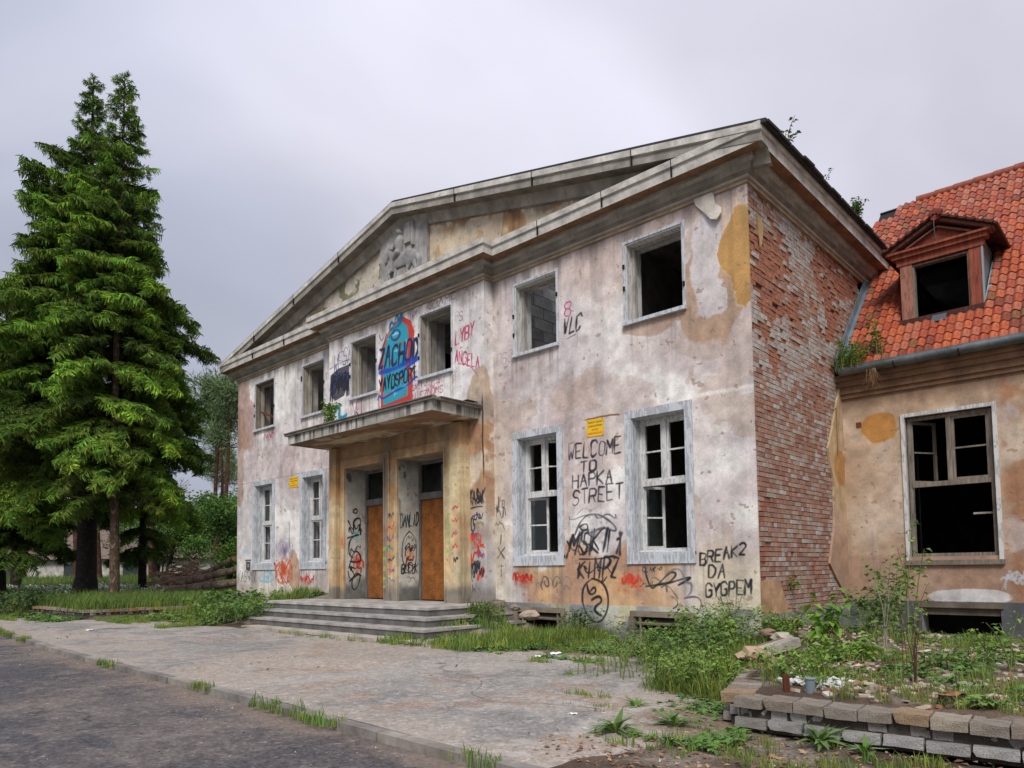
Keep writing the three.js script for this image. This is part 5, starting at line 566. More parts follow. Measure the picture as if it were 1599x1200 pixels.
  // lead valley against the hall
  const vl = new THREE.BoxGeometry(0.17, 0.012, 3.6).translate(0, 0.02, -1.8).rotateX(a).translate(7.99, y0, z0); part('valley_flashing', planarUV(vl), std(128, 146, 158, { map: grimeT, roughness: 0.6 }), wing); const up = extrude(shapeOf([[3.4, 4.55], [3.4, 4.85], [5.75, 7.36], [5.75, 7.06]]), 0, 0.012).rotateY(Math.PI / 2).translate(7.935, 0, 0); part('valley_flashing', planarUV(up), std(128, 146, 158, { map: grimeT, roughness: 0.6 }), wing);
  // dormer
  const d = new THREE.Group(); d.name = 'dormer'; wing.add(d); const dz = -4.26, red = std(168, 92, 70, { map: woodT, bumpMap: woodT, bumpScale: 0.002 }), redW = std(178, 124, 104, { map: peelT, bumpMap: peelT, bumpScale: 0.003 }), zb = -5.2;
  const po = new MB(); po.box(8.83, 9.02, 5.48, 6.5, dz - 0.12, dz); part('post', po.geo(), redW, d); const po2 = new MB(); po2.box(9.89, 10.07, 5.44, 6.5, dz - 0.12, dz); part('post', po2.geo(), red, d);
  const il = new MB(); il.box(9.02, 9.05, 5.5, 6.48, dz - 0.16, dz - 0.03); il.box(9.86, 9.89, 5.5, 6.48, dz - 0.16, dz - 0.03); il.box(9.05, 9.86, 6.45, 6.48, dz - 0.16, dz - 0.03); part('frame', il.geo(), M.woodOld, d);
  const hd = new MB(); hd.box(8.78, 10.12, 6.5, 6.62, dz - 0.12, dz + 0.02); hd.box(8.72, 10.18, 6.62, 6.7, dz - 0.12, dz + 0.08); hd.box(8.66, 10.24, 6.7, 6.74, dz - 0.12, dz + 0.13); part('beam', hd.geo(), red, d);
  const si = new MB(); si.box(8.8, 10.1, 5.42, 5.5, dz - 0.14, dz + 0.05); part('sill', si.geo(), std(96, 56, 46, { map: woodT }), d);
  part('pediment', planarUV(extrude(shapeOf([[8.74, 6.74], [10.16, 6.74], [9.45, 7.08]]), dz - 0.1, dz - 0.04)), red, d); const mo = new MB(); mo.bar([8.62, 6.72, dz + 0.02], [9.45, 7.15, dz + 0.02], 0.18, 0.05); mo.bar([10.28, 6.72, dz + 0.02], [9.45, 7.15, dz + 0.02], 0.18, 0.05); mo.bar([8.95, 6.78, dz], [9.45, 7.03, dz], 0.1, 0.03); mo.bar([9.95, 6.78, dz], [9.45, 7.03, dz], 0.1, 0.03); part('moulding', mo.geo(), std(128, 84, 70, { map: peelT }), d);
  for (const s of [-1, 1]) { const sl2 = Math.atan(0.52), L = 0.99; const g = new THREE.BoxGeometry(L, 0.035, 1.9).translate(s * L / 2, 0.02, -0.78).rotateZ(-s * sl2); g.translate(9.45, 7.19, dz); part('dormer_roof', planarUV(g), std(92, 50, 42, { map: grimeT }), d); const tz = new MB(); const rr = rng(5 + s); for (let k = 0; k < 7; k++) tz.add(new THREE.CylinderGeometry(0.03, 0.034, 0.15, 7, 1, false, 0, 6.3), M4(9.45 + s * (0.07 + k * 0.125), 7.222 - (0.07 + k * 0.125) * 0.52, dz + 0.13 + rr() * 0.02, Math.PI / 2, 0, 0)); part('verge_tile', tz.geo(), std(104, 62, 52, { map: grimeT }), d); }
  part('ridge_cap', planarUV(new THREE.CylinderGeometry(0.1, 0.1, 1.7, 12, 1, false)).rotateX(Math.PI / 2).translate(9.45, 7.2, dz - 0.68), std(150, 70, 52, { map: grimeT }), d);
  for (const x of [8.85, 10.05]) { const ck = extrude(shapeOf([[4.26, 5.45], [4.26, 6.72], [5.42, 6.72]]), 0, 0.03).rotateY(Math.PI / 2).translate(x - 0.015, 0, -0.08); part('cheek', planarUV(ck), x > 9 ? std(136, 150, 158, { map: grimeT, roughness: 0.6 }) : std(70, 46, 40), d); }
  const fl = new MB(); fl.add(new THREE.BoxGeometry(0.06, 0.02, 1.3), M4(10.12, 6.02, -4.7, a, 0, 0)); fl.box(10.072, 10.10, 5.42, 6.5, -4.3, -4.255); part('flashing', fl.geo(), std(140, 156, 164, { roughness: 0.6 }), d); part('tin_patch', planarUV(new THREE.BoxGeometry(0.22, 0.012, 0.2)).rotateX(a).translate(9.44, 5.37, -4.08), std(80, 92, 102, { roughness: 0.6 }), d); const wr = new MB(); wr.tube([[9.44, 7.2, dz + 0.16], [9.43, 7.0, dz + 0.17], [9.44, 6.78, dz + 0.14]], 0.006, 0.006, 6, 5); part('wire', wr.geo(), M.metal, d); part('cap_mound', new THREE.SphereGeometry(0.09, 12, 8).scale(1.2, 0.7, 1).translate(9.46, 7.27, dz + 0.08), std(120, 60, 48), d);
  // rooms
  const b = new MB(); b.box(7.88, 13, 0.4, 0.5, -9, WZ - 0.46); b.box(7.88, 13, 4.0, 4.1, -9.5, WZ - 0.46); b.box(7.88, 13, -0.3, 8.0, -9.2, -9.0); b.box(12.9, 13, -0.3, 4.4, -9, WZ - 0.46); b.box(7.88, 13, -0.3, 0.39, -4.9, -4.8); b.box(12.9, 13, 4.4, 9, -9, -4.2); b.build('floor', std(70, 66, 62, { map: grimeT }), wing);
}

// ---------------------------------------------------------------- entrance steps, signs
{
  const st = thing('entrance_steps', 'wide weathered grey stone steps rising to the two boarded doors', 'steps'); const r = rng(6), riserM = grimy(118, 118, 116);
  for (let k = 0; k < 4; k++) { const o = 0.31 * k, y1 = 0.5 - 0.15 * k, mat = [grimy(196, 193, 188), grimy(184, 182, 178), grimy(188, 184, 180), grimy(196, 188, 176)][k]; const x0 = [-2.9, -2.8, -2.3, -2.0][k], x1 = 2.85 + o, z1 = 1.83 + o; const b = new MB(); b.box(x0 + 0.02, x1 - 0.02, y1 - 0.2, y1 - 0.045, 0.1, z1 - 0.02); const riser = b.build('riser', riserM, st); const e = extrude(shapeOf([[x0, -z1], [x1, -z1], [x1, -0.02], [x0, -0.02]].map(([a, b]) => [a, b])), 0, 0.045).rotateX(-Math.PI / 2).translate(0, y1 - 0.045, 0); part('tread', planarUV(e), mat, st); for (let i = 0; i < 7; i++) { const x = x0 + (i + 0.6 + 0.3 * r()) * (x1 - x0) / 7; const c = chipBox(0.06 + r() * 0.12, 0.03, 0.05, r); c.applyMatrix4(M4(x, y1 - 0.012, z1 - 0.004, (r() - 0.5) * 0.5, (r() - 0.5) * 0.3, (r() - 0.5) * 0.2)); } }
  { const p = st.children; }
}
const signC = (() => { const c = document.createElement('canvas'); c.width = 360; c.height = 300; const g = c.getContext('2d'); g.fillStyle = '#f2c315'; g.fillRect(0, 0, 360, 300); g.strokeStyle = '#d9a90e'; g.lineWidth = 6; g.strokeRect(6, 6, 348, 288); g.textAlign = 'center'; g.font = 'bold 46px sans-serif'; g.fillStyle = '#2c2410'; g.fillText('OBIEKT GROZI', 180, 72, 330); g.fillText('ZAWALENIEM', 180, 134, 330); g.fillStyle = '#c8261a'; g.fillText('WSTĘP', 180, 200, 330); g.fillText('WZBRONIONY', 180, 262, 330); const t = new THREE.CanvasTexture(c); t.colorSpace = THREE.SRGBColorSpace; return new THREE.MeshStandardMaterial({ map: t, roughness: 0.55 }); })();
for (const [x, y, w, h, label] of [[5.1, 3.53, 0.35, 0.3, 'yellow warning sign between the two tall windows above the WELCOME graffiti'], [-4.73, 3.5, 0.42, 0.28, 'yellow warning sign between the two tall windows left of the entrance']]) { const s = thing('warning_sign', label, 'warning sign'); s.position.set(x, y, 0.006); part('panel', new THREE.BoxGeometry(w, h, 0.006), [M.dark, M.dark, M.dark, M.dark, signC, M.dark].map((m, i) => (i === 4 ? signC : std(190, 150, 30)))[4], s).rotation.z = -0.01; for (const [a, b] of [[-1, -1], [1, 1], [-1, 1], [1, -1]]) part('screw', new THREE.CylinderGeometry(0.008, 0.008, 0.006, 8).rotateX(Math.PI / 2), M.metal, s).position.set(a * (w / 2 - 0.02), b * (h / 2 - 0.02), 0.005); }
// ---------------------------------------------------------------- low brick garden walls
const rough = (l, h, d, r) => { const g = new THREE.BoxGeometry(l, h, d, 4, 2, 3), p = g.attributes.position, o = {}; for (let i = 0; i < p.count; i++) { const X = p.getX(i), Y = p.getY(i), Z = p.getZ(i), k = [X, Y, Z].map((v) => v.toFixed(3)).join(), e = (Math.abs(X) > l * 0.49) + (Math.abs(Y) > h * 0.49) + (Math.abs(Z) > d * 0.49); o[k] ??= [(r() - 0.5) * 0.006, (r() - 0.5) * 0.005, (r() - 0.5) * 0.006, e > 1 ? 1 - 0.05 * r() - (r() < 0.12 ? 0.12 * r() : 0) : 1]; const q = o[k]; p.setXYZ(i, X * q[3] + q[0], Y * q[3] + q[1], Z * q[3] + q[2]); } g.computeVertexNormals(); return planarUV(g); };
{
  const mk = (c) => std(...c, { map: tiled(dirtT.clone(), 2.5), bumpMap: tiled(dirtT.clone(), 2.5), bumpScale: 0.012 });
  const cap = [[196, 180, 158], [202, 172, 136], [184, 172, 156], [208, 194, 172], [200, 150, 104], [178, 162, 146]].map(mk), low = [[226, 222, 216], [206, 202, 196], [232, 230, 226], [190, 182, 174]].map(mk), dark = mk([104, 94, 84]);
  const gCap = [], gH = [], gS = []; const r0 = rng(60); for (let i = 0; i < 6; i++) { gCap.push(rough(0.208, 0.072, 0.25, r0)); gH.push(rough(0.112, 0.07, 0.2, r0)); gS.push(rough(0.24, 0.07, 0.22, r0)); }
  const wallRun = (g, pts, top, seed, small) => { const r = rng(seed); const core = new MB();
    for (let i = 0; i < pts.length - 1; i++) { const [ax, az] = pts[i], [bx, bz] = pts[i + 1], L = Math.hypot(bx - ax, bz - az), ang = -Math.atan2(bz - az, bx - ax), dx = (bx - ax) / L, dz = (bz - az) / L; const place = (name, geo, mat, s, y, out = 0) => { const m = part(name, geo, mat, g); m.position.set(ax + dx * s - dz * out, y + (r() - 0.5) * 0.01, az + dz * s + dx * out); m.rotation.set((r() - 0.5) * 0.05, ang + (r() - 0.5) * 0.04, (r() - 0.5) * 0.03); };
      core.add(new THREE.BoxGeometry(L - 0.06, top, 0.12), M4((ax + bx) / 2, top / 2 - 0.06, (az + bz) / 2, 0, ang));
      for (let s = 0.12; s < L - 0.02; s += 0.212) place('cap_brick', gCap[Math.floor(r() * 6)], cap[Math.floor(r() * 6)], s, top - 0.036 + (r() - 0.5) * 0.012, (r() - 0.5) * 0.025);
      for (let s = 0.07; s < L; s += small ? 0.17 : 0.128) { if (r() < 0.14) continue; place('brick', gH[Math.floor(r() * 6)], low[Math.floor(r() * 4)], s + (r() - 0.5) * 0.02, top - 0.108, -0.045 + r() * 0.02); }
      if (!small) for (let s = 0.13; s < L; s += 0.25) place('brick', gS[Math.floor(r() * 6)], low[Math.floor(r() * 4)], s, top - 0.181, 0.005 + r() * 0.012); }
    part('wall_core', core.geo(), dark, g); };
  const right = thing('garden_wall', 'low crumbling brick garden wall with rust-stained capping in the right foreground', 'garden wall'); wallRun(right, [[8.55, 0.5], [8.95, 2.2], [9.76, 4.62], [13.2, 4.4]], 0.185, 61);
  const left = thing('garden_wall', 'low brick edging wall below the spruces left of the hall', 'garden wall'); wallRun(left, [[-12.1, 4.0], [-7.85, 3.86], [-7.72, 0.3]], 0.25, 62, true);
  const bed = quadGrid(8.3, 15, -3.7, 4.55, 110, 110, (x, z) => { const b = 8.75 + (z > 0.5 ? (z - 0.5) * 0.24 : -0.5 + z * 0); return bedH(Math.max(x, 0), z) - (x < b ? (b - x) * 0.9 : 0); });
  { const p = bed.attributes.position; for (let i = 0; i < p.count; i++) { let x = p.getX(i), z = p.getZ(i); const lx = z > 0.6 ? 8.62 + (z - 0.6) * 0.255 : 7.95; x = lerp(lx, 15, (x - 8.3) / 6.7); p.setXYZ(i, x, bedH(x, z), Math.min(z, 4.55 - 0.06 * (x - 9.66))); } bed.computeVertexNormals(); }
  setting('garden_bed', planarUV(vColor(bed, (x, z) => { const n = fbm(x * 1.2 + 3, z * 1.2, 4), m = fbm(x * 4, z * 4 + 7, 3); let c = mix3(L3(108, 86, 68), L3(142, 118, 94), ss(0.4, 0.6, n)); c = mix3(c, L3(186, 170, 150), 0.6 * ss(0.54, 0.64, m)); return c; })), tileMat(dirtT, dirtT, 0.9, 0.03), 'weedy earth bed strewn with rubble before the wing');
}

// ---------------------------------------------------------------- plants
const leafG = (l, w, fold = 0.25, bend = 0.15) => { const g = new THREE.BufferGeometry(); const P = [[0, 0, 0], [l * 0.45, fold * w, w / 2], [l, -bend * l, 0], [l * 0.45, fold * w, -w / 2], [l * 0.5, 0, 0]]; const t = [0, 1, 4, 1, 2, 4, 2, 3, 4, 3, 0, 4]; g.setAttribute('position', new THREE.Float32BufferAttribute(t.flatMap((i) => P[i]), 3)); g.computeVertexNormals(); return g; };
const leafMat = (r, g, b, tr = 0.35) => new THREE.MeshPhysicalMaterial({ color: lin(r, g, b), roughness: 0.75, transmission: tr, thickness: 0, side: THREE.DoubleSide, vertexColors: true });
const WHITEC = new THREE.Color(1, 1, 1);
const LM = { fresh: leafMat(122, 158, 44), mid: leafMat(98, 136, 46), dark: leafMat(72, 104, 42), birch: leafMat(112, 142, 52), olive: leafMat(104, 122, 52) };
const stemM = std(112, 122, 66), redStem = std(92, 58, 50), whiteStem = std(158, 152, 138), barkM = std(98, 84, 72, { map: tiled(barkT.clone(), 1), bumpMap: tiled(barkT.clone(), 1), bumpScale: 0.02 }), barkDark = std(66, 58, 52, { map: tiled(barkT.clone(), 1), bumpMap: tiled(barkT.clone(), 1), bumpScale: 0.03 }), barkPale = std(150, 128, 106, { map: tiled(barkT.clone(), 1), bumpMap: tiled(barkT.clone(), 1), bumpScale: 0.015 }), barkPine = std(134, 96, 74, { map: tiled(barkT.clone(), 1), bumpMap: tiled(barkT.clone(), 1), bumpScale: 0.02 });
// stems fanning from a root, leaves along them; o.stems, h, spread, leaf, per, from
function growth(seed, o) {
  const r = rng(seed), S = new MB(), F = new MB(WHITEC), lg = leafG(o.leaf, o.leaf * (o.wide ?? 0.6)); const up = new THREE.Vector3(0, 1, 0);
  for (let i = 0; i < o.stems; i++) {
    const a = r() * 6.283, t = Math.sqrt(r()) * o.spread, h = o.h * (0.55 + 0.5 * r()), bx = (r() - 0.5) * (o.base ?? 0.08), bz = (r() - 0.5) * (o.base ?? 0.08); const pts = []; for (let k = 0; k <= 4; k++) { const u = k / 4; pts.push(new THREE.Vector3(bx + Math.cos(a) * t * u * u + (r() - 0.5) * 0.04 * u, h * u * (1 - (o.droop ?? 0.1) * u), bz + Math.sin(a) * t * u * u + (r() - 0.5) * 0.04 * u)); }
    S.tube(pts, o.thick ?? 0.008, (o.thick ?? 0.008) * 0.35, 6, 5); const cv = new THREE.CatmullRomCurve3(pts), n = Math.round(o.per * (0.7 + 0.6 * r()));
    for (let k = 0; k < n; k++) { const u = lerp(o.from ?? 0.25, 1, Math.pow((k + r()) / n, o.top ?? 0.8)), p = cv.getPoint(u), az = r() * 6.283, side = (o.twig ?? 0) * (0.3 + 0.7 * r()) * (1.1 - u * 0.6); p.x += Math.cos(az) * side; p.z += Math.sin(az) * side; p.y += side * (r() - 0.3) * 0.6; const s = 0.6 + 0.7 * r(), v = 0.6 + 0.7 * r(), y = r(); F.add(lg, M4(p.x, p.y, p.z, (r() - 0.5) * 1.2, az + (r() - 0.5), (r() - 0.6) * 1.0, s), new THREE.Color(v * (1 + 0.25 * (y - 0.5)), v, v * (0.8 + 0.3 * y))); }
  }
  return { stem: S.geo(), foliage: F.geo(0) };
}
function plant(name, label, cat, [x, y, z], seed, o, lm, sm = stemM, group) { const t = thing(name, label, cat, group); t.position.set(x, y, z); const g = growth(seed, o); part('stem', g.stem, sm, t); part('foliage', g.foliage, lm, t); return t; }
// right of the cellar windows: dense weeds and elder
plant('shrub', 'bushy green elder shrub in front of the right cellar window', 'shrub', [7.85, 0.0, 1.2], 301, { stems: 44, h: 0.74, spread: 0.5, leaf: 0.065, per: 30, twig: 0.13, base: 0.6, from: 0.1 }, LM.fresh);
plant('shrub', 'lower leafy shrub at the corner post of the hall, right of the elder', 'shrub', [8.35, 0.12, 0.55], 302, { stems: 26, h: 0.5, spread: 0.36, leaf: 0.06, per: 34, twig: 0.09, base: 0.5, from: 0.1 }, LM.fresh);
plant('shrub', 'dense weed thicket spilling onto the forecourt below the elder', 'shrub', [7.95, 0.0, 2.35], 303, { stems: 46, h: 0.6, spread: 0.5, leaf: 0.07, per: 26, twig: 0.09, base: 1.0, from: 0.05 }, LM.mid);
plant('shrub', 'trailing weeds beside the end of the brick garden wall', 'shrub', [8.75, 0.0, 3.5], 304, { stems: 40, h: 0.42, spread: 0.34, leaf: 0.055, per: 24, twig: 0.08, base: 0.9, from: 0.05 }, LM.fresh);
plant('shrub', 'sparse grey-green wormwood plant standing against the graffiti GYGPEM', 'shrub', [7.72, 0.1, 0.55], 305, { stems: 9, h: 0.86, spread: 0.2, leaf: 0.045, wide: 0.25, per: 60, twig: 0.06, base: 0.2, from: 0.3 }, leafMat(118, 132, 92), stemM);
plant('shrub', 'dark nettles growing against the plinth between the cellar windows', 'shrub', [4.95, 0.05, 0.4], 306, { stems: 22, h: 0.5, spread: 0.18, leaf: 0.075, wide: 0.45, per: 20, twig: 0.06, base: 0.55, from: 0.1 }, LM.dark);
plant('shrub', 'leafy weeds before the left corner of the hall, beside the steps', 'shrub', [-5.2, 0.08, 1.25], 307, { stems: 60, h: 0.7, spread: 0.5, leaf: 0.13, per: 20, twig: 0.12, base: 1.6, from: 0.08 }, LM.mid);
plant('shrub', 'pale leafy weeds at the left end of the steps', 'shrub', [-4.0, 0.0, 2.1], 308, { stems: 50, h: 0.5, spread: 0.45, leaf: 0.11, per: 16, twig: 0.12, base: 1.3, from: 0.08 }, LM.fresh);
plant('shrub', 'broad leaved weeds hiding the left ends of the lower steps', 'shrub', [-2.75, 0.12, 2.35], 316, { stems: 50, h: 0.46, spread: 0.45, leaf: 0.1, per: 16, twig: 0.11, base: 1.3, from: 0.08 }, LM.mid);
plant('shrub', 'tangle of weeds on the earth heap right of the steps', 'shrub', [3.1, 0.3, 0.8], 309, { stems: 24, h: 0.3, spread: 0.3, leaf: 0.06, per: 16, twig: 0.06, base: 0.6, from: 0.1 }, LM.olive);
plant('shrub', 'dark leafy bush at the left end of the lawn by the edging wall', 'shrub', [-12.6, 0.1, 4.2], 310, { stems: 60, h: 0.7, spread: 0.6, leaf: 0.12, per: 26, twig: 0.14, base: 1.8, from: 0.08 }, LM.dark);
plant('shrub', 'leggy bright weeds at the forecourt edge left of the trailing weeds', 'shrub', [7.7, 0.0, 3.2], 311, { stems: 30, h: 0.5, spread: 0.3, leaf: 0.05, wide: 0.3, per: 26, twig: 0.06, base: 0.9, from: 0.15 }, LM.fresh);
plant('shrub', 'clump of bright green weeds inside the garden wall corner', 'shrub', [9.72, 0.14, 3.5], 312, { stems: 26, h: 0.36, spread: 0.24, leaf: 0.06, per: 16, twig: 0.06, base: 0.5, from: 0.1 }, LM.fresh);
plant('shrub', 'low bright weeds under the large leaved sapling', 'shrub', [9.5, 0.1, 1.7], 313, { stems: 26, h: 0.34, spread: 0.3, leaf: 0.075, per: 16, twig: 0.08, base: 0.7, from: 0.1 }, LM.fresh);
plant('shrub', 'patch of low weeds in the bed near the right edge', 'shrub', [10.7, 0.08, 1.9], 314, { stems: 24, h: 0.26, spread: 0.3, leaf: 0.055, per: 14, twig: 0.07, base: 0.7, from: 0.1 }, LM.mid);
plant('shrub', 'dry leggy weeds at the dark plinth of the wing', 'shrub', [8.75, 0.02, -2.2], 315, { stems: 26, h: 0.7, spread: 0.3, leaf: 0.06, per: 14, twig: 0.08, base: 0.8, from: 0.15 }, LM.mid);
{ // bright sapling with large leaves at the foot of the brick flank, each leaf a part
  const t = thing('sapling', 'young sapling with large bright yellow-green leaves before the brick flank', 'sapling'); t.position.set(9.02, 0.15, 0.75); const r = rng(320), lg = [leafG(0.15, 0.1), leafG(0.12, 0.085), leafG(0.17, 0.115)], S = new MB(), ms = [[136, 176, 40], [112, 156, 38], [96, 138, 36]].map((c) => new THREE.MeshPhysicalMaterial({ color: lin(...c), roughness: 0.6, transmission: 0.35, thickness: 0, side: THREE.DoubleSide }));
  for (let i = 0; i < 9; i++) { const a = r() * 6.28, sp = 0.1 + 0.34 * r(), h = 0.35 + 0.62 * r(); const pts = [0, 0.33, 0.66, 1].map((u) => new THREE.Vector3(Math.cos(a) * sp * u, h * u, Math.sin(a) * sp * u)); S.tube(pts, 0.008, 0.003, 6, 5); const cv = new THREE.CatmullRomCurve3(pts); for (let k = 0; k < 9; k++) { const p = cv.getPoint(0.3 + 0.7 * (k + r()) / 9), m = part('leaf', lg[Math.floor(r() * 3)], ms[Math.floor(r() * 3)], t); m.position.copy(p); m.rotation.set((r() - 0.5) * 0.8, r() * 6.28, -0.25 - 0.5 * r()); m.scale.setScalar(0.7 + 0.5 * r()); } } part('stem', S.geo(), stemM, t);
}
plant('sapling', 'leafy green sapling beside the bright one, in front of the dark plinth', 'sapling', [9.25, 0.05, -0.9], 321, { stems: 14, h: 1.15, spread: 0.5, leaf: 0.1, per: 20, twig: 0.1, base: 0.3, from: 0.2 }, LM.mid);
plant('birch_sapling', 'thin white-stemmed birch sapling before the cellar window of the wing', 'sapling', [9.75, 0.06, 0.9], 322, { stems: 4, h: 1.3, spread: 0.36, leaf: 0.065, wide: 0.75, per: 26, twig: 0.14, base: 0.06, from: 0.3, thick: 0.007 }, LM.birch, whiteStem);
plant('birch_sapling', 'clump of thin dark red stems with few leaves behind the garden wall', 'sapling', [10.55, 0.14, 3.0], 323, { stems: 10, h: 0.95, spread: 0.13, leaf: 0.05, wide: 0.7, per: 8, twig: 0.08, base: 0.1, from: 0.35, thick: 0.0045, top: 0.5 }, LM.birch, redStem);
plant('birch_sapling', 'tall slender sapling reaching up before the wing window', 'sapling', [10.1, 0.08, 1.2], 324, { stems: 4, h: 1.75, spread: 0.3, leaf: 0.065, wide: 0.75, per: 18, twig: 0.12, base: 0.1, from: 0.45, thick: 0.009, top: 0.6 }, LM.fresh, stemM);
plant('birch_sapling', 'low yellow-green seedling at the right edge of the bed', 'sapling', [10.9, 0.06, 1.4], 325, { stems: 9, h: 0.7, spread: 0.3, leaf: 0.06, wide: 0.5, per: 20, twig: 0.08, base: 0.3, from: 0.2 }, LM.fresh, stemM);
// dandelion-like rosettes at the foot of the garden wall and at the kerb
{ const ro = (seed, n, l) => { const r = rng(seed), F = new MB(WHITEC), g = leafG(l, l * 0.2, 0.2, 0.35); for (let i = 0; i < n; i++) { const v = 0.7 + 0.5 * r(); F.add(g, M4(0, 0.01, 0, (r() - 0.5) * 0.4, r() * 6.28, 0.35 + 0.8 * r(), 0.7 + 0.5 * r()), new THREE.Color(v, v, v * 0.9)); } return F.geo(0); }; const gs = [ro(331, 26, 0.22), ro(332, 20, 0.16)];
  const spots = [[10.42, 4.78, 'large rosette of toothed leaves at the foot of the garden wall'], [10.72, 4.86, 'second toothed rosette at the garden wall, nearer the right edge'], [9.45, 5.05, 'rosette of leaves on the bare earth before the wall corner'], [8.9, 4.7, 'small rosette at the edge of the forecourt, below the trailing weeds'], [9.25, 5.5, 'small rosette alone on the sandy earth in the foreground']]; spots.forEach(([x, z, l], i) => { const m = whole('rosette_weed', gs[i % 2], LM.mid, l, 'weed'); m.position.set(x, groundH(x, z) + 0.005, z); m.rotation.y = i * 1.3; }); }
// plants on the building
plant('roof_sapling', 'tall thin sapling growing from the hall eaves, nearest the front corner', 'sapling', [8.1, 7.4, -1.0], 341, { stems: 5, h: 0.62, spread: 0.28, leaf: 0.075, wide: 0.6, per: 20, twig: 0.09, base: 0.06, from: 0.2, thick: 0.01 }, LM.dark, stemM);
plant('roof_sapling', 'small leaning sapling in the middle of the hall eaves', 'sapling', [8.2, 7.4, -2.35], 342, { stems: 4, h: 0.36, spread: 0.22, leaf: 0.06, per: 14, twig: 0.06, base: 0.06, from: 0.2 }, LM.dark, stemM);
plant('roof_sapling', 'dense little bush on the hall eaves next to the tiled roof', 'sapling', [8.2, 7.4, -3.9], 343, { stems: 12, h: 0.5, spread: 0.22, leaf: 0.06, per: 26, twig: 0.07, base: 0.12, from: 0.1 }, LM.mid, stemM);
plant('roof_weeds', 'yellow-green weeds filling the gutter corner where wing meets brick flank', 'plant', [8.15, 4.55, -3.35], 344, { stems: 30, h: 0.6, spread: 0.42, leaf: 0.06, per: 22, twig: 0.09, base: 0.4, from: 0.1 }, LM.fresh, stemM);
plant('roof_weeds', 'upright leafy seedling in the tiles below the dormer', 'plant', [8.62, 4.75, -3.55], 345, { stems: 4, h: 0.9, spread: 0.12, leaf: 0.08, per: 22, twig: 0.08, base: 0.1, from: 0.15 }, LM.fresh, stemM);
plant('roof_weeds', 'dry straw tuft hanging from the gutter corner', 'plant', [8.55, 4.5, -3.3], 346, { stems: 22, h: -0.36, spread: 0.14, leaf: 0.06, wide: 0.1, per: 6, twig: 0.03, base: 0.14, droop: 0, thick: 0.004 }, leafMat(150, 120, 84), std(150, 124, 90));
plant('roof_weeds', 'leafy shoot growing on top of the entrance canopy', 'plant', [-1.25, 4.28, 1.15], 347, { stems: 12, h: 0.68, spread: 0.16, leaf: 0.09, per: 26, twig: 0.09, base: 0.2, from: 0.08 }, LM.fresh, stemM);
plant('roof_weeds', 'tiny green tuft on the canopy below the painted panel', 'plant', [-0.25, 4.28, 1.1], 348, { stems: 7, h: 0.2, spread: 0.12, leaf: 0.05, per: 12, twig: 0.04, base: 0.1, from: 0.1 }, LM.mid, stemM);
plant('wall_weed', 'tuft of leaves rooted in the lower bricks of the flank', 'plant', [7.9, 0.75, -1.05], 349, { stems: 8, h: 0.26, spread: 0.2, leaf: 0.07, per: 10, twig: 0.06, base: 0.1, from: 0.2 }, LM.fresh, stemM);

// grass: tufts of bent blades
const tuft = (seed, n, h, sp) => { const r = rng(seed), pos = [], col = []; for (let i = 0; i < n; i++) { const a = r() * 6.283, d = Math.sqrt(r()) * sp, x = Math.cos(a) * d, z = Math.sin(a) * d, L = h * (0.5 + 0.6 * r()), b = (0.15 + 0.5 * r()) * L, aa = r() * 6.283, w = 0.003 + 0.0035 * r(), dx = Math.cos(aa), dz = Math.sin(aa), px = -dz * w, pz = dx * w; const p0 = [x - px, 0, z - pz], p1 = [x + px, 0, z + pz], m0 = [x + dx * b * 0.35 - px * 0.8, L * 0.6, z + dz * b * 0.35 - pz * 0.8], m1 = [x + dx * b * 0.35 + px * 0.8, L * 0.6, z + dz * b * 0.35 + pz * 0.8], t = [x + dx * b, L * 0.95, z + dz * b]; pos.push(...p0, ...p1, ...m1, ...p0, ...m1, ...m0, ...m0, ...m1, ...t); const v = 0.75 + 0.4 * r(), yl = r() < 0.14; for (let k = 0; k < 9; k++) col.push(v * (yl ? 1.9 : 1), v * (yl ? 1.4 : 1), v * (yl ? 1.3 : 1)); } const g = new THREE.BufferGeometry(); g.setAttribute('position', new THREE.Float32BufferAttribute(pos, 3)); g.setAttribute('color', new THREE.Float32BufferAttribute(col, 3)); g.computeVertexNormals(); return planarUV(g); };
const grassM = leafMat(104, 136, 50, 0.3);
function grassArea(name, label, geo, n, seed, pick) { // pick(r) -> [x,z,scale,tone] or null
  const r = rng(seed), ms = [], cs = []; let tries = 0; while (ms.length < n && tries++ < n * 12) { const p = pick(r); if (!p) continue; const [x, y, z, s, c] = p; ms.push(M4(x, y, z, 0, r() * 6.28, 0, s, s * (0.75 + 0.5 * r()), s)); cs.push(c); }
  const im = new THREE.InstancedMesh(geo, grassM, ms.length); ms.forEach((m, i) => { im.setMatrixAt(i, m); im.setColorAt(i, cs[i]); }); im.name = numbered(name); im.userData = { kind: 'stuff', label, category: 'grass' }; shade(im); scene.add(im); return im;
}
const tone = (r, dry = 0.2, v0 = 0.7) => { const v = v0 + 0.5 * r(); return r() < dry ? new THREE.Color(v * 1.7, v * 1.25, v * 1.0) : new THREE.Color(v * (0.8 + 0.5 * r()), v, v * 0.8); };
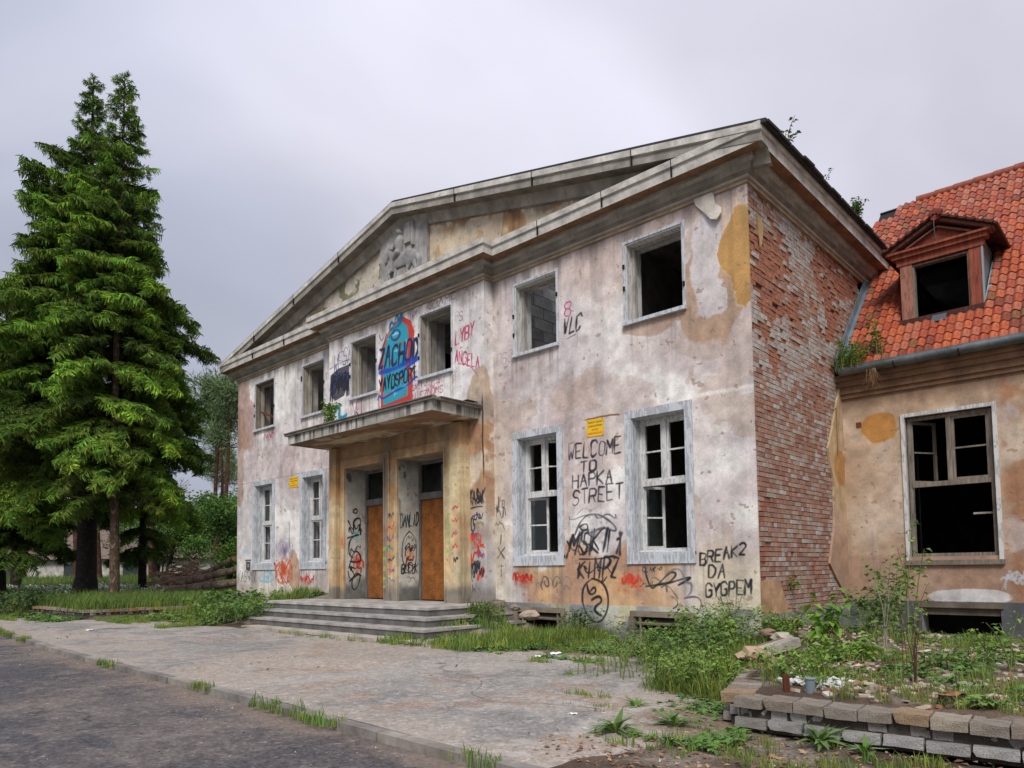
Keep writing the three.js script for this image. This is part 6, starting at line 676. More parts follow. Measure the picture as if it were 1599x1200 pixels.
{
  const tA = tuft(401, 22, 0.3, 0.12), tB = tuft(402, 34, 0.34, 0.3), tS = tuft(403, 14, 0.13, 0.07);
  grassArea('lawn_grass', 'rough green grass of the lawn under and behind the spruces', tB, 9000, 411, (r) => { const d = Math.pow(r(), 1.6) * 30, x = -7.7 - d - r() * 1.0, z = 3.8 - r() * (8 + d * 0.9); if (lawnEdge(x, z) < (x < -12.2 ? -0.1 : 0.1)) return null; const n = fbm(x * 0.5, z * 0.5, 3); if (r() > ss(0.25, 0.5, n) + 0.25) return null; return [x, groundH(x, z) - 0.01, z, 0.6 + 0.9 * n + d * 0.02, tone(r, 0.1)]; });
  grassArea('meadow_grass', 'distant meadow grass running to the woods', tB, 6000, 412, (r) => { const d = 18 + r() * 45, a = r(); const x = -12 - d, z = 6 - a * (16 + d * 0.7); return [x, x > -48 ? groundH(x, z) - 0.02 : 0.3, z, 1.2 + r() * 1.2, tone(r, 0.12)]; });
  grassArea('verge_grass', 'short dry grass between forecourt and edging wall', tS, 1500, 413, (r) => { const x = -3.2 - r() * 12, z = 2.0 + r() * 3.2; if (x > -7.6 ? z > 3.9 || z < 2.0 : z < 3.9) return null; if (lawnEdge(x, z) > 0) return null; if (fbm(x * 0.9 + 4, z * 0.9, 3) < 0.46 + 0.2 * r() || z > kerbZ(x) - 0.4) return null; return [x, groundH(x, z) - 0.01, z, 0.5 + r() * 0.6, tone(r, 0.45)]; });
  grassArea('facade_grass', 'grass along the foot of the left facade and beside the steps', tA, 500, 414, (r) => { const x = -7.7 + r() * 4.6, z = 0.1 + r() * 2.2; return [x, groundH(x, z) - 0.01, z, 0.5 + r() * 0.7, tone(r, 0.2)]; });
  grassArea('cellar_grass', 'lush grass in front of the cellar windows', tA, 1300, 415, (r) => { const x = 3.3 + r() * 3.9, z = 0.08 + r() * 2.7; const k = ss(2.8, 1.6, z + (noise(x * 1.7, 3) - 0.5) * 0.8) * ss(3.2, 4.2, x) * (x > 6.2 ? 0.4 : 1) * (z < 0.7 && (x < 4.1 || x > 5.7) ? 0.15 : 1); if (z < 0.95 && (Math.abs(x - 3.78) < 0.7 || Math.abs(x - 6.31) < 0.7)) return null; if (r() > k * 1.1 || fbm(x * 1.4 + 7, z * 1.6, 3) < 0.36) return null; return [x, groundH(x, z) - 0.02, z, (0.3 + 0.6 * k * r()) * (x > 4.3 && x < 5.7 ? 1.1 : 0.6) * (z < 1.4 && (x < 4.2 || x > 5.7) ? 0.5 : 1), tone(r, 0.2, 0.65)]; });
  grassArea('heap_grass', 'short grass on the sandy heap right of the steps', tS, 420, 416, (r) => { const x = 2.9 + r() * 2.4, z = 0.3 + r() * 2.6; if (fbm(x * 1.7 + 3, z * 1.7, 3) < 0.48) return null; return [x, groundH(x, z) - 0.01, z, 0.7 + r(), tone(r, 0.35)]; });
  grassArea('weed_grass', 'tall grass and weeds between hall corner and garden wall', tA, 1100, 417, (r) => { const z = 0.4 + r() * 3.6, x = 6.9 + r() * 2.6 + (z - 0.5) * 0.12; const e = 8.55 + (z - 0.5) * 0.26; if (x > e - 0.05 || x < 7.15 + (z - 0.4) * 0.40 + (fbm(x, z * 1.2, 3) - 0.5) * 1.2) return null; return [x, groundH(x, z) - 0.01, z, 0.4 + 0.55 * r(), tone(r, 0.25, 0.6)]; });
  grassArea('bed_grass', 'grass and weeds growing through the rubble of the bed', tA, 400, 418, (r) => { const z = -3.5 + r() * 7.9, x = 8.2 + r() * 3.6; const lx = z > 0.6 ? 8.8 + (z - 0.6) * 0.255 : 8.0; if (x < lx || z > bedFront(x) - 0.25) return null; const n = fbm(x * 1.1 + 9, z * 1.1 + 2, 3); if (r() > ss(0.46, 0.62, n) + 0.03) return null; return [x, bedH(x, z) - 0.01, z, 0.25 + 0.4 * r(), tone(r, 0.3)]; });
  grassArea('wall_foot_grass', 'thin grass at the foot of the garden wall', tS, 200, 419, (r) => { const x = 8.4 + r() * 3.4, z = 4.5 + r() * 1.3; if (x > 9.6 && z < bedFront(x) + 0.14) return null; if (fbm(x * 1.8, z * 1.8 + 5, 3) < 0.54) return null; return [x, groundH(x, z) - 0.01, z, 0.35 + 0.5 * r(), tone(r, 0.4)]; });
  grassArea('kerb_grass', 'scattered tufts along the kerb and in the forecourt cracks', tS, 210, 420, (r) => { const K = (x) => [x, kerbZ(x) + 0.03], C = [K(-6), K(-5.4), K(-4.6), K(-4.2), K(-3.1), K(6.4), K(6.9), K(7.3), K(9.0), K(2.1), K(4.9), [7.5, 3.7], [8.3, 4.6], [6.4, 3.1], [2.4, 3.0], [1.4, 2.95], [0.2, 2.9], [2.9, 2.9], [7.0, 2.8]], q = C[Math.floor(r() * C.length)]; return [q[0] + (r() - 0.5) * (q[1] < 3.1 && q[0] < 3 ? 0.9 : 0.45), -0.03, q[1] + (r() - 0.5) * 0.14, 0.4 + 0.6 * r(), tone(r, 0.4)]; });
  // broad-leaved ground cover between the grasses
  { const r = rng(430), F = new MB(WHITEC), g = leafG(0.06, 0.035, 0.2, 0.3); for (let i = 0; i < 12; i++) { const v = 0.7 + 0.6 * r(); F.add(g, M4((r() - 0.5) * 0.08, 0.01 + 0.03 * r(), (r() - 0.5) * 0.08, (r() - 0.5) * 0.7, r() * 6.28, 0.2 + 0.5 * r(), 0.6 + 0.7 * r()), new THREE.Color(v, v, v * 0.85)); } const cg = F.geo(0);
    const cover = (label, n, seed, pick) => { const q = rng(seed), ms = [], cs = []; let k = 0; while (ms.length < n && k++ < n * 12) { const p = pick(q); if (!p) continue; ms.push(M4(p[0], p[1], p[2], (q() - 0.5) * 0.3, q() * 6.28, (q() - 0.5) * 0.3, p[3])); const v = 0.6 + 0.6 * q(), dry = q() < 0.2; cs.push(new THREE.Color(v * (dry ? 1.7 : 0.9), v * (dry ? 1.1 : 1), v * 0.85)); } const im = new THREE.InstancedMesh(cg, LM.mid, ms.length); ms.forEach((m, i) => { im.setMatrixAt(i, m); im.setColorAt(i, cs[i]); }); im.name = numbered('ground_cover'); im.userData = { kind: 'stuff', label, category: 'ground cover' }; shade(im); scene.add(im); };
    cover('low leafy ground cover on the earth around the hall corner', 700, 431, (q) => { const z = 0.3 + q() * 5.2, x = 6.6 + q() * 3.4; if (x > 8.5 + (z - 0.5) * 0.26 && z < 4.75) return null; if (x < 7.2 + (z - 0.4) * 0.42 || fbm(x * 1.6 + 2, z * 1.6, 3) < 0.46) return null; return [x, groundH(x, z) + 0.005, z, 0.45 + 0.6 * q()]; });
    cover('low leafy ground cover over the rubble of the bed', 480, 432, (q) => { const z = -3.4 + q() * 7.6, x = 8.4 + q() * 3.2; if (x < (z > 0.6 ? 8.85 + (z - 0.6) * 0.255 : 8.1) || z > bedFront(x) - 0.3 || fbm(x * 1.5 + 8, z * 1.5, 3) < 0.5) return null; return [x, bedH(x, z), z, 0.6 + 0.8 * q()]; });
    cover('low plants under the facade right of the steps', 700, 433, (q) => { const z = 0.2 + q() * 2.6, x = 3 + q() * 4.2; if (fbm(x * 1.7 + 5, z * 1.7, 3) < 0.45 || z > 2.9 || (z < 0.9 && (Math.abs(x - 3.78) < 0.7 || Math.abs(x - 6.31) < 0.7))) return null; return [x, groundH(x, z), z, 0.6 + 0.7 * q()]; });
    cover('low leafy plants at the left end of the steps and along the edging wall', 1500, 434, (q) => { const x = -12 + q() * 9.2, z = 0.2 + q() * 4.6; if (lawnEdge(x, z) > -0.1 || (x < -7.6 && z < 3.9) || fbm(x * 1.2 + 5, z * 1.2, 3) < 0.46 || (x > -7 && z > 2.6 + 0.6 * q())) return null; return [x, groundH(x, z), z, 0.9 + 1.0 * q()]; }); }
}
// ---------------------------------------------------------------- spruces
function sprayGeo(seed) { // a drooping spruce spray: main twig, side twigs, pale fresh tips
  const r = rng(seed), pos = [], col = []; const strip = (p, q, droop, w, tip) => { const d = new THREE.Vector3().subVectors(q, p), n = 3; const s1 = new THREE.Vector3(-d.z, 0, d.x).normalize(), s2 = new THREE.Vector3(0, 1, 0); const at = (t) => new THREE.Vector3().lerpVectors(p, q, t).add(new THREE.Vector3(0, -droop * t * t, 0)); for (const s of [s1, s2]) for (let i = 0; i < n; i++) { const a = at(i / n), b = at((i + 1) / n), wa = w * (1 - 0.25 * i / n), wb = i === n - 1 ? w * 0.35 : w * (1 - 0.25 * (i + 1) / n); const A = a.clone().addScaledVector(s, wa), B = a.clone().addScaledVector(s, -wa), Cc = b.clone().addScaledVector(s, -wb), D = b.clone().addScaledVector(s, wb); for (const v of [A, B, Cc, A, Cc, D]) { pos.push(v.x, v.y, v.z); } for (let k = 0; k < 6; k++) { const ti = i / n, f = tip ? ss(0.35, 0.9, ti + 0.15) : 0; col.push(lerp(0.72, 1.65, f), lerp(0.8, 1.7, f), lerp(0.72, 0.9, f)); } } };
  const L = 0.5; strip(new THREE.Vector3(0, 0, 0), new THREE.Vector3(L, 0.02, 0), 0.1, 0.017, true); for (let i = 0; i < 16; i++) { const t = 0.06 + 0.9 * i / 16, s = i % 2 ? 1 : -1, l = (0.13 + 0.16 * r()) * (1.15 - 0.6 * t), p = new THREE.Vector3(L * t, -0.08 * t * t, 0), an = 0.5 + 0.9 * r(); strip(p, new THREE.Vector3(p.x + l * Math.cos(an), p.y + (r() - 0.6) * 0.12, p.z + s * l * Math.sin(an)), 0.03 + 0.08 * r(), 0.013 + 0.006 * r(), r() < 0.6); if (r() < 0.8) strip(p, new THREE.Vector3(p.x + (r() - 0.5) * 0.12, p.y - 0.12 - 0.2 * r(), s * 0.1 * r()), 0.02, 0.013, false); }
  const g = new THREE.BufferGeometry(); g.setAttribute('position', new THREE.Float32BufferAttribute(pos, 3)); g.setAttribute('color', new THREE.Float32BufferAttribute(col, 3)); g.computeVertexNormals(); return planarUV(g);
}
const sprayG = [sprayGeo(501), sprayGeo(502), sprayGeo(503)], sprayM = new THREE.MeshStandardMaterial({ color: lin(122, 152, 60), roughness: 0.85, side: THREE.DoubleSide, vertexColors: true });
function spruce(name, label, [x, y, z], seed, o) { // o.prof: [metres below the top, crown radius]
  const t = thing(name, label, 'spruce tree'); t.position.set(x, y, z); const r = rng(seed), tr = new MB(), H = o.h, lean = o.lean ?? 0; const ax = (h) => [lean * Math.pow(h / H, 2) + Math.sin(h * 0.5 + seed) * 0.06, Math.cos(h * 0.4 + seed) * 0.05];
  { const pts = []; for (let i = 0; i <= 9; i++) { const h = H * i / 9, q = ax(h); pts.push([q[0], h, q[1]]); } if (o.flare) tr.tube([[0, -0.2, 0], [0, 0.15, 0], [ax(0.8)[0], 0.8, ax(0.8)[1]]], o.r * 1.45, o.r * 1.0, 5, 12); tr.tube(pts, o.r, 0.015, 24, 10); }
  part('trunk', tr.geo(), o.bark, t);
  const br = new MB(), ms = [], cs = []; const R = (h) => { const d = H - h, P = o.prof; for (let i = 0; i < P.length - 1; i++) if (d <= P[i + 1][0]) return lerp(P[i][1], P[i + 1][1], (d - P[i][0]) / (P[i + 1][0] - P[i][0])); return P[P.length - 1][1]; };
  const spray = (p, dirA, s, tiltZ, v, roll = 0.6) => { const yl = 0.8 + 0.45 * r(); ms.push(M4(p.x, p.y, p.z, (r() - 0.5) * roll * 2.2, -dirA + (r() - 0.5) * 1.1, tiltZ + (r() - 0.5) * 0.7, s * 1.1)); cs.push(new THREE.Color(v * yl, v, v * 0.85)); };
  for (let h = o.low; h < H - 0.25; h += lerp(0.62, 0.26, ss(0.35, 1, h / H)) * (0.8 + 0.4 * r())) {
    const Rh = R(h), nb = Rh < 0.8 ? 5 : 6, a0 = r() * 6.28, u = h / H;
    for (let i = 0; i < nb; i++) {
      if (r() < 0.08) continue; const a = a0 + i * 6.283 / nb + (r() - 0.5) * 0.7, long = r() < 0.16 ? 1.22 : 1, L = Math.max(0.12, (Rh * (0.66 + 0.38 * r()) * long) - 0.3); if (o.skip && o.skip(a, h, r)) continue;
      const rise = lerp(0.02, 0.75, ss(0.6, 1, u)) + (r() - 0.5) * 0.2, sag = lerp(0.42, 0.05, ss(0.3, 0.95, u)) * (0.8 + 0.5 * r()), hb = h + (r() - 0.5) * 0.25, q0 = ax(hb), tone = (0.62 + 0.8 * Math.pow(r(), 1.4)) * (o.bright ?? 1);
      const at = (q) => new THREE.Vector3(q0[0] + Math.cos(a) * L * q, hb + L * (rise * q - sag * q * q * 1.35 + 0.34 * sag * q * q * q * q), q0[1] + Math.sin(a) * L * q);
      br.tube([at(0), at(0.33), at(0.66), at(1)], 0.016 + 0.012 * L, 0.006, 4, 4);
      const n = Math.max(1, Math.ceil(L / 0.24)), sc = lerp(0.55, 1, ss(0.3, 1.6, L));
      for (let q = 0; q < n; q++) {
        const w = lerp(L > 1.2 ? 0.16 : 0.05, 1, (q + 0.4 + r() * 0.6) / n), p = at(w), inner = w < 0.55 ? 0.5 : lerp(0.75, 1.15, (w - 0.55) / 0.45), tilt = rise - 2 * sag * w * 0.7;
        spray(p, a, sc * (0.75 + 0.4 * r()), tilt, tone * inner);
        const sub = L > 0.5 ? Math.min(1.1, L * 0.42) * Math.sin(Math.PI * Math.min(1, 0.25 + 0.72 * w)) : 0.08;
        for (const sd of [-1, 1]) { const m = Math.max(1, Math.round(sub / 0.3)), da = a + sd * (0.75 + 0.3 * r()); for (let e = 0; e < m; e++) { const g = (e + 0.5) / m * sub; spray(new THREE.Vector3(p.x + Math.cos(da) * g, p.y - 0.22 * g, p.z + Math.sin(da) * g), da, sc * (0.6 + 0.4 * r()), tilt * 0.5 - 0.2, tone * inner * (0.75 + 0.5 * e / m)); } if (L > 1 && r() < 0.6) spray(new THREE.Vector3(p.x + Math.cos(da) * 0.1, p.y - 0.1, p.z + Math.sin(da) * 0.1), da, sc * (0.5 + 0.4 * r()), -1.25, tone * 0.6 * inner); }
      }
    }
  }
  { const q = ax(H); for (let k = 0; k < 7; k++) spray(new THREE.Vector3(q[0], H - 0.12 - k * 0.16, q[1]), k * 2.4, 0.42, 0.75, 1.0); spray(new THREE.Vector3(q[0], H - 0.25, q[1]), 0, 0.5, 1.5, 1.1); }
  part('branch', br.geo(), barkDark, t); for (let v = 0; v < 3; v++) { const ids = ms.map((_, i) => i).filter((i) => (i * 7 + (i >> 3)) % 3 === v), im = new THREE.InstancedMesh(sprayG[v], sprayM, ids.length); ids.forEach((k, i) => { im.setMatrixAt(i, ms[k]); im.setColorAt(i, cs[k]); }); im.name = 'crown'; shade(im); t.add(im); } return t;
}
const wideProf = [[0, 0.12], [0.8, 0.45], [2, 0.75], [3.3, 1.25], [5.5, 2.3], [8, 3.3], [12, 4.3], [14, 4.4]], slimProf = [[0, 0.12], [0.8, 0.44], [2, 0.78], [3.3, 1.2], [5.5, 1.7], [8, 1.95], [11, 2.1], [14, 2.1]];
spruce('spruce_tree', 'tall spruce with a thick dark trunk, left of the pale trunked spruce', [-13.7, 0.22, 2.3], 511, { h: 17.9, low: 4.6, prof: wideProf, r: 0.33, bark: barkDark, flare: true, lean: -0.3 });
spruce('spruce_tree', 'bright green spruce with a slim pale trunk, nearest to the hall', [-10.6, 0.2, 2.45], 512, { h: 16.2, low: 3.5, prof: slimProf, r: 0.15, bark: barkPale, bright: 1.2, lean: 0.1, skip: (a, h, r) => Math.cos(a - 0.3) > 0.85 && h > 6.5 && h < 8.5 && r() < 0.6 });
spruce('spruce_tree', 'dark spruce at the left edge of the picture, behind the tall one', [-18.2, 0.25, 3.7], 513, { h: 11.5, low: 2.6, prof: [[0, 0.1], [2, 1.0], [5, 2.6], [8, 3.6], [12, 4]], r: 0.22, bark: barkDark, bright: 0.85 });
spruce('spruce_tree', 'lower dark spruce behind the pale trunk, its branches touching the brush pile', [-16.2, 0.25, -0.4], 514, { h: 10.5, low: 1.9, prof: [[0, 0.1], [2, 0.45], [5, 0.9], [9, 1.35]], r: 0.16, bark: barkDark, bright: 0.8 });
spruce('spruce_tree', 'dark spruce farther back between the two front trunks', [-24.0, 0.3, 1.9], 515, { h: 12.0, low: 3.8, prof: [[0, 0.1], [2, 0.8], [5, 1.8], [9, 2.6]], r: 0.22, bark: barkDark, bright: 0.75 });

// ---------------------------------------------------------------- pines and broadleaf trees behind
const clumpGeo = (() => { const r = rng(520), pos = [], col = []; for (let i = 0; i < 46; i++) { const d = new THREE.Vector3(r() - 0.5, r() - 0.3, r() - 0.5).normalize(), s = 0.10 + 0.32 * r(), p = d.clone().multiplyScalar(s), e = d.clone().multiplyScalar(s + 0.2), w = new THREE.Vector3(r() - 0.5, r() - 0.5, r() - 0.5).normalize().multiplyScalar(0.022); const A = p.clone().add(w), B = p.clone().sub(w); for (const v of [A, B, e]) pos.push(v.x, v.y, v.z); const k = 0.7 + 0.6 * r(); for (let q = 0; q < 3; q++) col.push(k, k, k); } const g = new THREE.BufferGeometry(); g.setAttribute('position', new THREE.Float32BufferAttribute(pos, 3)); g.setAttribute('color', new THREE.Float32BufferAttribute(col, 3)); g.computeVertexNormals(); return planarUV(g); })();
const leafClump = (() => { const r = rng(521), F = new MB(WHITEC), g = leafG(0.15, 0.09); for (let i = 0; i < 26; i++) { const v = 0.7 + 0.6 * r(); F.add(g, M4((r() - 0.5) * 0.7, (r() - 0.5) * 0.5, (r() - 0.5) * 0.7, (r() - 0.5) * 2, r() * 6.28, (r() - 0.5) * 1.5), new THREE.Color(v, v, v * 0.9)); } return F.geo(0); })();
const pineM = new THREE.MeshStandardMaterial({ color: lin(104, 126, 84), roughness: 0.9, side: THREE.DoubleSide, vertexColors: true }), decM = new THREE.MeshStandardMaterial({ color: lin(104, 136, 60), roughness: 0.85, side: THREE.DoubleSide, vertexColors: true });
function crownOf(t, geo, mat, ms, cs) { const im = new THREE.InstancedMesh(geo, mat, ms.length); ms.forEach((m, i) => { im.setMatrixAt(i, m); im.setColorAt(i, cs[i]); }); im.name = 'crown'; shade(im); t.add(im); }
function makePine(seed, H) {
  const t = thing('pine_tree', 'tall slim pine with bare trunk and open crown in the wood behind the hall', 'pine tree', 'pines of the wood left of the hall'), r = rng(seed), tr = new MB(), ms = [], cs = []; const pts = []; for (let i = 0; i <= 6; i++) pts.push([Math.sin(i * 1.1 + seed) * 0.12, H * i / 6, Math.cos(i * 0.9 + seed) * 0.12]); tr.tube(pts, 0.17, 0.04, 14, 8);
  for (let i = 0; i < 19; i++) { const h = H * (0.68 + 0.3 * r()), a = r() * 6.28, L = (1.0 + 1.7 * r()) * (1.4 - h / H) * 1.25; const e = [Math.cos(a) * L, h + L * 0.22, Math.sin(a) * L]; tr.tube([[0, h - 0.1, 0], [e[0] * 0.5, h + L * 0.04, e[2] * 0.5], e], 0.035, 0.012, 4, 4); for (let k = 0; k < 7; k++) { const q = 0.4 + 0.65 * r(), s = 0.8 + 0.8 * r(), v = 0.6 + 0.7 * r(); ms.push(M4(e[0] * q + (r() - 0.5) * 0.9, h + L * 0.2 * q + (r() - 0.35) * 0.6, e[2] * q + (r() - 0.5) * 0.9, 0, r() * 6.28, 0, s)); cs.push(new THREE.Color(v, v, v * 0.9)); } }
  part('trunk', tr.geo(), barkPine, t); crownOf(t, clumpGeo, pineM, ms, cs); return t;
}
const P0 = [makePine(530, 12), makePine(531, 11), makePine(532, 13)]; const camXZ = [12.25, 9.78];
{ // places along bearings, seen between spruces and hall
  const r = rng(540), spots = [[-29, -9.0], [-27.5, -8.9], [-33, -11], [-39, -13.5], [-41, -10], [-35, -8], [-38, -5.5], [-34, -3], [-40, -2], [-36, 0], [-42, 1.5], [-38, 4.5], [-46, -7], [-31, -6.2], [-43, 5], [-47, -18]];
  spots.forEach(([x, z], i) => { let p = P0[i % 3]; if (i > 2) { const c = p.clone(); c.name = numbered('pine_tree'); scene.add(c); p = c; } p.position.set(x, 0.3, z); p.rotation.y = r() * 6.28; p.scale.setScalar(0.85 + 0.22 * r()); });
}
function bush(name, label, cat, [x, z], seed, w, h, n, col, group, trunk) { const t = thing(name, label, cat, group), r = rng(seed), ms = [], cs = [], tr = new MB(); t.position.set(x, 0.25, z); const lobes = []; for (let i = 0; i < 9; i++) lobes.push([(r() - 0.5) * w * 1.3, h * (trunk ? 0.35 + 0.6 * r() : 0.15 + 0.75 * r()), (r() - 0.5) * w * 1.3, (0.28 + 0.3 * r()) * Math.min(w, h * 0.7)]); for (const l of lobes) tr.tube([[0, 0, 0], [l[0] * 0.4, l[1] * 0.6, l[2] * 0.4], [l[0], l[1], l[2]]], trunk ? 0.07 : 0.03, 0.012, 5, 5);
  for (let i = 0; i < n; i++) { const l = lobes[i % 9], d = new THREE.Vector3(r() - 0.5, r() - 0.4, r() - 0.5).normalize().multiplyScalar(l[3] * (0.55 + 0.6 * r())); const v = (0.55 + 0.7 * r()) * (0.8 + 0.3 * d.y / l[3]); ms.push(M4(l[0] + d.x, Math.max(0.1, l[1] + d.y), l[2] + d.z, r(), r() * 6.28, r(), 0.7 + 0.7 * r())); cs.push(new THREE.Color(v * col[0], v * col[1], v * col[2])); } part('trunk', tr.geo(), barkDark, t); crownOf(t, leafClump, decM, ms, cs); return t; }
[[[-24.6, -7.6], 551, 1.9, 4.4, 380, [0.7, 0.85, 0.7], 'bright young broadleaf tree by the left corner of the hall', 1], [[-22.2, -7.4], 552, 1.6, 2.4, 300, [1, 1.1, 0.8], 'green bush behind the log pile next to the hall'], [[-33, -7.5], 553, 2.6, 4.2, 420, [0.8, 1.0, 0.8], 'dark green tree before the distant bungalow', 1], [[-36, -14], 554, 3, 5.5, 420, [0.9, 1.1, 0.9], 'broad leafy tree at the right end of the wood', 1], [[-38, 2], 555, 3, 4, 420, [0.7, 0.9, 0.7], 'dark undergrowth tree behind the thick spruce trunk', 1], [[-33, 6], 556, 3, 3.4, 420, [0.7, 0.9, 0.7], 'dark broad bush at the far left edge of the lawn']].forEach(([p, s, w, h, n, c, l, tk]) => bush(tk ? 'leafy_tree' : 'bush', l, tk ? 'tree' : 'bush', p, s, w, h, n, c, undefined, tk));
{ // mass of woodland far behind, nobody could count it
  const r = rng(560), ms = [], cs = []; for (let i = 0; i < 9000; i++) { const x = -62 - r() * 26, z = -52 + r() * 90, h = 1 + Math.pow(r(), 1.3) * (5.5 + 3.5 * noise(z * 0.22, 3)); const s = 1.8 + 1.8 * r(), v = 0.45 + 0.5 * r(); ms.push(M4(x, h, z, r(), r() * 6, r(), s)); cs.push(new THREE.Color(v * 0.9, v, v * 0.85)); } const im = new THREE.InstancedMesh(leafClump, decM, ms.length); ms.forEach((m, i) => { im.setMatrixAt(i, m); im.setColorAt(i, cs[i]); }); im.name = 'woodland'; im.userData = { kind: 'stuff', label: 'distant woodland closing the view on the left', category: 'woodland' }; shade(im); scene.add(im);
}
{ // bungalow far behind the trees
  const h = thing('bungalow', 'low white bungalow with a brown hipped roof far behind the trees', 'house'); h.position.set(-54, 0.25, -15); h.rotation.y = 0.72; const b = new MB(); b.box(-13, 8, -0.6, 2.1, -4, 4); b.build('wall', grimy(214, 212, 206), h); const rf = new THREE.BufferGeometry(), P = [[-13.6, 2.1, 4.6], [8.6, 2.1, 4.6], [8.6, 2.1, -4.6], [-13.6, 2.1, -4.6], [-8, 5.0, 0], [4, 5.0, 0]]; rf.setAttribute('position', new THREE.Float32BufferAttribute([0, 1, 5, 0, 5, 4, 1, 2, 5, 2, 3, 4, 2, 4, 5, 3, 0, 4, 0, 2, 1, 0, 3, 2].flatMap((i) => P[i]), 3)); rf.computeVertexNormals(); part('roof', planarUV(rf), std(128, 112, 102, { map: grimeT }), h); for (const x of [-10, -5, 0, 5]) { const w = new MB(); w.box(x - 0.7, x + 0.7, 0.7, 1.7, 3.98, 4.03); w.build('window', std(60, 64, 66, { roughness: 0.3 }), h); }
}
// ---------------------------------------------------------------- brush pile, logs, rubble, small things
{
  const t = thing('brush_pile', 'heap of cut branches and thin sticks left of the hall', 'brush pile'); t.position.set(-14.6, 0.2, -1.6); const r = rng(570), S = new MB(), B2 = new MB(); for (let i = 0; i < 420; i++) { const d = Math.pow(r(), 0.7), a = r() * 6.28, x = Math.cos(a) * d * 2.6 - 0.6, z = Math.sin(a) * d * 1.5, y = 1.5 * (1 - d) * (0.3 + 0.7 * r()) + 0.06, L = 0.5 + 1.3 * r(), b = (r() - 0.5) * 1.6 - 0.3, e = (r() - 0.5) * 0.7; const q = i % 3 ? S : B2, w = 0.014 + 0.024 * r(); q.tube([[x - Math.cos(b) * L / 2, Math.max(0.03, y - e * L / 2), z - Math.sin(b) * L / 2], [x, y + 0.05, z], [x + Math.cos(b) * L / 2, Math.max(0.03, y + e * L / 2), z + Math.sin(b) * L / 2]], w, w * 0.5, 3, 5); }
  const a = S.build('branches', std(164, 138, 112), t), b = B2.build('branches', std(196, 172, 142), t); a.userData.kind = b.userData.kind = 'stuff';
  const logs = [[-13.0, 1.0, -1.4, 3.2, 0.13, 0.3, 0.16, 'pale felled log on top of the brush pile, against the hall'], [-12.6, 0.66, -1.1, 2.8, 0.15, 0.5, 0.1, 'thick log lying below the pale one at the right end of the brush pile'], [-13.3, 1.3, -1.8, 2.2, 0.1, 0.2, 0.3, 'slim log leaning across the top of the brush pile'], [-14.2, 0.24, -0.3, 0.5, 0.15, -0.7, 0.0, 'short cut log with a bright orange end before the brush pile']]; const logM = std(226, 206, 180, { map: tiled(barkT.clone(), 1), bumpMap: tiled(barkT.clone(), 1), bumpScale: 0.01 }), endM = std(214, 160, 106, { map: woodT });
  for (const [x, y, z, L, R, ry, rz, label] of logs) { const g = thing('log', label, 'log'); g.position.set(x, y, z); g.rotation.set(0, ry, rz, 'YXZ'); part('bark', planarUV(new THREE.CylinderGeometry(R, R * 0.9, L, 14, 3, true).rotateZ(Math.PI / 2)), logM, g); for (const s of [-1, 1]) part('cut_end', planarUV(new THREE.CircleGeometry(s < 0 ? R : R * 0.9, 14).rotateY(s * Math.PI / 2).translate(s * L / 2, 0, 0)), endM, g); }
  const fl = []; const cs = []; const rr = rng(575); for (let i = 0; i < 500; i++) { const x = -13.5 - rr() * 10, z = 2.6 - rr() * 4; fl.push(M4(x, groundH(x, z) + 0.25 + 0.2 * rr(), z, rr(), rr() * 6, rr(), 0.8 + rr())); } const fg = new MB(WHITEC); for (let i = 0; i < 6; i++) fg.add(new THREE.CircleGeometry(0.022, 6), M4((rr() - 0.5) * 0.2, (rr() - 0.5) * 0.1, (rr() - 0.5) * 0.2, -1.2 + rr() * 0.6, rr() * 6, 0)); const im = new THREE.InstancedMesh(fg.geo(0), std(226, 228, 214), fl.length); fl.forEach((m, i) => im.setMatrixAt(i, m)); im.name = 'wild_flowers'; im.userData = { kind: 'stuff', label: 'white wild flowers in the grass at the far left', category: 'flowers' }; shade(im); scene.add(im);
}
function stump(label, [x, y, z], R, h, seed, tilt = 0, bm = barkDark, em = std(190, 128, 84, { map: woodT })) { const g = thing('tree_stump', label, 'tree stump'); g.position.set(x, y, z); g.rotation.z = tilt; const r = rng(seed), q = new THREE.CylinderGeometry(R, R * 1.15, h, 16, 3, true), p = q.attributes.position; for (let i = 0; i < p.count; i++) { const a = Math.atan2(p.getZ(i), p.getX(i)), k = 1 + 0.09 * Math.sin(a * 5 + seed) + 0.05 * Math.sin(a * 9); p.setX(i, p.getX(i) * k); p.setZ(i, p.getZ(i) * k); } q.computeVertexNormals(); part('bark', planarUV(q.translate(0, h / 2, 0)), bm, g); const c = new THREE.CircleGeometry(R, 24).rotateX(-Math.PI / 2).translate(0, h - 0.004, 0), cp = c.attributes.position; for (let i = 0; i < cp.count; i++) { const a = Math.atan2(cp.getZ(i), cp.getX(i)), k = 1 + 0.09 * Math.sin(a * 5 + seed) + 0.05 * Math.sin(a * 9); cp.setX(i, cp.getX(i) * k); cp.setZ(i, cp.getZ(i) * k); cp.setY(i, cp.getY(i) + 0.012 * Math.sin(a * 3) * (i ? 1 : 0)); } c.computeVertexNormals(); part('cut_face', planarUV(c), em, g); return g; }
stump('dark rotten stump with an orange cut at the foot of the brick flank', [8.3, 0.14, -0.15], 0.12, 0.26, 5, 0.05, barkDark, std(196, 112, 54, { map: woodT })); stump('flat pinkish stump lying on the garden wall near the right edge', [11.05, 0.13, 3.98], 0.085, 0.11, 8, 0.06);
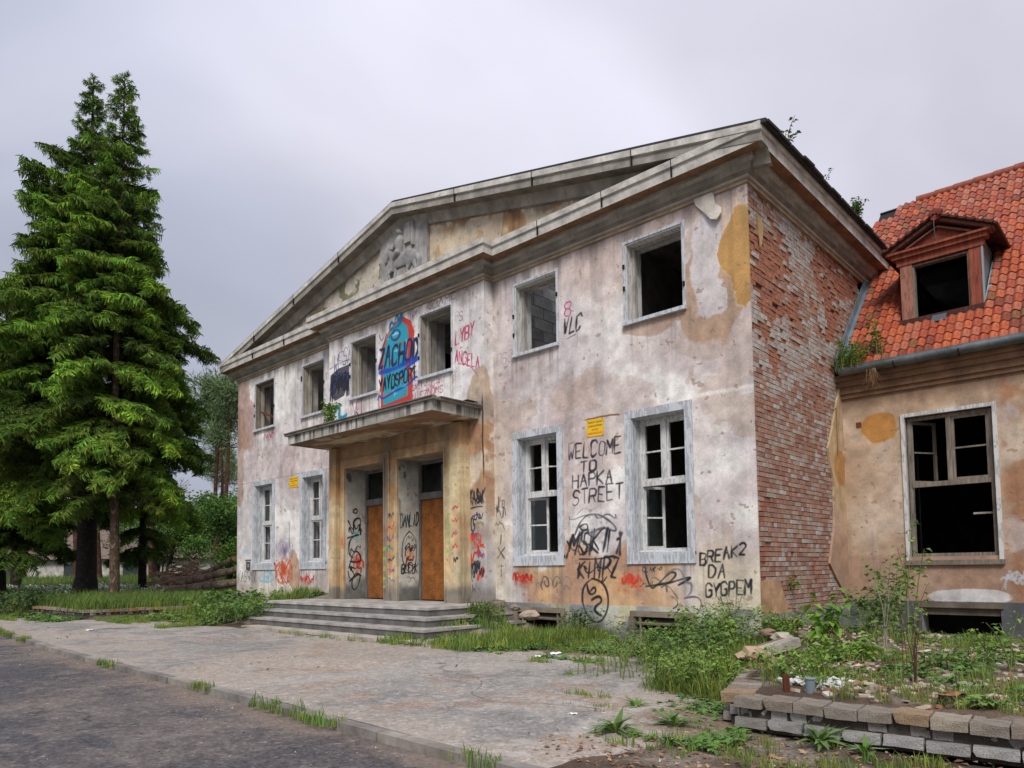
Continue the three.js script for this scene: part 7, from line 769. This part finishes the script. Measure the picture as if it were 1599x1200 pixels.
{
  const iron = thing('iron_post', 'short rusty iron post standing on the garden wall corner', 'post'); iron.position.set(10.02, 0.12, 4.33); const m = new MB(); m.box(-0.026, 0.026, 0, 0.2, -0.006, 0.006); m.box(-0.006, 0.006, 0, 0.21, 0.006, 0.03); m.build('angle_iron', M.rust, iron); const f = new MB(); f.box(-0.07, 0.07, 0, 0.012, -0.05, 0.05); f.build('foot_plate', M.rust, iron); iron.rotation.z = 0.05;
  const pipe = thing('pipe_stub', 'grey pipe stub standing beside the rusty post', 'pipe'); pipe.position.set(10.16, 0.13, 4.24); part('tube', planarUV(new THREE.CylinderGeometry(0.036, 0.036, 0.17, 14, 1, true).translate(0, 0.08, 0)), std(112, 124, 130, { roughness: 0.6 }), pipe); part('rim', planarUV(new THREE.TorusGeometry(0.036, 0.008, 6, 14).rotateX(Math.PI / 2).translate(0, 0.165, 0)), std(128, 138, 142), pipe);
  const slab = thing('concrete_beam', 'broken grey concrete beam lying on the rubble by the hall corner', 'concrete beam'); slab.position.set(9.0, 0.26, 2.1); slab.rotation.set(0.06, 1.25, 0.1); part('beam', chipBox(0.62, 0.09, 0.14, rng(9)), grimy(196, 190, 180), slab); part('exposed_side', chipBox(0.58, 0.07, 0.1, rng(10)), grimy(150, 128, 108), slab).position.set(-0.02, 0, -0.11);
  const chunk = (r, s) => { const g = new THREE.IcosahedronGeometry(s, 1), p = g.attributes.position, o = {}; for (let i = 0; i < p.count; i++) { const k = [p.getX(i), p.getY(i), p.getZ(i)].map((v) => v.toFixed(4)).join(); o[k] ??= 0.7 + 0.5 * r(); p.setXYZ(i, p.getX(i) * o[k] * 1.25, p.getY(i) * o[k] * 0.6, p.getZ(i) * o[k]); } g.computeVertexNormals(); return planarUV(g); };
  const rc = rng(580); const ck = [chunk(rc, 0.1), chunk(rc, 0.1), chunk(rc, 0.1), chunk(rc, 0.1)];
  [[9.05, 0.25, 2.75, 1.5, [206, 178, 150], 'pale pink stone lump on the corner of the garden wall'], [8.9, 0.22, 2.55, 1.0, [186, 158, 132], 'smaller tan stone behind the pink one'], [8.72, 0.28, 1.25, 1.3, [204, 200, 180], 'pale lichen covered stone near the rotten stump'], [8.4, 0.3, 0.9, 0.9, [170, 140, 122], 'brown broken brick lump beside the stump'], [3.9, 0.34, 0.42, 1.5, [206, 186, 172], 'pale plaster lump fallen against the facade right of the steps'], [3.55, 0.45, 0.4, 1.0, [176, 164, 150], 'grey lump of plaster at the top of the earth heap'], [7.35, 0.0, 1.95, 1.2, [112, 104, 98], 'dark stone at the forecourt edge under the elder'], [6.75, 0.0, 1.55, 1.1, [122, 112, 104], 'low dark stone block before the right cellar window'], [9.9, 0.12, 2.6, 0.8, [190, 150, 128], 'reddish brick fragment among the weeds']].forEach(([x, y, z, s, c, l], i) => { const m = whole('rubble_stone', ck[i % 4], grimy(...c), l, 'stone'); m.position.set(x, y, z); m.scale.setScalar(s); m.rotation.y = i; });
  // loose rubble in the bed: flat chips of plaster and tile, past counting
  const r = rng(585), G = new MB(WHITEC); for (let i = 0; i < 3200; i++) { const z = -3.3 + r() * 7.6, x = 8.3 + r() * 3.4, lx = z > 0.6 ? 8.85 + (z - 0.6) * 0.255 : 8.1; if (x < lx || z > bedFront(x) - 0.3) continue; const n = fbm(x * 0.9 + 20, z * 0.9, 3); if (r() > ss(0.42, 0.58, n) + 0.12) continue; const s = 0.02 + 0.06 * r() * r(), c = [[226, 220, 210], [200, 186, 168], [176, 120, 96], [150, 138, 126], [214, 200, 180], [120, 96, 80]][Math.floor(r() * 6)]; G.add(new THREE.BoxGeometry(s * (1 + r()), 0.012 + 0.014 * r(), s), M4(x, bedH(x, z) + 0.012, z, (r() - 0.5) * 0.7, r() * 6.28, (r() - 0.5) * 0.7), lin(...c)); } for (let i = 0; i < 70; i++) { const x = 10.0 + (r() - 0.5) * 0.55, z = 3.75 + (r() - 0.5) * 0.4; G.add(new THREE.BoxGeometry(0.03 + 0.05 * r(), 0.01, 0.02 + 0.03 * r()), M4(x, bedH(x, z) + 0.015 + 0.03 * r(), z, r() - 0.5, r() * 6.28, r() - 0.5), lin(226, 228, 226)); }
  setting('rubble', G.geo(), new THREE.MeshStandardMaterial({ roughness: 0.95, vertexColors: true, map: grimeT }), 'chips of plaster, brick and tile strewn over the bed', 'stuff');
  const D = new MB(WHITEC); for (let i = 0; i < 2600; i++) { const a = r(); let x, z, y; if (a < 0.45) { x = 8.0 + r() * 3.6; z = 3.6 + r() * 2.6; if (z < bedFront(Math.max(x, 9.6)) + 0.1 && x > 8.6) continue; y = groundH(x, z); } else if (a < 0.8) { x = -9 + r() * 18; z = 2.0 + r() * 4.0; if (z > kerbZ(x) - 0.2) continue; y = 0; } else { x = -2 + r() * 11; z = kerbZ(x) + 0.1 + r() * r() * 2.2; y = -0.058; } const s = (0.005 + 0.016 * r() * r() * r()) * (a < 0.8 ? 1 : 0.6); D.add(new THREE.BoxGeometry(s * (1 + 2 * r()), s * 0.6, s), M4(x, y + s * 0.2, z, r(), r() * 6.28, r()), lin(...[[150, 130, 108], [96, 82, 70], [200, 190, 178], [120, 108, 98], [70, 60, 52]][Math.floor(r() * 5)])); } setting('pebbles', D.geo(), new THREE.MeshStandardMaterial({ roughness: 0.95, vertexColors: true }), 'pebbles, twigs and grit scattered on forecourt and earth', 'stuff');
  const Lf = new MB(WHITEC), lg = leafG(0.05, 0.03, 0.1, 0.1); for (let i = 0; i < 1900; i++) { const x = 8.0 + r() * 3.6, z = 4.2 + r() * 2.1; if (z < bedFront(Math.max(x, 9.6)) + 0.06) continue; Lf.add(lg, M4(x, groundH(x, z) + 0.003 + 0.012 * r(), z, (r() - 0.5) * 0.7, r() * 6.28, (r() - 0.5), 0.5 + 0.8 * r()), lin(...[[150, 112, 82], [122, 88, 66], [168, 138, 108], [110, 84, 66]][Math.floor(r() * 4)])); } setting('dead_leaves', Lf.geo(0), new THREE.MeshStandardMaterial({ roughness: 0.95, vertexColors: true }), 'dry brown leaves on the earth below the garden wall', 'stuff');
  const paper = std(236, 236, 238); const crumple = (seed) => { const q = rng(seed), g = new THREE.PlaneGeometry(0.16, 0.12, 5, 4), p = g.attributes.position; for (let i = 0; i < p.count; i++) p.setZ(i, (q() - 0.5) * 0.03); g.rotateX(-Math.PI / 2); g.computeVertexNormals(); return g; };
  [[6.1, 2.72, 'crumpled white paper on the forecourt below the cellar window, nearer the road'], [6.05, 2.3, 'second white paper scrap, closer to the grass'], [-4.2, 4.9, 'white paper scrap lying on the far forecourt by the edging wall'], [8.7, 5.3, 'white scrap on the sand in the right foreground']].forEach(([x, z, l], i) => { const m = whole('paper_scrap', crumple(590 + i), paper, l, 'litter'); m.position.set(x, 0.012, z); m.rotation.y = i; if (i === 3) m.scale.setScalar(0.4); });
  const bt = thing('plank', 'dry bark-covered plank lying in the bed under the wing cellar window', 'plank'); bt.position.set(10.9, 0.06, 0.1); bt.rotation.y = 0.3; part('board', chipBox(0.9, 0.03, 0.09, rng(12)), M.woodOld, bt);
}
renderer.render(scene, camera);
